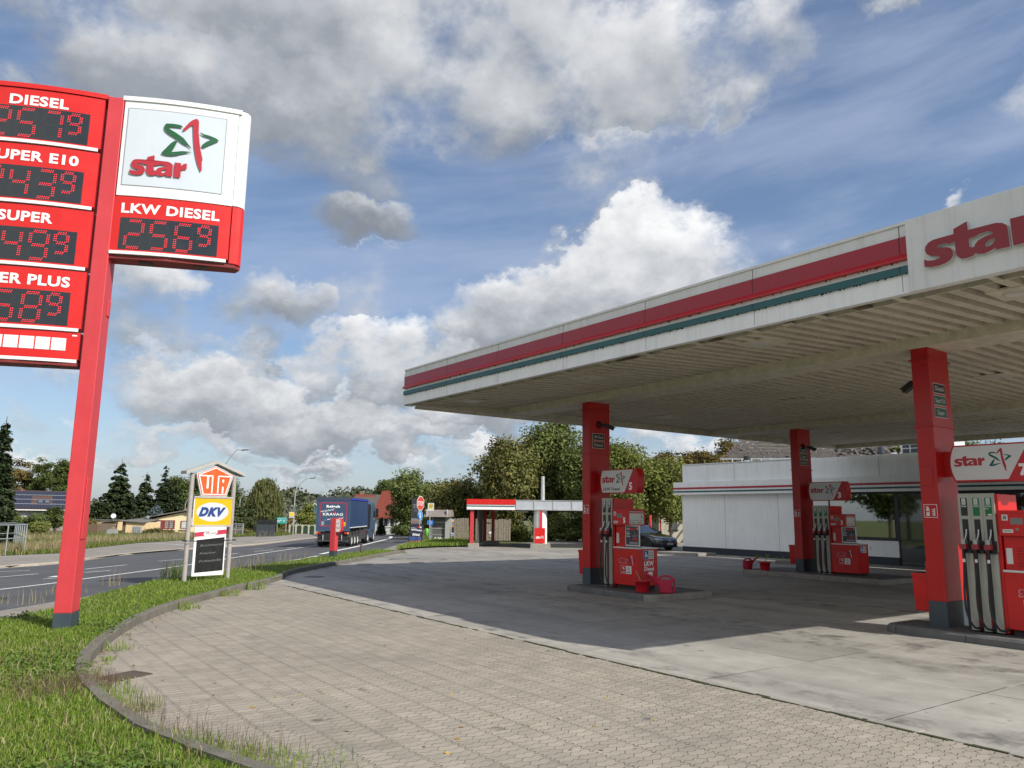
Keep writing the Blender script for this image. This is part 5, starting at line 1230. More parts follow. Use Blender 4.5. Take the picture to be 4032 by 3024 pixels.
mb = MB(); mb.cyl((4*k, .05, 0), (4*k, .05, z1_), .03, m=ZINC, n=8); mb.build('pole', ib); mb = MB(); mb.box(-11*k, 12*k, 0, .02, z0_, z1_, mat('board_blue', srgb('#2a78c8'), var=.05)); 
for q in range(3): mb.rect(-2*k, 8*k, z0_+.06+q*.08, z0_+.08+q*.08, .003, PAPER, front((0, 0, 0)))
mb.build('plate', ib)
# stop sign with a round blue plate below, both seen edge-on
D2 = 57; p = ground_at(1655, D2); k = D2/FPX; st = thing('stop_sign', 'red octagonal STOP sign turned aslant above a round blue plate', 'stop sign', p, FACE+R(66))
zc = zrow(p, 1982)-p.z; r = 28*k; mb = MB(); mb.cyl((0, .03, 0), (0, .03, zc+.1), .035, m=ZINC, n=10); mb.build('pole', st)
Ms = front((0, 0, zc)); oc = lambda rr: [(rr*math.cos(R(22.5+45*i)), rr*math.sin(R(22.5+45*i))) for i in range(8)]
mb = MB(); mb.prism(oc(r*1.06), -.01, .0, PAPER, Ms); mb.prism(oc(r*.98), .0, .003, mat('stop_red', srgb('#c4463c'), rough=.5, var=.06), Ms); mb.text('STOP', PAPER, Ms, 0, -r*.30, h=r*.6, w=r*1.6, align='C', bold=.02, z=.005); mb.build('octagon', st)
zc2 = zrow(p, 2030)-p.z; M2 = front((0, 0, zc2)); r2 = 19*k; mb = MB(); mb.cyl((0, 0, -.01), (0, 0, 0), r2, m=PAPER, n=28, M=M2); mb.cyl((0, 0, 0), (0, 0, .003), r2*.95, m=mat('blue_disc', srgb('#3f8fd2'), rough=.5, var=.08), n=28, M=M2); mb.poly([(-.2*r2, .6*r2), (.1*r2, .6*r2), (.1*r2, -.2*r2), (.3*r2, -.2*r2), (0, -.65*r2), (-.35*r2, -.2*r2), (-.2*r2, -.2*r2)], .005, PAPER, M2); mb.build('round_plate', st)
# dark town totem
D3 = 78; p = ground_at(1619, D3); k = D3/FPX; tt = thing('town_totem', 'tall dark town welcome board with light grey band behind the stop sign', 'sign', p, FACE)
zt = zrow(p, 1963)-p.z; zm0, zm1 = zrow(p, 2061)-p.z, zrow(p, 2041)-p.z; AN = mat('anthracite', (.035, .038, .045), rough=.5, var=.12)
mb = MB(); mb.box(0, 46*k, 0, .3, 0, zt, AN); M = front((0, 0, 0)); LGR = mat('totem_grey', (.20, .205, .215), var=.08); mb.box(0, 46*k, -.015, 0, zm0, zm1, LGR)
mb.text('Hanse', mat('totem_letters', (.30, .31, .33), var=0), M, 6*k, zrow(p, 1990)-p.z, h=5*k, w=28*k, bold=.02, z=.01); mb.text('Demmin', MATS['totem_letters'], M, 8*k, zrow(p, 1999)-p.z, h=5*k, w=34*k, bold=.02, z=.01)
for q in range(3): mb.rect(10*k, 32*k, zrow(p, 2006+4*q)-p.z, zrow(p, 2005+4*q)-p.z, .01, LGR, M); mb.poly([((4+8*q)*k, zm0+.12), ((7+8*q)*k, zm0+.05), ((10+8*q)*k, zm0+.12), ((10+8*q)*k, zm0+.28), ((4+8*q)*k, zm0+.28)], .02, mat('crest_red', (.25, .10, .08), var=.2), M)
for q in range(5): mb.poly([(q*9*k, zt), ((q+.5)*9*k, zt+.22*(.4+.6*((q*7) % 3)/2)), ((q+1)*9*k, zt)], .0, AN, M)
mb.build('board', tt)
# green litter bin
p = ground_at(1683, 64); k = 64/FPX; lb = thing('litter_bin', 'bright green plastic litter bin by the bus shelter', 'bin', p, FACE); zt = zrow(p, 2080)-p.z; zb = zrow(p, 2115)-p.z; LIME = mat('lime_plastic', srgb('#6fb94a'), rough=.45, var=.06)
mb = MB(); mb.lathe([(.001, max(zb, 0)), (6.2*k, max(zb, 0)), (7.2*k, zt*.72), (7.2*k, zt*.78), (.001, zt*.78)], LIME, n=18); mb.build('body', lb); mb = MB(); mb.lathe([(7.6*k, zt*.78), (7.6*k, zt*.86), (5*k, zt*.98), (.001, zt)], LIME, n=18); mb.build('lid', lb); mb = MB(); mb.cyl((0, .2, 0), (0, .2, zt*.7), .04, m=ZINC, n=8); mb.build('post', lb)
# poster case beside the shelter
p = ground_at(1772, 61); k = 61/FPX; pc = thing('poster_case', 'tall poster with sun and hills between bus shelter and fence', 'poster', p, FACE); z0_, z1_ = zrow(p, 2110)-p.z, zrow(p, 2043)-p.z
mb = MB(); mb.box(0, 17*k, 0, .1, z0_, z1_, AN); mb.box(0, .05, .02, .08, 0, z0_, AN); mb.box(17*k-.05, 17*k, .02, .08, 0, z0_, AN); mb.build('case', pc); mb = MB(); M = front((0, 0, z0_)); h = z1_-z0_; w_ = 17*k
for a, b, c in ((0, .18, '#d8dde2'), (.2, .5, '#3a2f2a'), (.5, .62, '#c98a3a'), (.62, .74, '#6f93c0'), (.74, .8, '#2f7a4a'), (.8, .98, '#b9c6d8')): mb.rect(.02, w_-.02, h*a+.01, h*b, .004, mat('poster'+c[1:], srgb(c), var=.2, scale=15), M)
mb.cyl((w_/2, h*.84, .004), (w_/2, h*.84, .007), w_*.28, m=mat('poster_sun', srgb('#e8963a'), var=.05), n=16, M=M); mb.rect(.06, w_-.06, h*.03, h*.12, .006, BLUE_ST, M); mb.build('sheet', pc)
# tilted advert board on the verge
p = G(1632, 2147, .0); k = dist_of(p)/FPX; ab = thing('advert_board', 'tilted black advert board offering 500 euro on the grass by the road', 'advert', p, FACE+R(4)); ab.rotation_euler[1] = R(6.0)
w_, h = 53*k, 78*k; mb = MB(); mb.box(-w_/2, w_/2, 0, .08, 0, h, BLACK); mb.build('frame', ab, bevel=.01); M = front((-w_/2, -.001, 0)); mb = MB()
mb.rect(.05, w_-.05, .05, h-.05, .003, mat('ad_night', (.03, .03, .06), rough=.3, var=.5, scale=4), M); mb.rect(.05, w_-.05, h*.12, h*.42, .005, mat('ad_blue', (.05, .08, .22), rough=.3, var=.7, scale=6), M); mb.poly([(.10, h*.05), (w_-.07, h*.05), (w_-.07, h*.28), (.10, h*.18)], .007, SIGN_RED, M); mb.rect(w_*.72, w_*.88, h*.12, h*.22, .009, PAPER, M)
mb.rect(w_*.55, w_*.68, h*.88, h*.96, .006, SIGN_RED, M); mb.rect(w_*.70, w_*.84, h*.88, h*.96, .006, PAPER, M)
mb.text('GEWINNEN!', LETTER_W, M, w_/2, h*.725, h=h*.07, w=w_*.8, align='C', bold=.04, z=.008); mb.text('500€', LETTER_W, M, w_*.52, h*.48, h=h*.10, w=w_*.56, align='C', bold=.04, z=.008); mb.rect(w_*.08, w_*.5, h*.84, h*.855, .008, LETTER_W, M); mb.rect(w_*.15, w_*.5, h*.14, h*.15, .01, LETTER_W, M)
mb.build('sheet', ab)
# red entrance totem and rusty stake in the verge
p = G(1305, 2196, .05); k = dist_of(p)/FPX; et = thing('entrance_totem', 'short red entrance post with white arrow plate in front of the truck', 'sign', p, FACE+R(-14)); h = zrow(p, 2040)-p.z
w_ = 22*k; mb = MB(); mb.box(-w_/2, w_/2, 0, .32, .30, h, RED_FADED); mb.build('post', et, bevel=.01); mb = MB(); mb.box(-w_/2-.002, w_/2+.002, -.002, .322, -.1, .30, DKGREY); mb.build('base_sleeve', et)
mb = MB(); z0_, z1_ = h-.64, h-.02; pr = [(w_/2, z0_), (w_/2+17*k, z0_), (w_/2+21*k, z0_+.08), (w_/2+24*k, z0_+.25), (w_/2+24*k, z1_-.25), (w_/2+21*k, z1_-.08), (w_/2+17*k, z1_), (w_/2, z1_)]; M = front((0, .05, 0)); mb.prism(pr, -.22, 0, RED_SIGN, M)
cx_, cy_ = w_/2+10*k, (z0_+z1_)/2; mb.poly([(w_/2+(q[0]-w_/2)*.94, cy_+(q[1]-cy_)*.92) for q in pr], .004, PAPER, M); mb.poly([(w_/2+16*k, z0_+.14), (w_/2+18*k, z0_+.14), (w_/2+22*k, cy_), (w_/2+18*k, z1_-.10), (w_/2+16*k, z1_-.10), (w_/2+19*k, cy_)], .007, SIGN_RED, M); mb.text('Auto', DKGREY, M, w_/2+2*k, cy_+.07, h=.055, w=9*k, z=.007, bold=.01); mb.text('wäsche', DKGREY, M, w_/2+1.5*k, cy_-.13, h=.055, w=13*k, z=.007, bold=.01); mb.build('arrow_plate', et)
p = G(1421, 2183, .05); mb = MB(); mb.box(-.04, .04, -.04, .04, -.2, zrow(p, 2143)-p.z, rust); tag(mb.build('stake', loc=p), 'thin rusty stake in the verge right of the truck', 'stake')

# ================================================================ the roof-topped fuel card sign and the chalk board strapped to it
pl, pr_ = G(723.5, 2296, .06), G(894, 2285, .06); ua = math.atan2(pr_.y-pl.y, pr_.x-pl.x); Lw = ((pr_-pl).xy).length
us = thing('fuel_card_sign', 'grey post sign with little roof over orange UTA and yellow DKV plates', 'sign', pl, ua)
kz = lambda r_: zrow(pl, r_)-pl.z
POST = mat('painted_post', (.36, .33, .31), rough=.5, var=.12, scale=6)
mb = MB(); 
zp = kz(1862)
for x in (0, Lw):
    mb = MB(); mb.cyl((x, 0, -.2), (x, 0, zp), .065, m=POST, n=16); mb.build('post', us)
zr = kz(1822); mb = MB(); ov = Lw*.20
for s in (-1, 1):
    xa = Lw/2; xb = Lw/2+s*(Lw/2+ov); zA, zB = zr, kz(1868)
    n_ = Vector((-(zB-zA), 0, (xb-xa))).normalized()*(.09 if s > 0 else -.09)
    q = [(xa, zA), (xb, zB), (xb+n_.x*0, zB+.09), (xa, zA+.09)]
    mb.prism([(a, b) for a, b in (q if s > 0 else q[::-1])], -.16, .16, mat('grey_trim', (.40, .39, .36), rough=.6, var=.12), front((0, 0, 0)))
mb.build('roof', us, bevel=.006)
ORG = mat('orange_plate', srgb('#e05a26'), rough=.4, var=.05, streak=.06, streakcol=(.9, .75, .5)); DKV_Y = mat('yellow_plate', srgb('#e3ad14'), rough=.4, var=.04, streak=.1, streakcol=(.75, .45, .1)); NAVY = mat('navy', srgb('#24427e'), var=.03)
z0_, z1_ = kz(1952), kz(1830); M = front((0, -.08, 0)); c = Lw/2; h = z1_-z0_
pent = lambda q: [(c-.30*Lw*q, z0_+h*.5-h*.5*q), (c+.30*Lw*q, z0_+h*.5-h*.5*q), (c+.44*Lw*q, z0_+h*.5+h*.22*q), (c, z0_+h*.5+h*.5*q), (c-.44*Lw*q, z0_+h*.5+h*.22*q)]
mb = MB(); mb.prism(pent(1.0), -.06, .0, PAPER, M); mb.poly(pent(.955), .006, mat('plate_red_line', srgb('#c83a30'), var=0), M); mb.poly(pent(.915), .012, PAPER, M); mb.poly(pent(.83), .018, ORG, M)
def bar(x0, x1, y0, y1, m=LETTER_W): mb.rect(c+x0*Lw, c+x1*Lw, z0_+y0*h, z0_+y1*h, .024, m, M)
bar(-.36, -.055, .645, .685); bar(.055, .36, .645, .685); bar(-.085, -.055, .10, .685); bar(.055, .085, .10, .685)     # the T stands between the two white lines
bar(-.20, -.155, .25, .645)                                                                                                         # slot of the U
bar(.165, .205, .46, .56); bar(.165, .205, .10, .32)                                                                           # A: counter and legs
mb.build('orange_plate', us)
mb = MB(); mb.box(.06, Lw-.06, -.1, -.04, kz(1960), kz(1953), MATS['grey_trim']); mb.box(.06, Lw-.06, -.1, -.04, kz(2075), kz(2068), MATS['grey_trim']); mb.build('cross_rail', us, bevel=.004)
z0_, z1_ = kz(2067), kz(1961); mb = MB(); mb.box(.07, Lw-.07, -.075, -.045, z0_, z1_, PAPER); M = front((.07, -.077, z0_)); w_ = Lw-.14; h = z1_-z0_; mb.rect(.03, w_, 0, h, .002, DKV_Y, M)
el = [(w_*.5+w_*.42*math.cos(2*math.pi*i/40), h*.49+h*.36*math.sin(2*math.pi*i/40)) for i in range(40)]; mb.poly(el, .004, mat('oval_grey', (.60, .62, .64), var=.05, streak=.15, streakcol=(.4, .4, .38)), M); mb.text('DKV', NAVY, M, w_*.49, h*.345, h=h*.30, w=w_*.72, align='C', bold=.075, shear=.35, z=.007); mb.build('yellow_plate', us)
# chalk board
cb = thing('chalk_board', 'black chalkboard in white frame with red café banner, strapped to the sign posts', 'menu board', pl, ua)
def chx(px): return (px-723.5)/(894-723.5)*Lw
x0, x1 = chx(739), chx(865); z0_, z1_ = kz(2271), kz(2075); w_ = x1-x0; h = z1_-z0_
mb = MB(); mb.box(x0, x1, -.16, -.12, z0_, z1_, WHITE2); cbf = mb.build('frame', cb, bevel=.02); M = front((x0, -.161, z0_)); mb = MB()
mb.poly([(.0, h*.80), (w_, h*.86), (w_, h*.95), (.0, h*.89)], .002, mat('banner_red', srgb('#b8344a'), var=.04), M); mb.poly([(.0, h*.785), (w_, h*.85), (w_, h*.855), (.0, h*.79)], .002, MATS['banner_red'], M)
el = [(w_*.49+w_*.22*math.cos(2*math.pi*i/32), h*.875+h*.065*math.sin(2*math.pi*i/32)+.1*w_*math.cos(2*math.pi*i/32)*.3) for i in range(32)]; mb.poly(el, .005, PAPER, M); star_mark(mb, LOGO_RED, LOGO_TEAL, M, w_*.33, h*.84, h*.085, z=.008, w=w_*.13); mb.text('café', LOGO_TEAL, M, w_*.47, h*.855, h=h*.035, w=w_*.2, shear=.3, z=.008, rot=.08); mb.build('banner', cb)
mb = MB(); CHB = mat('chalkboard', (.010, .012, .012), rough=.5, var=.5, scale=6); mb.poly([(w_*.07, h*.075), (w_*.95, h*.10), (w_*.95, h*.79), (w_*.07, h*.735)], .004, CHB, M); CHALK = mat('chalk', (.17, .17, .165), rough=.9, var=.6, scale=40)
for q, wd in enumerate(('Bockwurst', 'Knacker', 'Frikadelle')): mb.text(wd, CHALK, M, w_*.18, h*(.60-.16*q), h=h*.045, w=w_*(.72, .52, .70)[q], shear=.35, z=.008, rot=.05)
mb.build('slate', cb)
mb = MB(); zz = kz(2131); mb.box(-.09, Lw+.09, -.175, -.165, zz, zz+.018, BLACK); mb.box(-.09, Lw+.09, .09, .10, zz, zz+.018, BLACK); mb.box(-.1, -.085, -.17, .1, zz, zz+.03, BLACK); mb.box(Lw+.085, Lw+.1, -.17, .1, zz, zz+.03, BLACK); mb.build('strap', cb)

pz = G(2903, 2193); mb = MB(); mb.box(-.12, .12, -.05, .05, 0, .02, PAPER, Matrix.Rotation(R(12), 4, 'Y')); tag(mb.build('paper_scrap', loc=pz, rotz=.6), 'white scrap of paper lying at the foot of the shop wall', 'litter')

# ================================================================ tipper lorry on the road
def wheel(parent, x, y, r, w_, rim_m, name='wheel', side=1, spokes=0):
    mb = MB(); M = Matrix.Translation((x, y, r)) @ Matrix.Rotation(R(90), 4, 'Y')
    TY = mat('tyre', (.02, .02, .021), rough=.85, var=.15)
    mb.lathe([(r*.60, -w_/2), (r*.93, -w_/2), (r, -w_*.36), (r, w_*.36), (r*.93, w_/2), (r*.60, w_/2)], TY, n=28, M=M)
    o = mb.build(name, parent); m2 = MB(); d = side*w_/2
    m2.lathe([(r*.62, d*.95), (r*.55, d*.70), (r*.30, d*.55), (r*.24, d*.9), (.001, d*.95)], rim_m, n=24, M=M)
    if spokes:
        for i in range(spokes):
            a = 2*math.pi*i/spokes
            for da in (-.16, .16):
                c, s_ = math.cos(a+da), math.sin(a+da); c2, s2 = math.cos(a), math.sin(a)
                m2.add([(r*.1*c2-r*.05*s2, r*.1*s2+r*.05*c2, d*1.0), (r*.1*c2+r*.05*s2, r*.1*s2-r*.05*c2, d*1.0), (r*.60*c+r*.03*s_, r*.60*s_-r*.03*c, d*.98), (r*.60*c-r*.05*s_, r*.60*s_+r*.05*c, d*.98)], [(0, 1, 2, 3)], mat('spoke', (.55, .55, .55), rough=.3, metal=.6, var=0), M)
    m2.build('rim', o); return o
ra, rb, fl = G(1379, 2152, -.02), G(1466, 2134, -.02), G(1259, 2153, -.02)
hd = (rb-ra).xy.normalized(); th_ = math.atan2(hd.y, hd.x)-R(90)
S = ((ra-fl).xy.length)/2.46
c_ = (ra+fl)/2
lor = thing('tipper_lorry', 'dark blue tipper lorry with lettered tailgate driving away on the road', 'truck', c_, th_); lor.scale = (S, S, S)
TB = mat('lorry_blue', srgb('#3b4f69'), rough=.42, var=.08, scale=.8, streak=.2, streakcol=(.08, .09, .1)); TBS = mat('lorry_side_blue', srgb('#2b4065'), rough=.4, var=.05, scale=.8); TARP = mat('lorry_tarp', srgb('#3b4258'), rough=.7, var=.12); CHAS = mat('chassis_dark', (.016, .016, .017), rough=.7, var=.3); MUD = mat('mudguard', (.05, .05, .052), rough=.6, var=.2); RIMW = mat('rim_white', (.55, .55, .53), rough=.4, metal=.3, var=.1)
# y forward from the rear axle line's trailing edge, x right
YR, YF = -1.25, 7.2
mb = MB(); mb.box(-1.22, 1.22, YR+.08, YF, 1.46, 3.55, TBS); mb.box(-1.25, -1.14, YR, YR+.14, 1.25, 3.62, TB); mb.box(1.14, 1.25, YR, YR+.14, 1.25, 3.62, TB); mb.box(1.223, 1.25, YF-.1, YF, 1.46, 3.6, TB); mb.box(-1.25, 1.25, YR+.1, YF, 1.40, 1.47, mat('lorry_sill', (.66, .68, .70), rough=.4, var=.05)); mb.build('tipper_body', lor, bevel=.015)
mb = MB(); xs = 14
for i in range(xs):
    xa, xb = -1.27+2.54*i/xs, -1.27+2.54*(i+1)/xs; sg = lambda x: 3.38+.07*abs(math.sin(x*3.6))
    mb.add([(xa, YR-.02, sg(xa)), (xb, YR-.02, sg(xb)), (xb, YR-.02, 3.68), (xa, YR-.02, 3.68)], [(0, 1, 2, 3)], TARP)
mb.box(-1.27, 1.27, YR-.015, YF, 3.58, 3.68, TARP); mb.box(1.27, 1.275, YR+.1, YF, 3.50, 3.62, mat('tarp_edge', srgb('#3038a0'), rough=.6, var=.1)); mb.build('roof_tarp', lor, bevel=.02)
mb = MB(); Mt = front((0, YR, 0)); mb.box(-1.14, 1.14, YR+.0, YR+.08, 1.40, 3.5, TB)
LRED = mat('lorry_red_line', srgb('#a8253c'), rough=.5, var=.05)
for (a, b, c, d) in ((-1.0, 1.0, 3.22, 3.28), (-1.0, 1.0, 1.52, 1.58), (-1.0, -.94, 1.52, 3.28), (.94, 1.0, 1.52, 3.28)): mb.rect(a, b, c, d, .004, LRED, Mt)
for x in (-.36, .44): mb.rect(x, x+.02, 1.45, 3.42, .003, CHAS, Mt)
mb.text('Reisch', LETTER_W, Mt, -.03, 2.92, h=.16, w=1.0, align='C', bold=.06, z=.006); mb.text('versichert?', LETTER_W, Mt, -.92, 2.55, h=.15, w=1.0, shear=.4, z=.006, rot=.16, bold=.005); mb.text('KRAVAG', LETTER_W, Mt, -.02, 2.32, h=.19, w=1.48, align='C', bold=.02, z=.006); mb.poly([(.10, 2.40), (.22, 2.55), (.12, 2.68), (.0, 2.55)], .005, LRED, Mt); mb.text('... wo denn sonst!', LETTER_W, Mt, -.62, 1.96, h=.14, w=1.42, shear=.4, z=.006, rot=.10, bold=.005)
mb.rect(-.85, -.65, 1.60, 1.90, .005, mat('flap_grey', (.30, .31, .30), var=.1), Mt); mb.rect(.74, .94, 1.56, 1.83, .006, mat('yellow_badge', srgb('#d8c53a'), var=.05), Mt); mb.rect(.77, .91, 1.64, 1.72, .008, mat('badge_green', srgb('#3f8a3a'), var=0), Mt); mb.build('tailgate', lor, bevel=.01)
mb = MB(); mb.box(-1.25, 1.25, YR-.02, YR+.3, 1.18, 1.42, TB); mb.box(-.5, .5, YR+.3, 10.2, .85, 1.15, CHAS); mb.box(-1.1, 1.1, YR+.1, YR+.3, .55, 1.15, CHAS); mb.box(-.9, .9, .4, 5, .9, 1.38, CHAS); mb.build('chassis', lor)
mb = MB(); mb.box(-1.22, 1.22, YR-.05, YR+.08, .42, .53, MUD); mb.box(-.72, -.66, YR, YR+.1, .53, .9, ALU); mb.box(.66, .72, YR, YR+.1, .53, .9, ALU); mb.build('bumper', lor, bevel=.015)
for s in (-1, 1):
    mb = MB(); x0 = s*1.05; mb.box(x0-.17, x0+.17, YR-.04, YR+.05, .98, 1.12, mat('tail_lamp', srgb('#b0231c'), rough=.25, var=.05)); mb.box(x0+s*.08-.03, x0+s*.08+.09*s if s > 0 else x0-.08+.03, YR-.045, YR+.0, .99, 1.11, mat('indicator', srgb('#d9a56a'), rough=.3, var=0)); mb.build('tail_light', lor)
    mb = MB(); mb.box(s*.62, s*1.12, YR+.32, YR+.36, .35, 1.0, MUD); mb.build('mud_flap', lor)
for y in (0.0, 1.31, 2.62):
    for s in (-1, 1):
        wheel(lor, s*1.06, y, .50, .38, RIMW, side=s)
        mb = MB(); a0 = 8
        P = [(math.cos(R(a))*.60, math.sin(R(a))*.60) for a in range(20, 161, 14)]
        for p_, q_ in zip(P[:-1], P[1:]): mb.add([(s*1.24, y+p_[0], .5+p_[1]), (s*1.24, y+q_[0], .5+q_[1]), (s*.8, y+q_[0], .5+q_[1]), (s*.8, y+p_[0], .5+p_[1])], [(0, 1, 2, 3)], MUD)
        mb.build('mudguard', lor)
for s in (-1, 1):
    wheel(lor, s*1.04, 7.5, .50, .5, RIMW, side=s); wheel(lor, s*1.06, 11.2, .50, .34, RIMW, side=s)
    mb = MB(); mb.box(s*.75, s*1.22, 3.6, 6.6, .45, 1.15, MUD) if s > 0 else mb.box(-1.22, -.75, 3.6, 6.6, .45, 1.15, MUD); mb.box(min(s*1.0, s*1.235), max(s*1.0, s*1.235), 5.9, 6.1, .85, 1.0, MATS['tail_lamp']); mb.build('side_guard', lor)
    mb = MB(); mb.box(min(s*.8, s*1.23), max(s*.8, s*1.23), 8.4, 10.4, .4, 1.12, TB); mb.build('side_skirt', lor, bevel=.03)
    mb = MB(); mb.box(min(s*.75, s*1.24), max(s*.75, s*1.24), 6.9, 8.1, 1.02, 1.2, MUD); mb.build('mudguard', lor, bevel=.05)
    mb = MB(); mb.box(min(s*1.28, s*1.52), max(s*1.28, s*1.52), 11.6, 11.75, 2.15, 2.95, BLACK); mb.tube([(s*1.2, 11.5, 2.9), (s*1.4, 11.65, 2.95)], .03, BLACK); mb.build('mirror', lor, bevel=.05)
mb = MB(); mb.prism([(9.5, .9), (11.95, .9), (12.05, 1.6), (11.9, 2.6), (11.5, 3.25), (10.9, 3.45), (9.9, 3.5), (9.5, 3.3)], -1.23, 1.23, TB, frame((0, 0, 0), (0, 1, 0), (0, 0, 1))); mb.build('cab', lor, bevel=.06)
mb = MB(); mb.box(-1.15, 1.15, 9.46, 9.5, 1.2, 3.3, CHAS); mb.box(1.231, 1.236, 10.6, 11.6, 1.9, 2.7, DGLASS); mb.box(-1.236, -1.231, 10.6, 11.6, 1.9, 2.7, DGLASS); mb.build('cab_window', lor); mb = MB(); mb.box(-.4, .4, 9.6, 10.2, 3.5, 3.6, PAPER); mb.build('roof_vent', lor, bevel=.03)

# ================================================================ parked car by the shop
CARP = mat('car_paint', (.010, .012, .020), rough=.16, var=0, spec=.6, coat=1.0); CARG = mat('car_glass', (.035, .045, .052), rough=.03, var=0, spec=1.0, coat=1.0); CHR = mat('chrome', (.7, .7, .7), rough=.15, metal=1, var=0); CARB = mat('car_black', (.008, .008, .009), rough=.4, var=0)
p = G(2636, 2168); hdv = (-cam_f.xy.normalized()*math.cos(R(34))+_r.xy.normalized()*math.sin(R(34))); ca = math.atan2(hdv.y, hdv.x)-R(90)
car = thing('parked_car', 'black estate car with silver wheels parked left of the shop', 'car', p, ca); car.scale = (1.02,)*3
ST = [(0, .62, .24, .50, .56, .50), (-.06, .76, .20, .60, .66, .62), (-.22, .86, .18, .70, .75, .72), (-.50, .905, .18, .79, .83, .76), (-.95, .92, .18, .885, .925, .78), (-1.40, .92, .18, .945, .985, .78), (-1.55, .92, .18, .955, 1.01, .72), (-2.30, .92, .18, .975, 1.42, .60), (-2.75, .92, .18, .985, 1.475, .60), (-3.5, .92, .18, .99, 1.46, .60), (-4.2, .91, .18, 1.0, 1.39, .58), (-4.68, .88, .2, 1.0, 1.06, .62), (-4.86, .80, .28, .88, .92, .62)]
mb = MB(); rows = []
for y, w_, zb_, be, tp, wr in ST:
    half = [(0, zb_), (w_*.80, zb_), (w_*.97, zb_+.10), (w_, (zb_+be)*.52), (w_*.985, be-.10), (w_*.945, be), (wr, tp-.045 if tp-be > .12 else tp-.02), (wr*.72, tp), (0, tp+.012)]
    rows.append([(x, y, z) for x, z in half]+[(-x, y, z) for x, z in half[-2:0:-1]])
n = len(rows[0])
def carfaces(sel, m):
    vs = [v for r_ in rows for v in r_]; fs = []
    for i in range(len(rows)-1):
        for k in range(n):
            if sel(i, k): fs.append((i*n+k, i*n+(k+1) % n, (i+1)*n+(k+1) % n, (i+1)*n+k))
    return vs, fs
isg = lambda i, k: (6 <= i <= 10 and k in (5, 10)) or (i in (6, 10) and k in (6, 7, 8, 9))
vs, fs = carfaces(lambda i, k: not isg(i, k), CARP); mb.add(vs, fs, CARP, smooth=True); mb.add(rows[0], [tuple(range(n))], CARP); mb.add(rows[-1], [tuple(range(n-1, -1, -1))], CARP); bo = mb.build('body', car)
mb = MB(); vs, fs = carfaces(isg, CARG); mb.add(vs, fs, CARG, smooth=False); mb.build('windows', car)
mb = MB()
for s in (-1, 1):
    mb.tube([(s*.885, -1.5, .985), (s*.60, -2.28, 1.405)], .022, CHR if s > 0 else CARB, sub=1); mb.tube([(s*.60, -2.28, 1.405), (s*.60, -2.75, 1.45), (s*.60, -3.5, 1.435), (s*.58, -4.2, 1.36)], .02, CHR); mb.tube([(s*.885, -1.5, .97), (s*.89, -3.5, .985), (s*.89, -4.2, .995)], .014, CHR); mb.box(s*.74-.03, s*.74+.03, -2.85, -2.78, 1.0, 1.44, CARB)
mb.build('window_trim', car)
for s in (-1, 1):
    for y in (-.93, -3.72):
        wheel(car, s*.80, y, .335, .23, mat('alloy_dark', (.03, .03, .032), rough=.4, var=0), side=s, spokes=5)
        mb = MB(); mb.cyl((s*.90, y, .35), (s*.924, y, .35), .385, m=CARB, n=28); mb.build('wheel_arch', car)
    mb = MB(); mb.add([(s*.54, -.02, .585), (s*.84, -.17, .62), (s*.885, -.42, .705), (s*.80, -.25, .715), (s*.56, -.075, .66)], [(0, 1, 2, 3, 4) if s > 0 else (4, 3, 2, 1, 0)], mat('lamp_glass', (.42, .45, .48), rough=.08, metal=.4, var=.3, scale=14)); mb.v = [v+Vector((s*.012, .035, .0)) for v in mb.v]; mb.build('headlight', car)
    mb = MB(); mb.box(s*.94-.03 if s > 0 else -1.08, s*1.08 if s > 0 else -.91, -1.85, -1.68, .98, 1.12, CARP); mb.build('wing_mirror', car, bevel=.03)
mb = MB(); Mg = frame((0, .02, 0), (-1, 0, 0), (0, 0, 1)); mb.rect(-.62, .62, .26, .50, .0, CARB, Mg); mb.rect(-.50, .50, .54, .585, .0, CARB, Mg)
for q in range(4): mb.box(-.66, .66, .02, .04, .285+q*.052, .298+q*.052, CHR)
mb.box(-.70, .70, -.10, .03, .19, .25, CARB); mb.build('grille', car)
mb = MB(); mb.rect(-.26, .26, .335, .445, .03, PAPER, Mg); mb.rect(-.26, -.215, .335, .445, .032, BLUE_ST, Mg); mb.text('PI OD 230', BLACK, Mg, .02, .36, h=.06, w=.42, align='C', bold=.02, z=.034); mb.build('number_plate', car)
mb = MB(); mb.lathe([(.085, 0), (.085, .012), (.068, .012), (.068, 0)], CHR, n=24, M=Mg @ Matrix.Translation((0, .585, .02))); mb.poly([(-.05, .62), (-.035, .625), (-.01, .55), (.01, .55), (.035, .625), (.05, .62), (.015, .535), (-.015, .535)], .03, CHR, Mg); mb.build('emblem', car)

# ================================================================ street lamps
def lamp(px, D, top, head_px, head_py, lab, r=.06):
    P = ground_at(px, D); H = zrow(P, top)-P.z; L = (head_px-px)*D/FPX; zh = zrow(P, head_py)-P.z
    t = thing('street_lamp', lab, 'street lamp', P, FACE, 'grey curved street lamps'); mb = MB()
    mb.tube([(0, 0, 0), (0, 0, H*.45), (0, 0, H*.72), (.05*L, 0, H*.85), (.22*L, 0, H*.95), (.5*L, 0, zh-.12), (.72*L, 0, zh-.05)], [r*1.2, r*.7], ZINC, n=10); mb.build('pole', t)
    mb = MB(); s = 1 if L > 0 else -1; mb.prism([(.66*L, zh-.09), (.72*L, zh-.13), (.92*L, zh-.06), (L, zh-.0), (.9*L, zh+.05), (.72*L, zh+.0)], -.13, .13, mat('lamp_grey', (.16, .165, .17), rough=.5, var=.1), front((0, 0, 0))); mb.build('lamp_head', t, bevel=.02); return t
lamp(856, 74, 1800, 967, 1769, 'grey street lamp whose arm curves out behind the orange UTA plate')
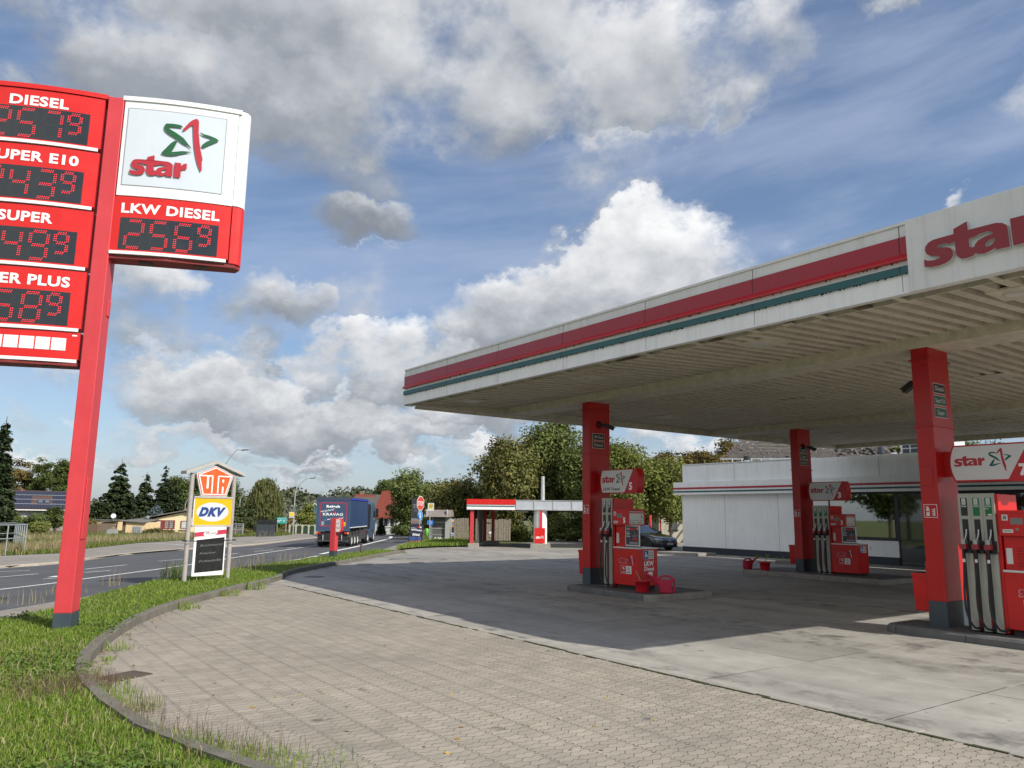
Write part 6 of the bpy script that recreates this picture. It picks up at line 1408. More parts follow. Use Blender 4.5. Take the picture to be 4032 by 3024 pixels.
l2 = lamp(1158, 92, 1895, 1238, 1881, 'grey street lamp with stickers on its pole left of the lorry')
mb = MB(); k = 92/FPX; P = ground_at(1158, 92); mb.box(-3*k, 6*k, -.12, -.1, zrow(P, 2016)-P.z, zrow(P, 1993)-P.z, mat('lamp_board', (.12, .2, .16), rough=.5, var=.3)); mb.cyl((0, 0, zrow(P, 2068)-P.z), (0, 0, zrow(P, 2044)-P.z), .1, m=PAPER, n=10); mb.build('pole_plate', l2)
lamp(942, 118, 1940, 996, 1926, 'pale street lamp in front of the willow, farther off'); lamp(727, 112, 1960, 770, 1948, 'distant street lamp arm half hidden behind the left sign post')

# ================================================================ far side of the road: signs, fences, houses
def board(px0, px1, top, bot, base, D, lab, cat, name, face, cb=None, legs=2):
    P = ground_at(px0, D); k = D/FPX; w_ = (px1-px0)*k; z1_, z0_ = zrow(P, top)-P.z, zrow(P, bot)-P.z; t = thing(name, lab, cat, P, FACE); 
    xs = (.04, w_-.04) if legs == 2 else (w_+.05,)
    for x in xs: mb = MB(); mb.box(x-.05, x+.05, .03, .12, 0, z1_-.02, mat('timber_post', (.33, .28, .20), rough=.9, var=.2)); mb.build('leg' if legs == 2 else 'pole', t)
    mb = MB(); mb.box(0, w_, 0, .03, z0_, z1_, face); 
    if cb: cb(mb, front((0, -.004, z0_)), w_, z1_-z0_)
    mb.build('plate', t); return t
TURQ = mat('turquoise_board', srgb('#2fa39a'), rough=.5, var=.05)
def cbp(mb, M, w_, h):
    mb.rect(w_*.06, w_*.35, h*.22, h*.32, .004, PAPER, M); mb.rect(w_*.06, w_*.14, h*.22, h*.55, .005, PAPER, M); mb.rect(w_*.06, w_*.40, h*.46, h*.58, .006, PAPER, M); mb.poly([(w_*.38, h*.38), (w_*.55, h*.52), (w_*.38, h*.68)], .006, PAPER, M); mb.text('P', PAPER, M, w_*.68, h*.2, h=h*.4, bold=.03, z=.006); mb.rect(w_*.06, w_*.94, h*.74, h*.86, .005, mat('turq_pale', (.30, .52, .50), var=0), M)
board(1092, 1130, 2037, 2061, 2078, 100, 'turquoise direction board with white arrow and P for parking', 'sign', 'parking_board', TURQ, cbp)
def cby(mb, M, w_, h): mb.rect(w_*.1, w_*.9, h*.35, h*.9, .004, YEL, M); mb.rect(w_*.1, w_*.9, h*.1, h*.22, .004, TXT_G, M)
board(1139, 1157, 2016, 2039, 2095, 91, 'white and yellow plate just left of the lamp pole', 'sign', 'yellow_plate', PAPER, cby, 1)
NAVYF = mat('dark_screen', (.045, .055, .065), rough=.8, var=.2, scale=4)
f1, L, h = board_fence(1014, 1084, 2065, 2107, 86, 'dark grey slatted screen fence on the far pavement', 'screen_fence', 'fence', NAVYF, 'dark screen fences', .12, False)
board_fence(1001, 1092, 2045, 2075, 99, 'long black screen fence behind the grey slatted one', 'screen_fence', 'fence', mat('black_screen', (.018, .02, .022), rough=.9, var=.2), 'dark screen fences', .2, False)
# wire gate panels left of the screen
P = ground_at(918, 92); k = 92/FPX; gt = thing('wire_gate', 'thin grey wire mesh gate right of the yellow plate sign', 'gate', P, FACE); hh = zrow(P, 2062)-P.z; mb = MB()
for x in (0, 15*k, 42*k, 44*k): mb.cyl((x, 0, 0), (x, 0, hh), .035, m=ZINC, n=8)
for z in (.1, hh*.5, hh): mb.cyl((0, 0, z), (44*k, 0, z), .025, m=ZINC, n=8)
mb.build('frame', gt); mb = MB()
for i in range(26): mb.cyl((i*44*k/26, 0, .1), (i*44*k/26, 0, hh), .006, m=ZINC, n=4, caps=False)
for i in range(8): mb.cyl((0, 0, .1+i*hh/8), (44*k, 0, .1+i*hh/8), .006, m=ZINC, n=4, caps=False)
mb.build('mesh', gt)
# low green fence with arched tops by the gable house
P = ground_at(1144, 100); k = 100/FPX; lf = thing('arched_fence', 'low green fence with cream arched tops and posts by the gable house', 'fence', P, FACE); h = zrow(P, 2066)-P.z; HG = mat('fence_green', (.02, .05, .03), rough=.8, var=.2); CRM = mat('fence_cream', (.45, .42, .30), rough=.8, var=.1); mb = MB(); m2 = MB()
for i in range(4):
    x0, x1 = i*25*k, (i+1)*25*k; mb.box(x0+.1, x1-.1, 0, .04, 0, h-.12, HG); m2.tube([(x0+.1, 0, h-.22), ((x0*.75+x1*.25), 0, h-.06), ((x0+x1)/2, 0, h-.03), ((x0*.25+x1*.75), 0, h-.06), (x1-.1, 0, h-.22)], .05, CRM)
mb.build('panels', lf); m2.build('top_rail', lf)
for i in range(5): mb = MB(); mb.box(i*25*k-.1, i*25*k+.1, -.05, .15, 0, h+.02, CRM); mb.build('post', lf)

def gable_house(name, lab, P, ang, w_, d, eave, ridge, roof_m, wall_m, along='x', over=.35, chim=(), cat='house', th=.16):
    """w_ along local x, d along local y (back); ridge along x or y; parts: wall, roof (> chimney)"""
    t = thing(name, lab, cat, P, ang); mb = MB()
    if along == 'x':
        mb.box(0, w_, 0, d, -1.5, eave, wall_m); M = frame((0, 0, 0), (0, 1, 0), (0, 0, 1)); mb.prism([(0, eave), (d, eave), (d/2, ridge-.05)], 0, w_, wall_m, M); sl = [((0, d/2), 1), ((d, d/2), -1)]
    else:
        M = front((0, 0, 0)); mb.box(0, w_, 0, d, -1.5, eave, wall_m); mb.prism([(0, eave), (w_, eave), (w_/2, ridge-.05)], -d, 0, wall_m, M)
    mb.build('wall', t); mb = MB(); run = (d if along == 'x' else w_)/2; s_ = (ridge-eave)/run; e = over
    pr = [(-e, eave-s_*e), (run, ridge), (2*run+e, eave-s_*e), (2*run+e, eave-s_*e+th), (run, ridge+th*1.1), (-e, eave-s_*e+th)]
    if along == 'x': mb.prism(pr, -e, w_+e, roof_m, frame((0, 0, 0), (0, 1, 0), (0, 0, 1)))
    else: mb.prism(pr, -d-e, e, roof_m, front((0, 0, 0)))
    ro = mb.build('roof', t)
    for (x, y, hgt) in chim:
        mb = MB(); mb.box(x-.28, x+.28, y-.22, y+.22, ridge-.8, ridge+hgt, BRICK_O); mb.box(x-.33, x+.33, y-.27, y+.27, ridge+hgt, ridge+hgt+.08, CONC); mb.build('chimney', ro)
    return t, ro
BRICK_O = mat('orange_brick', (.25, .105, .065), rough=.9, var=.25, scale=10, bump=.3)
def tile_mat(name, col, sx=.30, sz=.34):
    if name in MATS: return MATS[name]
    m = mat(name, col, rough=.85, var=.18, scale=4); nt = m.node_tree; b = nt.nodes['Principled BSDF']
    geo = nt.nodes.new('ShaderNodeTexCoord'); sp = nt.nodes.new('ShaderNodeSeparateXYZ'); nt.links.new(geo.outputs['Object'], sp.inputs[0])
    h = math_(nt, 'PINGPONG', sp.outputs[2], sz*.5); v = math_(nt, 'FRACT', math_(nt, 'DIVIDE', sp.outputs[2], sz)); bp = nt.nodes.new('ShaderNodeBump'); bp.inputs['Strength'].default_value = 1; bp.inputs['Distance'].default_value = .08
    xx = math_(nt, 'SINE', math_(nt, 'MULTIPLY', math_(nt, 'ADD', sp.outputs[0], sp.outputs[1]), 6.283/sx))
    nt.links.new(math_(nt, 'ADD', math_(nt, 'SUBTRACT', 1.0, v), math_(nt, 'MULTIPLY', xx, .3)), bp.inputs['Height']); nt.links.new(bp.outputs[0], b.inputs['Normal'])
    return m
RT_RED = tile_mat('tile_red', srgb('#7e3a2a')); RT_DK = tile_mat('tile_grey', (.10, .095, .085)); RT_BR = tile_mat('tile_brown', (.105, .060, .048)); W_WHITE = mat('render_white', (.55, .55, .53), rough=.9, var=.1, streak=.15); W_PINK = mat('render_pink', (.40, .23, .17), rough=.9, var=.1)
# red-roofed house half behind the right-hand trees
D = 92; P = ground_at(1479, D); k = D/FPX; e_ = zrow(P, 2030)-P.z; r_ = zrow(P, 1934)-P.z
t, ro = gable_house('red_roof_house', 'white house with bright red tiled roof half hidden by the dark tree', P, FACE+R(-8), 96*k, 7.2, e_, r_, RT_RED, W_WHITE, 'x', .4)
for px in (1493, 1516, 1540):
    mb = MB(); x = (px-1479)*k; z0_, z1_ = zrow(P, 2072)-P.z, zrow(P, 2041)-P.z; mb.box(x, x+.42, -.03, .02, z0_, z1_, FRAME_D); wi = mb.build('window', t); mb = MB(); mb.box(x-.09, x, -.06, .02, z0_-.05, z1_+.05, WHITE2); mb.box(x-.09, x+.52, -.08, .02, z0_-.09, z0_, WHITE2); mb.build('sill', wi)
# grey-roofed house with pink gable in front of it, gable towards the right
D = 104; P = ground_at(1402, D); k = D/FPX; e_ = zrow(P, 1990)-P.z; r_ = zrow(P, 1949)-P.z
t, ro = gable_house('grey_roof_house', 'house with dark grey roof and pink gable behind the lorry cab', P, FACE+R(14), 122*k, 6.0, e_, r_, RT_DK, W_PINK, 'x', .3, chim=((.8, 3, .45), (3.9, 3, .3)))
mb = MB(); M = frame((122*k+.33, 0, 0), (0, 1, 0), (0, 0, 1)); 
for a, b in (((-.4, e_-.5), (3, r_)), ((6.4, e_-.5), (3, r_))): mb.add([(a[0], a[1], 0), (b[0], b[1], 0), (b[0], b[1]+.22, 0), (a[0], a[1]+.22, 0)], [(0, 1, 2, 3)], WHITE2, M)
mb.build('verge_board', t)
mb = MB(); mb.box(-.2, 2.6, 2.2, 3.4, r_-.4, r_+.1, RT_RED); mb.build('ridge_tiles', ro)
# gable house with brown roof and mint gable
D = 108; P = ground_at(1166, D); k = D/FPX; e_ = zrow(P, 2048)-P.z; r_ = zrow(P, 1984)-P.z
t, ro = gable_house('mint_gable_house', 'small house with mint green gable and steep brown roof left of the lorry', P, FACE+R(-22), 6.6, 4.6, e_*.75, r_, RT_BR, mat('render_mint', (.36, .62, .56), rough=.9, var=.08), 'y', .3, chim=((2.6, 2.2, .12),))
mb = MB(); M = front((0, -.32, 0))
for a, b in (((-.3, e_*.62), (3.3, r_)), ((6.9, e_*.62), (3.3, r_))): mb.add([(a[0], a[1], 0), (b[0], b[1], 0), (b[0], b[1]+.2, 0), (a[0], a[1]+.2, 0)], [(0, 1, 2, 3)], WHITE2, M)
mb.build('verge_board', t)

# cream bungalow with red bay
CREAM = mat('cream_render', (.78, .66, .40), rough=.85, var=.06, streak=.08); CREAM2 = mat('peach_render', (.72, .53, .30), rough=.85, var=.08, streak=.1); OXR = mat('oxide_red', (.20, .035, .03), rough=.7, var=.12); FELT = mat('roof_felt_grey', (.155, .145, .13), rough=.9, var=.25, scale=3)
P = G(590, 2099, .05); D = dist_of(P); k = D/FPX; bg = thing('cream_bungalow', 'low cream bungalow with dark red bay and lace-curtained windows', 'house', P, FACE+R(6))
kz = lambda r_: zrow(P, r_)-P.z
kx = lambda px: (px-590)*k
mb = MB(); M = front((0, 0, 0)); mb.prism([(0, -.6), (kx(852), -.6), (kx(852), kz(2044)), (kx(722), kz(2013)), (0, kz(2045))], -6.5, 0, CREAM, M); mb.box(kx(588), 0, 0, 6.5, -.6, kz(2050), FRAME_D); mb.build('wall', bg)
mb = MB(); mb.prism([(kx(562), kz(2041)), (kx(722), kz(2010)), (kx(870), kz(2044)), (kx(870), kz(2040)), (kx(722), kz(2006)), (kx(562), kz(2038))], -7, .5, FELT, M); ro = mb.build('roof', bg); mb = MB(); mb.box(kx(694), kx(704), 2.5, 3.0, kz(2010), kz(1998), BRICK_O); mb.build('chimney', ro)
mb = MB(); mb.box(kx(591), kx(682), -.06, 0, -.5, kz(2047.5), OXR); mb.build('bay', bg)
LACE = mat('lace_curtain', (.52, .52, .50), rough=.8, var=.35, scale=14); PANE = mat('window_pane', (.10, .11, .12), rough=.05, var=.2, spec=.9)
for x0, x1, t0, b0, lace in ((599, 632, 2049, 2084, 1), (642, 680, 2049, 2083, 2), (705, 732, 2049, 2081, 3)):
    mb = MB(); mb.box(kx(x0), kx(x1), -.10, -.06, kz(b0), kz(t0), OXR); wi = mb.build('window', bg); mb = MB(); mb.box(kx(x0)+.12, kx(x1)-.12, -.12, -.10, kz(b0)+.12, kz(t0)-.1, LACE if lace != 2 else PANE)
    if lace == 2:
        for q in range(5): mb.box(kx(x0)+.15+q*.2, kx(x0)+.17+q*.2, -.13, -.12, kz(b0)+.12, kz(t0)-.1, PAPER)
        for q in range(4): mb.box(kx(x0)+.12, kx(x1)-.12, -.13, -.12, kz(b0)+.2+q*.25, kz(b0)+.22+q*.25, PAPER)
        mb.box((kx(x0)+kx(x1))/2-.05, (kx(x0)+kx(x1))/2+.05, -.14, -.12, kz(b0), kz(t0), OXR)
    mb.build('pane', wi); mb = MB(); mb.box(kx(x0)-.08, kx(x1)+.08, -.22, -.06, kz(b0)-.1, kz(b0), PAPER); mb.build('sill', wi)
# garage beside it
P = G(492, 2102, .05); D = dist_of(P); k = D/FPX; kz = lambda r_: zrow(P, r_)-P.z
ga = thing('garage', 'peach coloured flat-roofed shed between bungalow and fence', 'shed', P, FACE+R(4)); mb = MB(); mb.box(0, 78*k, 0, 6, -.5, kz(2056), CREAM2); mb.box(-14*k, 0, .1, 6, -.5, kz(2052), mat('brown_boards', (.13, .095, .065), rough=.9, var=.3)); mb.build('wall', ga)
mb = MB(); mb.add([(-24*k, -.3, kz(2050)), (80*k, -.3, kz(2055)), (72*k, 6, kz(2041)), (-26*k, 6, kz(2042)), (-24*k, -.3, kz(2052)), (80*k, -.3, kz(2058)), (72*k, 6, kz(2044)), (-26*k, 6, kz(2045))], [(0, 1, 2, 3), (4, 5, 1, 0), (7, 6, 5, 4), (5, 6, 2, 1), (4, 0, 3, 7)], FELT); ro = mb.build('roof', ga)
mb = MB(); mb.cyl((45*k, 3, kz(2044)), (45*k, 3, kz(2034)), .03, m=ZINC, n=6); mb.cyl((45*k, 2.9, kz(2036)), (45*k, 2.98, kz(2036)), 6*k, m=mat('dish_grey', (.30, .33, .34), rough=.5, var=.1), n=20); mb.build('satellite_dish', ro)
# long low outbuilding, lean-to, fences
P = ground_at(345, 98); k = 98/FPX; kz = lambda r_: zrow(P, r_)-P.z
lo = thing('long_shed', 'long low peach wall with scalloped roof edge behind the brown fence', 'shed', P, FACE); mb = MB(); mb.box(-160*k, 112*k, 0, 3, -.6, kz(2048), CREAM2); mb.build('wall', lo); mb = MB(); mb.box(-162*k, 118*k, -.2, 3.2, kz(2048), kz(2046), FELT); ro = mb.build('roof', lo)
mb = MB(); Md = front((109*k, -.4, kz(2030))); mb.cyl((0, 0, -.1), (0, 0, 0), 9.2*k, m=WHITE2, n=26, M=Md @ Matrix.Rotation(R(18), 4, 'Y')); mb.cyl((109*k, -.3, kz(2050)), (109*k, -.3, kz(2034)), .05, m=ZINC, n=8); mb.cyl((109*k+.5, -.7, kz(2038)), (109*k+.1, -.4, kz(2036)), .025, m=ZINC, n=6); mb.build('satellite_dish', ro)
mb = MB(); mb.add([(58*k, -3, kz(2059)), (128*k, -3, kz(2052)), (128*k, .5, kz(2046)), (62*k, .5, kz(2053))], [(0, 1, 2, 3)], FELT); mb.build('lean_to_roof', lo)
BAMB = mat('bamboo_screen', (.20, .135, .085), rough=.9, var=.3, scale=10, streak=.4, streakcol=(.08, .055, .035))
board_fence(336, 393, 2063, 2103, 90, 'brown reed screen fence just right of the red pylon foot', 'reed_fence', 'fence', BAMB, 'brown garden screens', .05)
board_fence(393, 465, 2061, 2101, 91, 'grey brown horizontal lattice screen beside the shed', 'lattice_fence', 'fence', mat('lattice', (.22, .17, .12), rough=.9, var=.3, scale=8), 'brown garden screens', .09, False)
board_fence(186, 262, 2062, 2103, 90, 'weathered board screen left of the red pylon', 'board_screen', 'fence', mat('greyboards', (.25, .20, .16), rough=.9, var=.3, scale=8), 'brown garden screens', .09, False)
board_fence(-40, 150, 2068, 2100, 93, 'low dark fence at the left edge behind the rail', 'low_fence', 'fence', mat('old_fence', (.12, .085, .06), rough=.9, var=.3, scale=8), 'brown garden screens', .1)
P = G(418, 2106, .05); k = dist_of(P)/FPX; mb = MB(); mb.box(0, 42*k, 0, .2, -.2, zrow(P, 2084)-P.z, mat('grey_block_wall', (.33, .33, .31), rough=.9, var=.2, scale=4)); mb.box(1*k, 8*k, -.02, 0, zrow(P, 2090)-P.z, zrow(P, 2085)-P.z, mat('small_plate', (.2, .35, .3), var=0)); tag(mb.build('block_wall', loc=P, rotz=FACE), 'short pale concrete wall in front of the brown screens', 'wall')
P = G(519, 2104, .05); k = dist_of(P)/FPX; ib = thing('water_tank', 'caged white plastic water tank on the grass before the peach shed', 'tank', P, FACE+R(8)); h = zrow(P, 2072)-P.z; w_ = 30*k
mb = MB(); mb.box(.06, w_-.06, .06, w_-.06, .14, h-.04, mat('tank_plastic', (.34, .38, .44), rough=.4, var=.3, scale=3)); mb.build('tank', ib, bevel=.06); mb = MB()
for i in range(5):
    x = i*w_/4; mb.box(x-.02, x+.02, -.02, .02, .1, h, ALU); mb.box(-.02, .02, x-.02, x+.02, .1, h, ALU); z = .14+i*(h-.16)/4; mb.box(0, w_, -.025, .015, z-.018, z+.018, ALU); mb.box(-.025, .015, 0, w_, z-.018, z+.018, ALU)
mb.build('cage', ib); mb = MB(); mb.box(0, w_, 0, w_, -.05, .12, CHAS); mb.build('pallet', ib)
# house with solar panels
D = 92; P = ground_at(-40, D); k = D/FPX; kz = lambda r_: zrow(P, r_)-P.z; kx = lambda px: (px+40)*k
so = thing('solar_roof_house', 'house with big solar panel roof behind the left garden', 'house', P, FACE+R(33)); dpt = 5.2
mb = MB(); mb.box(0, kx(249), .6, 2*dpt, -1, kz(2008), W_WHITE); mb.build('wall', so)
rl = [Vector((kx(-44), 0, kz(2004))), Vector((kx(250), 0, kz(2004))), Vector((kx(247), dpt, kz(1928)+.1)), Vector((kx(-20), dpt, kz(1928)+.1))]
mb = MB(); mb.add([*rl, *(v-Vector((0, 0, .2)) for v in rl)], [(0, 1, 2, 3), (7, 6, 5, 4), (4, 5, 1, 0), (5, 6, 2, 1), (4, 0, 3, 7)], RT_BR); mb.add([rl[3], rl[2], Vector((kx(250), 2*dpt, kz(2004))), Vector((kx(-44), 2*dpt, kz(2004)))], [(0, 1, 2, 3)], RT_BR); ro = mb.build('roof', so)
def roofpt(u, v, off=.08):
    a = rl[0].lerp(rl[1], u); b = rl[3].lerp(rl[2], u); n_ = (rl[1]-rl[0]).cross(rl[3]-rl[0]).normalized(); return a.lerp(b, v)+n_*off
SOL = mat('solar_cells', (.020, .026, .045), rough=.18, var=.2, spec=.8); mb = MB()
for j in range(4):
    for i in range(26):
        u0, u1 = i/26+.004, (i+1)/26-.004; v0, v1 = j/4*.94+.03, (j+1)/4*.94+.005
        if .46 < u0+.01 and u1-.01 < .72 and j in (1, 2): continue
        mb.add([roofpt(u0, v0), roofpt(u1, v0), roofpt(u1, v1), roofpt(u0, v1)], [(0, 1, 2, 3)], SOL)
mb.build('solar_panels', so); mb = MB()
for j in range(1, 4): mb.add([roofpt(.005, j/4*.94+.01, .09), roofpt(.995, j/4*.94+.01, .09), roofpt(.995, j/4*.94+.028, .09), roofpt(.005, j/4*.94+.028, .09)], [(0, 1, 2, 3)], mat('panel_rail', (.30, .33, .38), rough=.4, var=.1))
mb.build('panel_rails', so)
for u0 in (.54, .625):
    mb = MB(); mb.add([roofpt(u0, .28, .12), roofpt(u0+.07, .28, .12), roofpt(u0+.07, .48, .12), roofpt(u0, .48, .12)], [(0, 1, 2, 3)], FRAME_D); wi = mb.build('skylight', so); mb = MB(); mb.add([roofpt(u0+.008, .305, .14), roofpt(u0+.062, .305, .14), roofpt(u0+.062, .46, .14), roofpt(u0+.008, .46, .14)], [(0, 1, 2, 3)], mat('sky_pane', (.10, .13, .17), rough=.08, var=.1)); mb.build('pane', wi)
mb = MB(); mb.box(kx(-44), kx(250), -.2, .0, kz(2008), kz(2004), PAPER); mb.build('gutter', so); mb = MB(); mb.box(kx(56), kx(64), dpt-.2, dpt+.3, kz(1930), kz(1918), BRICK_O); mb.build('chimney', ro)
for px in (20, 95, 110): mb = MB(); mb.box(kx(px), kx(px)+.8, .55, .6, .8, 2.0, DGLASS); mb.build('window', so)
P2 = ground_at(243, 99); k = 99/FPX; g2, ro2 = gable_house('brown_roof_annex', 'lower house with plain brown tiled roof between solar house and red pylon', P2, FACE+R(33), 3.0, 4.0, zrow(P2, 2016)-P2.z, zrow(P2, 1950)-P2.z, RT_BR, W_WHITE, 'x', .2)

# galvanised guard rail by the far pavement
def rail(pts_px, h0, lab):
    P = [G(*q, .04) for q in pts_px]; t = thing('guard_rail', lab, 'railing', P[0], 0); mb = MB(); o = P[0]
    for a, b in zip(P[:-1], P[1:]):
        a, b = a-o, b-o; n_ = max(1, round((b-a).length/3.0))
        for z in (h0, h0*.55): mb.cyl(a+Vector((0, 0, z)), b+Vector((0, 0, z)), .035, m=STEEL, n=10)
    mb.build('rails', t); done = []
    for a, b in zip(P[:-1], P[1:]):
        n_ = max(1, round((b-a).length/2.6))
        for i in range(n_+1):
            q = a.lerp(b, i/n_)-o; 
            if any((q-r_).length < .1 for r_ in done): continue
            done.append(q); ps = MB(); ps.cyl(q+Vector((0, 0, -.1)), q+Vector((0, 0, h0)), .035, m=STEEL, n=10); ps.build('post', t)

P = G(94, 2181, .04); rail([(-260, 2215), (94, 2181), (52, 2148), (-260, 2170)], zrow(P, 2066)-P.z, 'galvanised two-bar guard rail at the left edge beyond the road')

# ================================================================ trees, shrubs and grass
def leaf_mat(name, cols, rough=.6, trans=.25, patch=None, tone=None):
    if name in MATS: return MATS[name]
    m = bpy.data.materials.new(name); m.use_nodes = True; nt = m.node_tree; b = nt.nodes['Principled BSDF']
    geo = nt.nodes.new('ShaderNodeNewGeometry'); rp = nt.nodes.new('ShaderNodeValToRGB'); nt.links.new(geo.outputs['Random Per Island'], rp.inputs[0])
    cr = rp.color_ramp; cr.interpolation = 'LINEAR'
    for i, c in enumerate(cols):
        pos = i/(len(cols)-1)
        e = cr.elements[i] if i < 2 else cr.elements.new(pos)
        e.position = pos if i != 1 else 1/(len(cols)-1); e.color = (*c, 1)
    out = rp.outputs[0]
    if patch:
        n = nt.nodes.new('ShaderNodeTexNoise'); nt.links.new(geo.outputs['Position'], n.inputs['Vector']); n.inputs['Scale'].default_value = patch[1]; n.inputs['Detail'].default_value = 4
        f = maprange(nt, n.outputs['Fac'], patch[2], patch[2]+.16, 0, patch[3]); out = mixc(nt, f, out, patch[0])
    if tone:
        n2 = nt.nodes.new('ShaderNodeTexNoise'); nt.links.new(geo.outputs['Position'], n2.inputs['Vector']); n2.inputs['Scale'].default_value = tone; n2.inputs['Detail'].default_value = 3
        sv = nt.nodes.new('ShaderNodeVectorMath'); sv.operation = 'SCALE'; nt.links.new(out, sv.inputs[0]); nt.links.new(maprange(nt, n2.outputs['Fac'], .3, .7, .62, 1.42), sv.inputs['Scale']); out = sv.outputs[0]
    nt.links.new(out, b.inputs['Base Color']); b.inputs['Roughness'].default_value = rough; b.inputs['Specular IOR Level'].default_value = .3
    tr = nt.nodes.new('ShaderNodeBsdfTranslucent'); nt.links.new(out, tr.inputs[0]); mx = nt.nodes.new('ShaderNodeMixShader'); mx.inputs[0].default_value = trans
    o = nt.nodes['Material Output']; nt.links.new(b.outputs[0], mx.inputs[1]); nt.links.new(tr.outputs[0], mx.inputs[2]); nt.links.new(mx.outputs[0], o.inputs[0])
    MATS[name] = m; return m
def fast_mesh(name, V, nper, m, parent=None, loc=None):
    """V: (faces*nper, 3) vertices, every face its own island"""
    n = len(V); nf = n//nper; me = bpy.data.meshes.new(name)
    me.vertices.add(n); me.vertices.foreach_set('co', np.asarray(V, dtype=np.float32).ravel())
    me.loops.add(n); me.loops.foreach_set('vertex_index', np.arange(n, dtype=np.int32))
    me.polygons.add(nf); me.polygons.foreach_set('loop_start', np.arange(0, n, nper, dtype=np.int32))
    me.update(calc_edges=True); me.validate(); me.materials.append(m)
    o = bpy.data.objects.new(name, me); sc.collection.objects.link(o)
    if parent is not None: o.parent = parent
    if loc is not None: o.location = loc
    return o
def quads(C, Nn, size, rs, asp=.7):
    """leaf faces at centres C facing along Nn"""
    n = len(C); a = rs.normal(size=(n, 3)); u = np.cross(Nn, a); u /= np.linalg.norm(u, axis=1, keepdims=True)+1e-9; v = np.cross(Nn, u); v /= np.linalg.norm(v, axis=1, keepdims=True)+1e-9
    s = (size*rs.uniform(.6, 1.3, n))[:, None]; V = np.empty((n, 4, 3)); V[:, 0] = C-u*s*.5; V[:, 1] = C+v*s*.5*asp; V[:, 2] = C+u*s*.5; V[:, 3] = C-v*s*.5*asp
    return V.reshape(-1, 3)
def crown(rs, W, Hc, z0, nblob, nleaf, leaf, D=None, clump=.42, open_=.0):
    """clumps of leaves on the shells of overlapping lobes inside an egg-shaped envelope"""
    D = D or W; B = []
    for i in range(nblob):
        for _ in range(50):
            p = rs.uniform(-1, 1, 3)
            if np.linalg.norm(p) < 1: break
        r = rs.uniform(.17, .36)
        p = p/max(np.linalg.norm(p), .35)*rs.uniform(.45, 1.0) if rs.uniform() < .75 else p
        p = p*(1-r*.62); B.append((p, r))
    B.append((np.array([0, 0, -.08]), .46)); w_ = np.array([b[1]**2 for b in B]); w_ /= w_.sum()
    nc = max(50, nleaf//55); k = rs.choice(len(B), nc, p=w_); d = rs.normal(size=(nc, 3)); d /= np.linalg.norm(d, axis=1, keepdims=True)
    c = np.array([B[i][0] for i in k])+d*(np.array([B[i][1] for i in k])*rs.uniform(.72, 1.04, nc))[:, None]
    keep = rs.uniform(size=nc) > open_; c = c[keep]; d = d[keep]; nc = len(c)
    S_ = np.array([W/2, D/2, Hc/2]); c = c*S_; ci = rs.integers(0, nc, nleaf)
    P = c[ci]+np.clip(rs.normal(size=(nleaf, 3)), -1.7, 1.7)*np.array([clump, clump, clump*.62])
    Nn = d[ci]*1.2+rs.normal(size=(nleaf, 3))*.55+np.array([0, 0, .45]); Nn /= np.linalg.norm(Nn, axis=1, keepdims=True)
    P[:, 2] += z0+Hc/2
    return P, Nn, c+np.array([0, 0, z0+Hc/2])
BARK = mat('bark', (.075, .06, .045), rough=.95, var=.3, scale=8, bump=.4); BARK_L = mat('bark_pale', (.20, .17, .13), rough=.95, var=.3, scale=8)
def limbs(t, tips, H, r, rs, n=9, m=BARK, low=.25):
    mb = MB(); mb.tube([(0, 0, -.3), (.05*r, .04, H*low), (rs.uniform(-.2, .2), rs.uniform(-.2, .2), H*.55), (rs.uniform(-.3, .3), 0, H*.86)], [r, r*.25], m, n=9)
    for i in range(n):
        q = tips[rs.integers(0, len(tips))]; z = H*rs.uniform(low, .6); mb.tube([(0, 0, z), (q[0]*.45, q[1]*.45, z+(q[2]-z)*.55), tuple(q*.97)], [r*.42, r*.07], m, n=6)
    return mb.build('trunk', t)
def tree(px, D, top, cbot, wpx, lab, m, seed, nleaf=14000, leaf=.26, nblob=14, name='broadleaf_tree', cat='tree', group=None, clump=.52, open_=0.0, bark=None, deep=None, base=None):
    rs = np.random.default_rng(seed); P = ground_at(px, D); k = D/FPX; W = wpx*k; z1_ = zrow(P, top)-P.z; z0_ = max(zrow(P, cbot)-P.z, .2); Hc = z1_-z0_; nleaf = int(nleaf*1.45); leaf *= .80
    t = thing(name, lab, cat, P, FACE, group); C, Nn, tips = crown(rs, W, Hc, z0_, int(nblob*1.7), nleaf, leaf, deep or W, clump, open_)
    nleaf_ = len(C); fast_mesh('crown', quads(C, Nn, leaf, rs), 4, m, t); limbs(t, tips, z1_, max(.12, Hc*.028), rs, 10, bark or BARK); return t
def shrub(px, D, top, base, wpx, lab, m, seed, nleaf=4000, leaf=.2, nblob=8, name='shrub', group=None, clump=.28, deep=None):
    rs = np.random.default_rng(seed); P = ground_at(px, D); k = D/FPX; W = wpx*k; z1_ = zrow(P, top)-P.z; z0_ = max(min(zrow(P, base)-P.z, .3), -.1); t = thing(name, lab, 'shrub', P, FACE, group)
    C, Nn, tips = crown(rs, W, z1_-z0_, z0_, nblob, nleaf, leaf, deep or W, clump); C = C[C[:, 2] > -.1] if False else C; fast_mesh('foliage', quads(C, Nn, leaf, rs), 4, m, t)
    mb = MB()
    for i in range(5): q = tips[rs.integers(0, len(tips))]; mb.tube([(0, 0, -.1), (q[0]*.4, q[1]*.4, q[2]*.6), tuple(q)], [.05, .012], BARK, n=5)
    mb.build('stems', t); return t
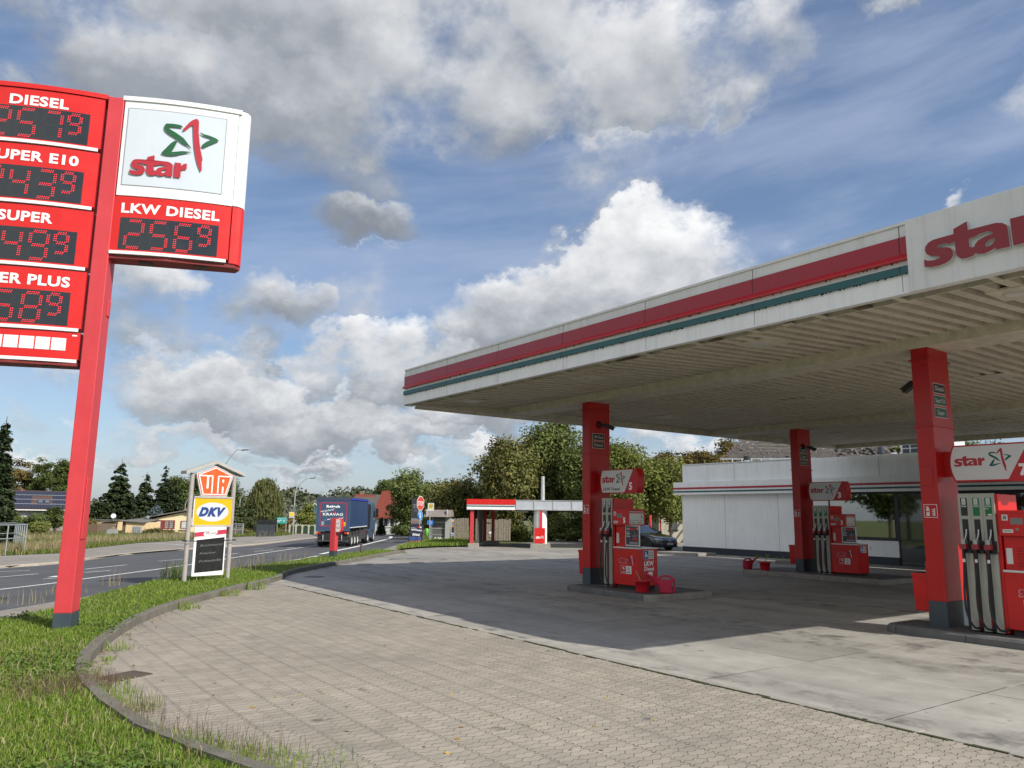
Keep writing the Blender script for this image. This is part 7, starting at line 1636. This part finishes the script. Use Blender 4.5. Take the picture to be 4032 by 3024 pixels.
def spruce(px, D_, top, wpx, lab, m, seed, n=9000, base_z=.3, group='spruces beyond the far gardens', droop=.32, leaf=.42):
    D = D_+8 if D_ > 92 else D_; rs = np.random.default_rng(seed); P = ground_at(px, D); k = D/FPX; H = zrow(P, top)-P.z; Wd = wpx*k/2; t = thing('spruce_tree', lab, 'tree', P, FACE+seed, group)
    nb = int(26+H*9); n = int(n*2.6); nb = int(nb*1.7); zz = base_z+(H-base_z)*(1-np.sqrt(rs.uniform(0.0, 1, nb))*.97); az = rs.uniform(0, 2*math.pi, nb); f = (H-zz)/(H-base_z)
    Lb = Wd*(f**.85)*rs.uniform(.66, 1.12, nb)+.12; w_ = Lb**1.25; bi = rs.choice(nb, n, p=w_/w_.sum()); s = rs.uniform(.08, 1, n)**.75
    r = Lb[bi]*s; lat = rs.normal(size=n)*(.09+.22*Lb[bi]*(1-s*.5)); z = zz[bi]-droop*Lb[bi]*s+.26*Lb[bi]*s*s+rs.normal(size=n)*.07-np.abs(lat)*.35-rs.uniform(0, .25, n)*s
    C = np.stack([np.cos(az[bi])*r-np.sin(az[bi])*lat, np.sin(az[bi])*r+np.cos(az[bi])*lat, z], 1)
    Nn = np.stack([rs.normal(size=n)*.6, rs.normal(size=n)*.6, np.ones(n)], 1); Nn /= np.linalg.norm(Nn, axis=1, keepdims=True)
    u = np.stack([np.cos(az[bi])+rs.normal(size=n)*.45, np.sin(az[bi])+rs.normal(size=n)*.45, -.35+rs.normal(size=n)*.3], 1); u /= np.linalg.norm(u, axis=1, keepdims=True); v = np.cross(Nn, u); v /= np.linalg.norm(v, axis=1, keepdims=True)
    sz = (leaf*rs.uniform(.6, 1.3, n))[:, None]; V = np.empty((n, 4, 3)); V[:, 0] = C-u*sz*.5; V[:, 1] = C+v*sz*.24; V[:, 2] = C+u*sz*.5; V[:, 3] = C-v*sz*.24
    fast_mesh('crown', V.reshape(-1, 3), 4, m, t); mb = MB(); mb.tube([(0, 0, -.3), (0, 0, H*.5), (0, 0, H)], [.2, .02], BARK, n=8); mb.build('trunk', t); return t
L_DARK = leaf_mat('leaf_dark', [(.092, .122, .030), (.115, .148, .036), (.142, .172, .046), (.175, .186, .056)], patch=((.16, .12, .035), .5, .58, .4), tone=.9)
L_BROWN = leaf_mat('leaf_chestnut', [(.115, .138, .036), (.148, .164, .044), (.185, .178, .054), (.22, .178, .058)], patch=((.20, .125, .04), .35, .54, .4), tone=.9)
L_LIGHT = leaf_mat('leaf_light', [(.135, .165, .034), (.165, .195, .042), (.20, .22, .050), (.235, .23, .062)], trans=.32, tone=1.0)
L_YEL = leaf_mat('leaf_yellowing', [(.08, .085, .022), (.13, .115, .032), (.19, .135, .04), (.22, .13, .045)], trans=.3, tone=.8)
L_MID = leaf_mat('leaf_mid', [(.060, .086, .021), (.078, .108, .026), (.098, .128, .03), (.12, .14, .038)], tone=.8)
L_GREY = leaf_mat('leaf_grey', [(.10, .115, .07), (.15, .165, .105), (.20, .21, .15), (.24, .24, .18)])
L_WILLOW = leaf_mat('leaf_willow', [(.075, .090, .028), (.115, .13, .04), (.16, .165, .058), (.20, .19, .08)], trans=.3)
L_SPR = leaf_mat('needle_spruce', [(.016, .028, .012), (.028, .045, .017), (.045, .064, .022), (.066, .082, .03)], trans=.06)
L_BLUE = leaf_mat('needle_blue', [(.06, .085, .085), (.09, .12, .125), (.13, .165, .17), (.17, .21, .21)], trans=.06)
L_THUJA = leaf_mat('needle_thuja', [(.028, .045, .014), (.05, .075, .02), (.08, .10, .03), (.10, .11, .04)], trans=.1)
GR = 'trees behind the car wash'
tree(2005, 63, 1690, 2088, 250, 'chestnut with browning leaves, left of the pair behind the car wash', L_BROWN, 11, 26000, .30, 18, 'chestnut_tree', group=GR, open_=.08)
tree(2165, 66, 1648, 2092, 290, 'tallest dark tree behind the car wash roof', L_DARK, 12, 32000, .30, 20, group=GR)
tree(2300, 62, 1690, 2090, 190, 'dark tree just behind the left canopy pillar', L_DARK, 13, 16000, .28, 12, group=GR)
tree(1905, 70, 1880, 2096, 130, 'smaller dark tree above the wooden gate', L_BROWN, 14, 10000, .28, 9, group=GR)
tree(1775, 67, 1848, 2098, 190, 'russet tinged chestnut behind the bus shelter', L_BROWN, 15, 19000, .28, 14, 'chestnut_tree', group=GR)
tree(1622, 84, 1856, 2105, 185, 'dark round chestnut in front of the red roof', L_DARK, 16, 20000, .34, 14, 'chestnut_tree', group=GR)
tree(1530, 125, 1888, 2010, 130, 'olive green tree crown behind the red and grey roofs', L_MID, 17, 9000, .45, 10)
tree(1868, 105, 1868, 2040, 80, 'pale grey poplar top between two dark trees', L_GREY, 18, 5000, .36, 8)
tree(1700, 92, 1905, 2080, 130, 'dark tree filling the gap behind the stop sign', L_DARK, 19, 9000, .34, 9)
tree(2435, 57, 1712, 2075, 190, 'light green lime tree just right of the left pillar', L_LIGHT, 21, 20000, .26, 13, 'lime_tree')
tree(2545, 59, 1800, 2062, 170, 'yellow green lime tree above the parked car', L_LIGHT, 22, 18000, .26, 12, 'lime_tree')
tree(2640, 58, 1815, 2052, 130, 'light green tree hanging over the shop corner', L_LIGHT, 23, 14000, .25, 10, 'lime_tree')
tree(2610, 84, 1756, 1960, 150, 'brown autumn tree between lime tree and shop roof', L_YEL, 24, 10000, .34, 9)
tree(2770, 86, 1752, 1900, 200, 'brown autumn tree above the left end of the shop', L_YEL, 25, 12000, .34, 11)
tree(2905, 88, 1722, 1900, 170, 'brown tree beside the broken roof', L_YEL, 26, 11000, .34, 10)
for i, (px, w_, lab) in enumerate([(3330, 220, 'green tree above the shop roof right of the middle pillar'), (3520, 190, 'light green tree behind the roof ventilation unit'), (3690, 190, 'green tree seen between pillar and sign 7'), (3900, 240, 'green tree above sign 7 at the right edge')]):
    tree(px, 78+i*2, 1712+i*6, 1880, w_, lab, L_MID if i != 1 else L_LIGHT, 31+i, 9000, .32, 9)
for i, (x, y, H, W_) in enumerate([(-52, -26, 15, 11), (-61, -20, 13, 10), (-46, -36, 16, 12), (-70, -30, 15, 12), (-58, -42, 17, 12)]):
    rs = np.random.default_rng(300+i); t = thing('broadleaf_tree', 'tree left of the view mirrored in the shop window', 'tree', (x, y, T(x, y)), 0, 'trees mirrored in the shop window')
    C, Nn, tips = crown(rs, W_, H-1.5, 1.2, 10, 7000, .5, W_, .6); fast_mesh('crown', quads(C, Nn, .5, rs), 4, L_MID, t); limbs(t, tips, H, .3, rs, 8)
# undergrowth behind the wash
for i, (px, D, top, base, w_, lab, m) in enumerate([(1960, 66, 2010, 2135, 210, 'dark ivy-like undergrowth behind the wooden gate', L_DARK), (2045, 62, 2055, 2135, 70, 'bright green bush sunlit left of the wash column', L_LIGHT), (2180, 62, 2030, 2138, 150, 'dark bush right of the wash column', L_DARK), (2270, 62, 2020, 2140, 120, 'dark bush beside the left pillar', L_DARK), (1720, 72, 2030, 2110, 120, 'dark bush behind the bus shelter', L_DARK), (2420, 64, 2040, 2120, 120, 'dark bush behind pump 5', L_DARK), (1905, 64, 2075, 2135, 40, 'low bright green bush right of the gate', L_LIGHT), (1590, 82, 2070, 2098, 110, 'low garden hedge in front of the white house', L_MID)]):
    shrub(px, D, top, base, w_, lab, m, 50+i, 7000 if w_ > 100 else 3000, .22)
spruce(1503, 88, 2036, 30, 'small dark garden conifer before the white house', L_SPR, 5, 1800, group=None, leaf=.22)
# left of the road
spruce(462, 98, 1808, 175, 'biggest spruce, right of the red pylon', L_SPR, 1, 17000, leaf=.5); spruce(566, 106, 1858, 120, 'slender spruce with bare tip, middle of the group', L_SPR, 2, 9000, leaf=.45); spruce(640, 107, 1830, 125, 'tall dark spruce just left of the UTA sign', L_SPR, 3, 11000, leaf=.45); spruce(688, 101, 1876, 90, 'dark spruce touching the left sign post', L_SPR, 4, 7000, leaf=.42)
spruce(392, 95, 1948, 120, 'low spruce close behind the red pylon', L_SPR, 6, 7000, leaf=.42); spruce(-18, 60, 1640, 150, 'spruce cut off by the left edge', L_SPR, 7, 12000, leaf=.4); spruce(505, 100, 1950, 110, 'low wide spruce behind the peach shed', L_SPR, 9, 6000, leaf=.42)
spruce(612, 95, 1974, 80, 'squat blue spruce behind the bungalow roof', L_BLUE, 8, 3600, base_z=1.0, group=None, droop=.1, leaf=.38)
tree(698, 122, 1848, 2050, 100, 'round green tree behind the dark spruces', L_MID, 41, 9000, .38, 9); tree(775, 124, 1868, 2060, 130, 'leafy tree hidden behind the UTA sign', L_MID, 42, 9000, .38, 9); tree(880, 126, 1866, 2065, 125, 'dark green tree right of the UTA sign', L_MID, 43, 10000, .38, 10)
shrub(938, 99, 1972, 2080, 74, 'broad conifer bush right of the yellow plate', L_THUJA, 44, 7000, .26, name='conifer_bush')
shrub(988, 95, 1990, 2100, 24, 'narrow column-shaped conifer beside the bush', L_THUJA, 45, 4000, .22, name='columnar_conifer', clump=.2)
# weeping willow
rs = np.random.default_rng(46); P = ground_at(1040, 114); k = 114/FPX; H = zrow(P, 1897)-P.z; t = thing('willow_tree', 'weeping willow with hanging olive green twigs left of the lamp', 'tree', P, FACE)
nst = 420; a_ = rs.uniform(0, 2*math.pi, nst); rr = np.sqrt(rs.uniform(.02, 1, nst)); W = 66*k; sx = np.cos(a_)*rr*W; sy = np.sin(a_)*rr*W; sz = H*(1-.42*rr**2)+rs.normal(size=nst)*.35; ln = H*(.18+.42*rr)*rs.uniform(.6, 1.2, nst)
n = 17000; bi = rs.integers(0, nst, n); s = rs.uniform(0, 1, n); C = np.stack([sx[bi]*(1+.05*s)+rs.normal(size=n)*.22, sy[bi]+rs.normal(size=n)*.22, np.maximum(sz[bi]-ln[bi]*s, .6)], 1)
Nn = np.stack([rs.normal(size=n), rs.normal(size=n), rs.normal(size=n)*.35], 1); Nn /= np.linalg.norm(Nn, axis=1, keepdims=True); v = np.tile(np.array([0, 0, 1.0]), (n, 1)); u = np.cross(Nn, v); q = (.55*rs.uniform(.6, 1.3, n))[:, None]
V = np.empty((n, 4, 3)); V[:, 0] = C-v*q*.5; V[:, 1] = C+u*q*.16; V[:, 2] = C+v*q*.5; V[:, 3] = C-u*q*.16; fast_mesh('crown', V.reshape(-1, 3), 4, L_WILLOW, t); limbs(t, np.stack([sx, sy, sz], 1)[:200]*.9, H, .34, rs, 14)
for i, (px, D, top, bot, w_, lab, m, op, nl) in enumerate([(40, 122, 1800, 1985, 80, 'thin bare topped tree behind the solar roof, leftmost', L_YEL, .72, 1600), (95, 124, 1798, 1985, 85, 'sparse tree with bare pale stems behind the solar roof', L_YEL, .6, 2600), (150, 122, 1798, 1990, 90, 'half bare tree behind the middle of the solar roof', L_MID, .5, 4000), (215, 120, 1804, 2000, 95, 'leafy tree behind the right end of the solar roof', L_MID, .25, 7500), (270, 121, 1815, 2005, 80, 'leafy tree half hidden by the red pylon', L_MID, .15, 8000)]):
    tree(px, D, top, bot, w_, lab, m, 61+i, nl, .36, 10, 'tall_tree', group='tall trees behind the solar roof', open_=op, bark=BARK_L, clump=.4)
for i, (px, D, top, base, w_, lab, m) in enumerate([(150, 82, 1996, 2090, 95, 'round green garden bush before the solar house', L_MID), (222, 84, 1988, 2092, 75, 'light garden bush next to the red pylon', L_MID), (66, 86, 2010, 2095, 70, 'garden bush at the gutter of the solar house', L_MID), (20, 84, 2030, 2100, 80, 'reddish bush at the left edge of the garden', L_YEL), (160, 80, 2052, 2100, 40, 'small yellowish bush with thin stem by the fence', L_LIGHT), (352, 94, 2040, 2075, 46, 'flowering bush above the reed fence', L_YEL)]):
    shrub(px, D, top, base, w_, lab, m, 70+i, 4200, .22)
FLW = leaf_mat('leaf_flowering', [(.05, .075, .02), (.07, .095, .025), (.09, .11, .03), (.45, .22, .02)])
for i, (px, top, w_, lab) in enumerate([(592, 2088, 36, 'low orange-flowered shrub at the corner of the red bay'), (630, 2086, 46, 'low green shrub under the lace window'), (672, 2088, 40, 'low yellow-flowered shrub under the right window'), (925, 2086, 40, 'yellow flowers before the wire gate'), (968, 2082, 40, 'pale flowering shrub left of the slatted screen')]):
    P = G(px, 2106); shrub(px, dist_of(P), top, 2108, w_, lab, FLW, 80+i, 1400, .16, 5)
shrub(1215, 103, 1986, 2074, 80, 'golden green conifer bush in front of the mint gable', L_LIGHT, 90, 7000, .24, name='conifer_bush')
shrub(1090, 108, 2022, 2060, 60, 'rough bush behind the black screen', L_MID, 91, 2600, .3)

# far woods on the rise beyond the village: one mass of crowns
def woods(name, x0, x1, D0, D1, toprow, n_crowns, m, seed, lab, rmin, rmax, leaf, nl):
    rs = np.random.default_rng(seed); Cs = []; Ns = []
    for i in range(n_crowns):
        f = rs.uniform(); px = rs.uniform(x0, x1); D = D0+(D1-D0)*f; P = ground_at(px, D); base = T(P.x, P.y); hz = zrow(P, toprow(px)+rs.uniform(-6, 12)+(1-f)*38)
        r = rs.uniform(rmin, rmax); d = rs.normal(size=(nl, 3)); d /= np.linalg.norm(d, axis=1, keepdims=True); rad = rs.uniform(.75, 1.05, nl)[:, None]
        q = d*rad*np.array([r, r, r*rs.uniform(.9, 1.3)]); q = q[q[:, 2] > -r*1.2]; Cs.append(q+np.array([P.x, P.y, hz-r])); Ns.append(d[:len(q)]+rs.normal(size=(len(q), 3))*.4)
        low = rs.uniform(size=(nl//2, 3)); lz = base+low[:, 2]*(hz-r-base); Cs.append(np.stack([P.x+(low[:, 0]-.5)*2*r, P.y+(low[:, 1]-.5)*2*r, lz], 1)); Ns.append(rs.normal(size=(nl//2, 3)))
    C = np.concatenate(Cs); Nn = np.concatenate(Ns); Nn /= np.linalg.norm(Nn, axis=1, keepdims=True)
    o = fast_mesh(name, quads(C, Nn, leaf, rs, .8), 4, m); return stuff(o, lab, 'woods')
L_FAR = leaf_mat('leaf_far', [(.040, .055, .026), (.060, .078, .034), (.080, .095, .042), (.115, .095, .045)], trans=.1, patch=((.16, .10, .05), .02, .60, .5))
woods('distant_wood', 940, 1620, 240, 330, lambda px: 1938+10*math.sin(px*.021)+6*math.sin(px*.07), 150, L_FAR, 100, 'dark wooded ridge on the horizon behind the lorry', 5, 9, 1.5, 300)
woods('distant_wood', -300, 700, 230, 330, lambda px: 1978+8*math.sin(px*.03), 110, L_FAR, 101, 'low wooded horizon behind the houses on the left', 5, 8, 1.6, 220)
woods('distant_wood', 1850, 4300, 150, 220, lambda px: 1985, 160, L_FAR, 102, 'wooded horizon behind the shop', 5, 8, 1.4, 160)
woods('willow_scrub', 1060, 1260, 150, 190, lambda px: 1985+14*math.sin(px*.05), 60, L_GREY, 103, 'grey green willow scrub below the wooded ridge', 2.4, 4.2, .8, 260)
woods('rough_scrub', 1000, 1230, 118, 140, lambda px: 2030, 40, leaf_mat('leaf_rough', [(.10, .095, .035), (.14, .12, .045), (.18, .14, .055), (.20, .13, .06)]), 104, 'low brownish rough scrub behind the screens', 1.2, 2.0, .5, 200)

# grass blades
def in_poly(X, Y, poly):
    c = np.zeros(len(X), bool); n = len(poly)
    for i in range(n):
        x0, y0 = poly[i]; x1, y1 = poly[(i+1) % n]
        if y0 == y1: continue
        cond = ((y0 > Y) != (y1 > Y)) & (X < (x1-x0)*(Y-y0)/(y1-y0)+x0); c ^= cond
    return c
def blades(X, Y, Z, H, Wd, rs, lean=.5):
    n = len(X); a = rs.uniform(0, 2*math.pi, n); ca, sa = np.cos(a), np.sin(a); b = rs.uniform(0, 2*math.pi, n); l = rs.uniform(.1, 1, n)*lean*H; lx, ly = np.cos(b)*l, np.sin(b)*l
    V = np.empty((n, 7, 3)); B = np.stack([X, Y, Z], 1); S_ = np.stack([ca*Wd/2, sa*Wd/2, np.zeros(n)], 1)
    M1 = B+np.stack([lx*.32, ly*.32, H*.55], 1); M2 = B+np.stack([lx, ly, H*(1-.28*l/(H+1e-6))], 1)
    V[:, 0] = B-S_; V[:, 1] = B+S_; V[:, 2] = M1+S_*.8; V[:, 3] = M1-S_*.8; V[:, 4] = M1-S_*.8; V[:, 5] = M1+S_*.8; V[:, 6] = M2
    return V
def grass_mesh(name, V, m, lab):
    n = len(V); me = bpy.data.meshes.new(name); vv = V[:, [0, 1, 2, 3, 6]].reshape(-1, 3); me.vertices.add(n*5); me.vertices.foreach_set('co', vv.astype(np.float32).ravel())
    base = np.arange(n)*5; L = np.stack([base, base+1, base+2, base+3, base+3, base+2, base+4], 1).astype(np.int32); me.loops.add(n*7); me.loops.foreach_set('vertex_index', L.ravel())
    ls = np.stack([np.arange(n)*7, np.arange(n)*7+4], 1).astype(np.int32); me.polygons.add(n*2); me.polygons.foreach_set('loop_start', ls.ravel()); me.update(calc_edges=True); me.validate(); me.materials.append(m)
    o = bpy.data.objects.new(name, me); sc.collection.objects.link(o); return stuff(o, lab, 'grass')
GRASS = leaf_mat('grass_blade', [(.095, .165, .014), (.145, .245, .022), (.205, .315, .036), (.275, .35, .065), (.34, .35, .12)], rough=.45, trans=.42, patch=((.24, .20, .085), .55, .63, .5))
GRASS_F = leaf_mat('grass_far', [(.075, .115, .02), (.11, .15, .026), (.15, .19, .036), (.22, .22, .07)], rough=.6, trans=.3, patch=((.24, .20, .09), .25, .56, .6))
STRAW = leaf_mat('straw_blade', [(.25, .20, .10), (.34, .28, .15), (.42, .35, .20), (.20, .19, .08)], rough=.7, trans=.3)
SEEDH = leaf_mat('seed_heads', [(.10, .060, .050), (.15, .09, .07), (.20, .13, .10), (.12, .09, .05)], rough=.8, trans=.2)
TZ = np.vectorize(T); rs = np.random.default_rng(200)
vp = [(p.x, p.y) for p in VERGE_POLY]
def scatter(poly, rings, fov=(-62, 48)):
    out = []
    xs = [p[0] for p in poly]; ys = [p[1] for p in poly]
    for d0, d1, dens in rings:
        A = math.pi*(d1*d1-d0*d0)*(fov[1]-fov[0])/360; n = int(A*dens); r = np.sqrt(rs.uniform(d0*d0, d1*d1, n)); a = HEAD+np.radians(rs.uniform(fov[0], fov[1], n)); X, Y = np.sin(a)*r, np.cos(a)*r; k = in_poly(X, Y, poly); out.append(np.stack([X[k], Y[k], r[k]], 1))
    return np.concatenate(out)
pts = scatter(vp, [(1.5, 7, 3600), (7, 11, 2900), (11, 17, 1500), (17, 28, 600), (28, 62, 170)])
d = pts[:, 2]; n = len(pts); clump = np.sin(pts[:, 0]*1.9+1.3*np.sin(pts[:, 1]*1.3))*np.sin(pts[:, 1]*2.3+np.sin(pts[:, 0]*1.7)); Hh = (.036+.060*rs.uniform(size=n)**2+.040*np.clip(clump, 0, 1)); Hh *= np.where(rs.uniform(size=n) < .015, 1.7, 1)
Wd = np.clip(.0055+.00055*d, .006, .032)*rs.uniform(.7, 1.3, n)
grass_mesh('grass', blades(pts[:, 0], pts[:, 1], TZ(pts[:, 0], pts[:, 1])+VERGE_DZ-.01, Hh, Wd, rs, .8), GRASS, 'green grass of the verge between forecourt kerb and road')
CLOV = leaf_mat('clover_leaf', [(.07, .13, .022), (.10, .175, .028), (.13, .21, .036), (.18, .22, .055)], trans=.25)
pp = scatter(vp, [(1.5, 9, 260), (9, 18, 110)]); cl2 = np.sin(pp[:, 0]*1.1+2)*np.sin(pp[:, 1]*1.4+.6)+rs.uniform(-.25, .25, len(pp)); pp = pp[cl2 > .28]; n = len(pp)*4; ci = np.repeat(np.arange(len(pp)), 4)
C = np.stack([pp[ci, 0]+rs.normal(size=n)*.03, pp[ci, 1]+rs.normal(size=n)*.03, VERGE_DZ+.03+.05*rs.uniform(size=n)], 1); Nn = np.stack([rs.normal(size=n)*.4, rs.normal(size=n)*.4, np.ones(n)], 1); Nn /= np.linalg.norm(Nn, axis=1, keepdims=True)
stuff(fast_mesh('clover', quads(C, Nn, .045, rs, .9), 4, CLOV), 'clover and broad leaved weeds in the near verge', 'clover')
pp = scatter(vp, [(1.5, 14, 70)]); n = len(pp); grass_mesh('dead_grass', blades(pp[:, 0], pp[:, 1], TZ(pp[:, 0], pp[:, 1])+VERGE_DZ, .07+.10*rs.uniform(size=n), .006+.0004*pp[:, 2], rs, 1.2), STRAW, 'single dry blades among the green verge grass')
# mound by the bus stop and the far verge
mp = [tuple(p) for p in mound_pts]; pts = scatter(mp, [(35, 75, 160)]); n = len(pts); grass_mesh('grass', blades(pts[:, 0], pts[:, 1], TZ(pts[:, 0], pts[:, 1])+.08, .16+.14*rs.uniform(size=n), .03*np.ones(n), rs, .6), GRASS, 'rough grass in front of the bus shelter')
fv = [tuple(p) for p in FAR_VERGE]; pts = scatter(fv, [(30, 60, 60), (60, 125, 26)]); n = len(pts); grass_mesh('grass', blades(pts[:, 0], pts[:, 1], TZ(pts[:, 0], pts[:, 1])+.04, .16+.16*rs.uniform(size=n), .05*rs.uniform(.7, 1.3, n), rs, .6), GRASS_F, 'meadow grass between far pavement and garden fences')
tall = []
for (a, b, nn) in [((-300, 2214), (0, 2184), 700), ((0, 2182), (230, 2168), 1500), ((200, 2172), (345, 2150), 900), ((340, 2140), (600, 2128), 900), ((600, 2126), (760, 2118), 900), ((20, 2130), (330, 2124), 900), ((1020, 2108), (1080, 2110), 120)]:
    for i in range(nn):
        t_ = rnd.random(); p = G(a[0]+(b[0]-a[0])*t_, a[1]+(b[1]-a[1])*t_+rnd.gauss(0, 4)); tall.append((p.x, p.y, p.z))
tall = np.array(tall); n = len(tall); grass_mesh('tall_grass', blades(tall[:, 0], tall[:, 1], tall[:, 2]+.03, .35+.55*rs.uniform(size=n), .035*rs.uniform(.6, 1.3, n), rs, .55), STRAW, 'dry straw coloured tall grass along the far pavement')
# weeds: purple-brown seed heads, tufts at the kerb, tall stems by the sign
def tuft(list_, cx, cy, cz, n, rad, h, w_, lean): 
    a = rs.uniform(0, 2*math.pi, n); r = rad*np.sqrt(rs.uniform(size=n)); list_.append(blades(cx+np.cos(a)*r, cy+np.sin(a)*r, np.full(n, cz), h*rs.uniform(.45, 1.1, n), w_*rs.uniform(.7, 1.3, n), rs, lean))
L1 = []
for (px, py, n_, rad, h) in [(250, 2740, 380, .55, .20), (130, 2770, 300, .55, .20), (345, 2735, 260, .35, .21), (560, 2860, 70, .3, .34), (660, 2920, 80, .35, .34), (790, 2960, 70, .35, .30), (900, 2975, 60, .45, .30), (1050, 3000, 40, .45, .28), (40, 2790, 160, .5, .18)]:
    p = G(px, py); tuft(L1, p.x, p.y, VERGE_DZ-.02 if px < 600 else 0.0, n_, rad, h, .0042, .45)
grass_mesh('seed_head_grass', np.concatenate(L1), SEEDH, 'reddish brown seed head grass at the near end of the kerb')
L2 = []
for i in range(0, len(kerb)-1, 1):
    p = kerb[i]; dd = math.hypot(p.x, p.y)
    if dd > 45: continue
    m_ = rnd.random()
    nrm = Vector((5, 6))-p; nrm.normalize()
    if m_ < .5:
        for q in range(3): tuft(L2, p.x+nrm.x*rnd.uniform(.0, .12)+rnd.uniform(-.3, .3), p.y+nrm.y*rnd.uniform(.0, .12)+rnd.uniform(-.15, .15), -.005, int(26*m_)+5, .09, .04+.09*rnd.random()**2, .006+.0003*dd, 1.1)
for (px, py, n_, rad, h) in [(1000, 2320, 60, .3, .35), (905, 2345, 50, .3, .22), (735, 2398, 60, .3, .25), (455, 2560, 70, .25, .2), (520, 2800, 120, .3, .2), (450, 2750, 110, .3, .22), (700, 2945, 200, .4, .16), (860, 2995, 220, .45, .16), (1010, 3020, 200, .45, .15), (1200, 3040, 120, .5, .14), (760, 2955, 80, .3, .12), (680, 2285, 90, .35, .5), (690, 2270, 60, .3, .6), (420, 2700, 60, .3, .1)]:
    p = G(px, py); tuft(L2, p.x, p.y, .0, n_, rad, h, .007 if py > 2500 else .014, .7)
for i in range(26):
    px = rnd.uniform(2700, 3120); p = G(px, 2172+(px-2700)*.078); tuft(L2, p.x, p.y+.1, .0, 22, .12, .06+.22*rnd.random()**2, .02, .9)
grass_mesh('kerb_weeds', np.concatenate(L2), GRASS, 'green weeds growing along the foot of the kerb')
L3 = []
for (px, py, n_, rad, h) in [(960, 2262, 40, .8, .7), (1010, 2245, 30, .7, .65), (1065, 2235, 30, .8, .6), (900, 2262, 20, .5, .8), (690, 2278, 26, .4, .6), (60, 2392, 18, .4, .4), (110, 2385, 12, .4, .35), (455, 2318, 18, .4, .5), (250, 2350, 30, .5, .3), (1160, 2215, 26, .8, .6)]:
    p = G(px, py); tuft(L3, p.x, p.y, .05, n_, rad, h, .012, .5)
grass_mesh('dry_stems', np.concatenate(L3), STRAW, 'dry stems standing between the verge and the road')
# gutter dirt and fallen leaves
C = []; 
for i in range(420):
    p = kerb[rnd.randrange(4, 80)]; nrm = (Vector((5, 6))-p).normalized(); o = abs(rnd.gauss(.06, .16)) if rnd.random() < .8 else rnd.uniform(0, 1.6); C.append((p.x+nrm.x*o+rnd.uniform(-.2, .2), p.y+nrm.y*o+rnd.uniform(-.1, .1), .008+.01*rnd.random()))
for i in range(70): p = G(rnd.uniform(500, 2600), rnd.uniform(2480, 2980)); C.append((p.x, p.y, .007))
C = np.array(C); n = len(C); Nn = np.stack([rs.normal(size=n)*.25, rs.normal(size=n)*.25, np.ones(n)], 1); Nn /= np.linalg.norm(Nn, axis=1, keepdims=True)
stuff(fast_mesh('fallen_leaves', quads(C, Nn, .055, rs, .6), 4, leaf_mat('litter', [(.12, .08, .04), (.30, .20, .07), (.45, .30, .06), (.16, .10, .05), (.52, .48, .40)], trans=.1)), 'fallen leaves and crumbs along the kerb and on the paving', 'fallen leaves')
moss = MB()
for i in range(240):
    x = -22+rnd.random()*22; y = 8.07+rnd.gauss(0, .015); L_ = rnd.uniform(.05, .3); moss.box(x, x+L_, y-.012-.015*rnd.random(), y+.012, -.002, .006+.006*rnd.random(), mat('joint_moss', (.045, .052, .018), rough=.95, var=.5, scale=12))
stuff(moss.build('joint_moss'), 'moss and dirt along the joint between paving and slabs', 'moss')
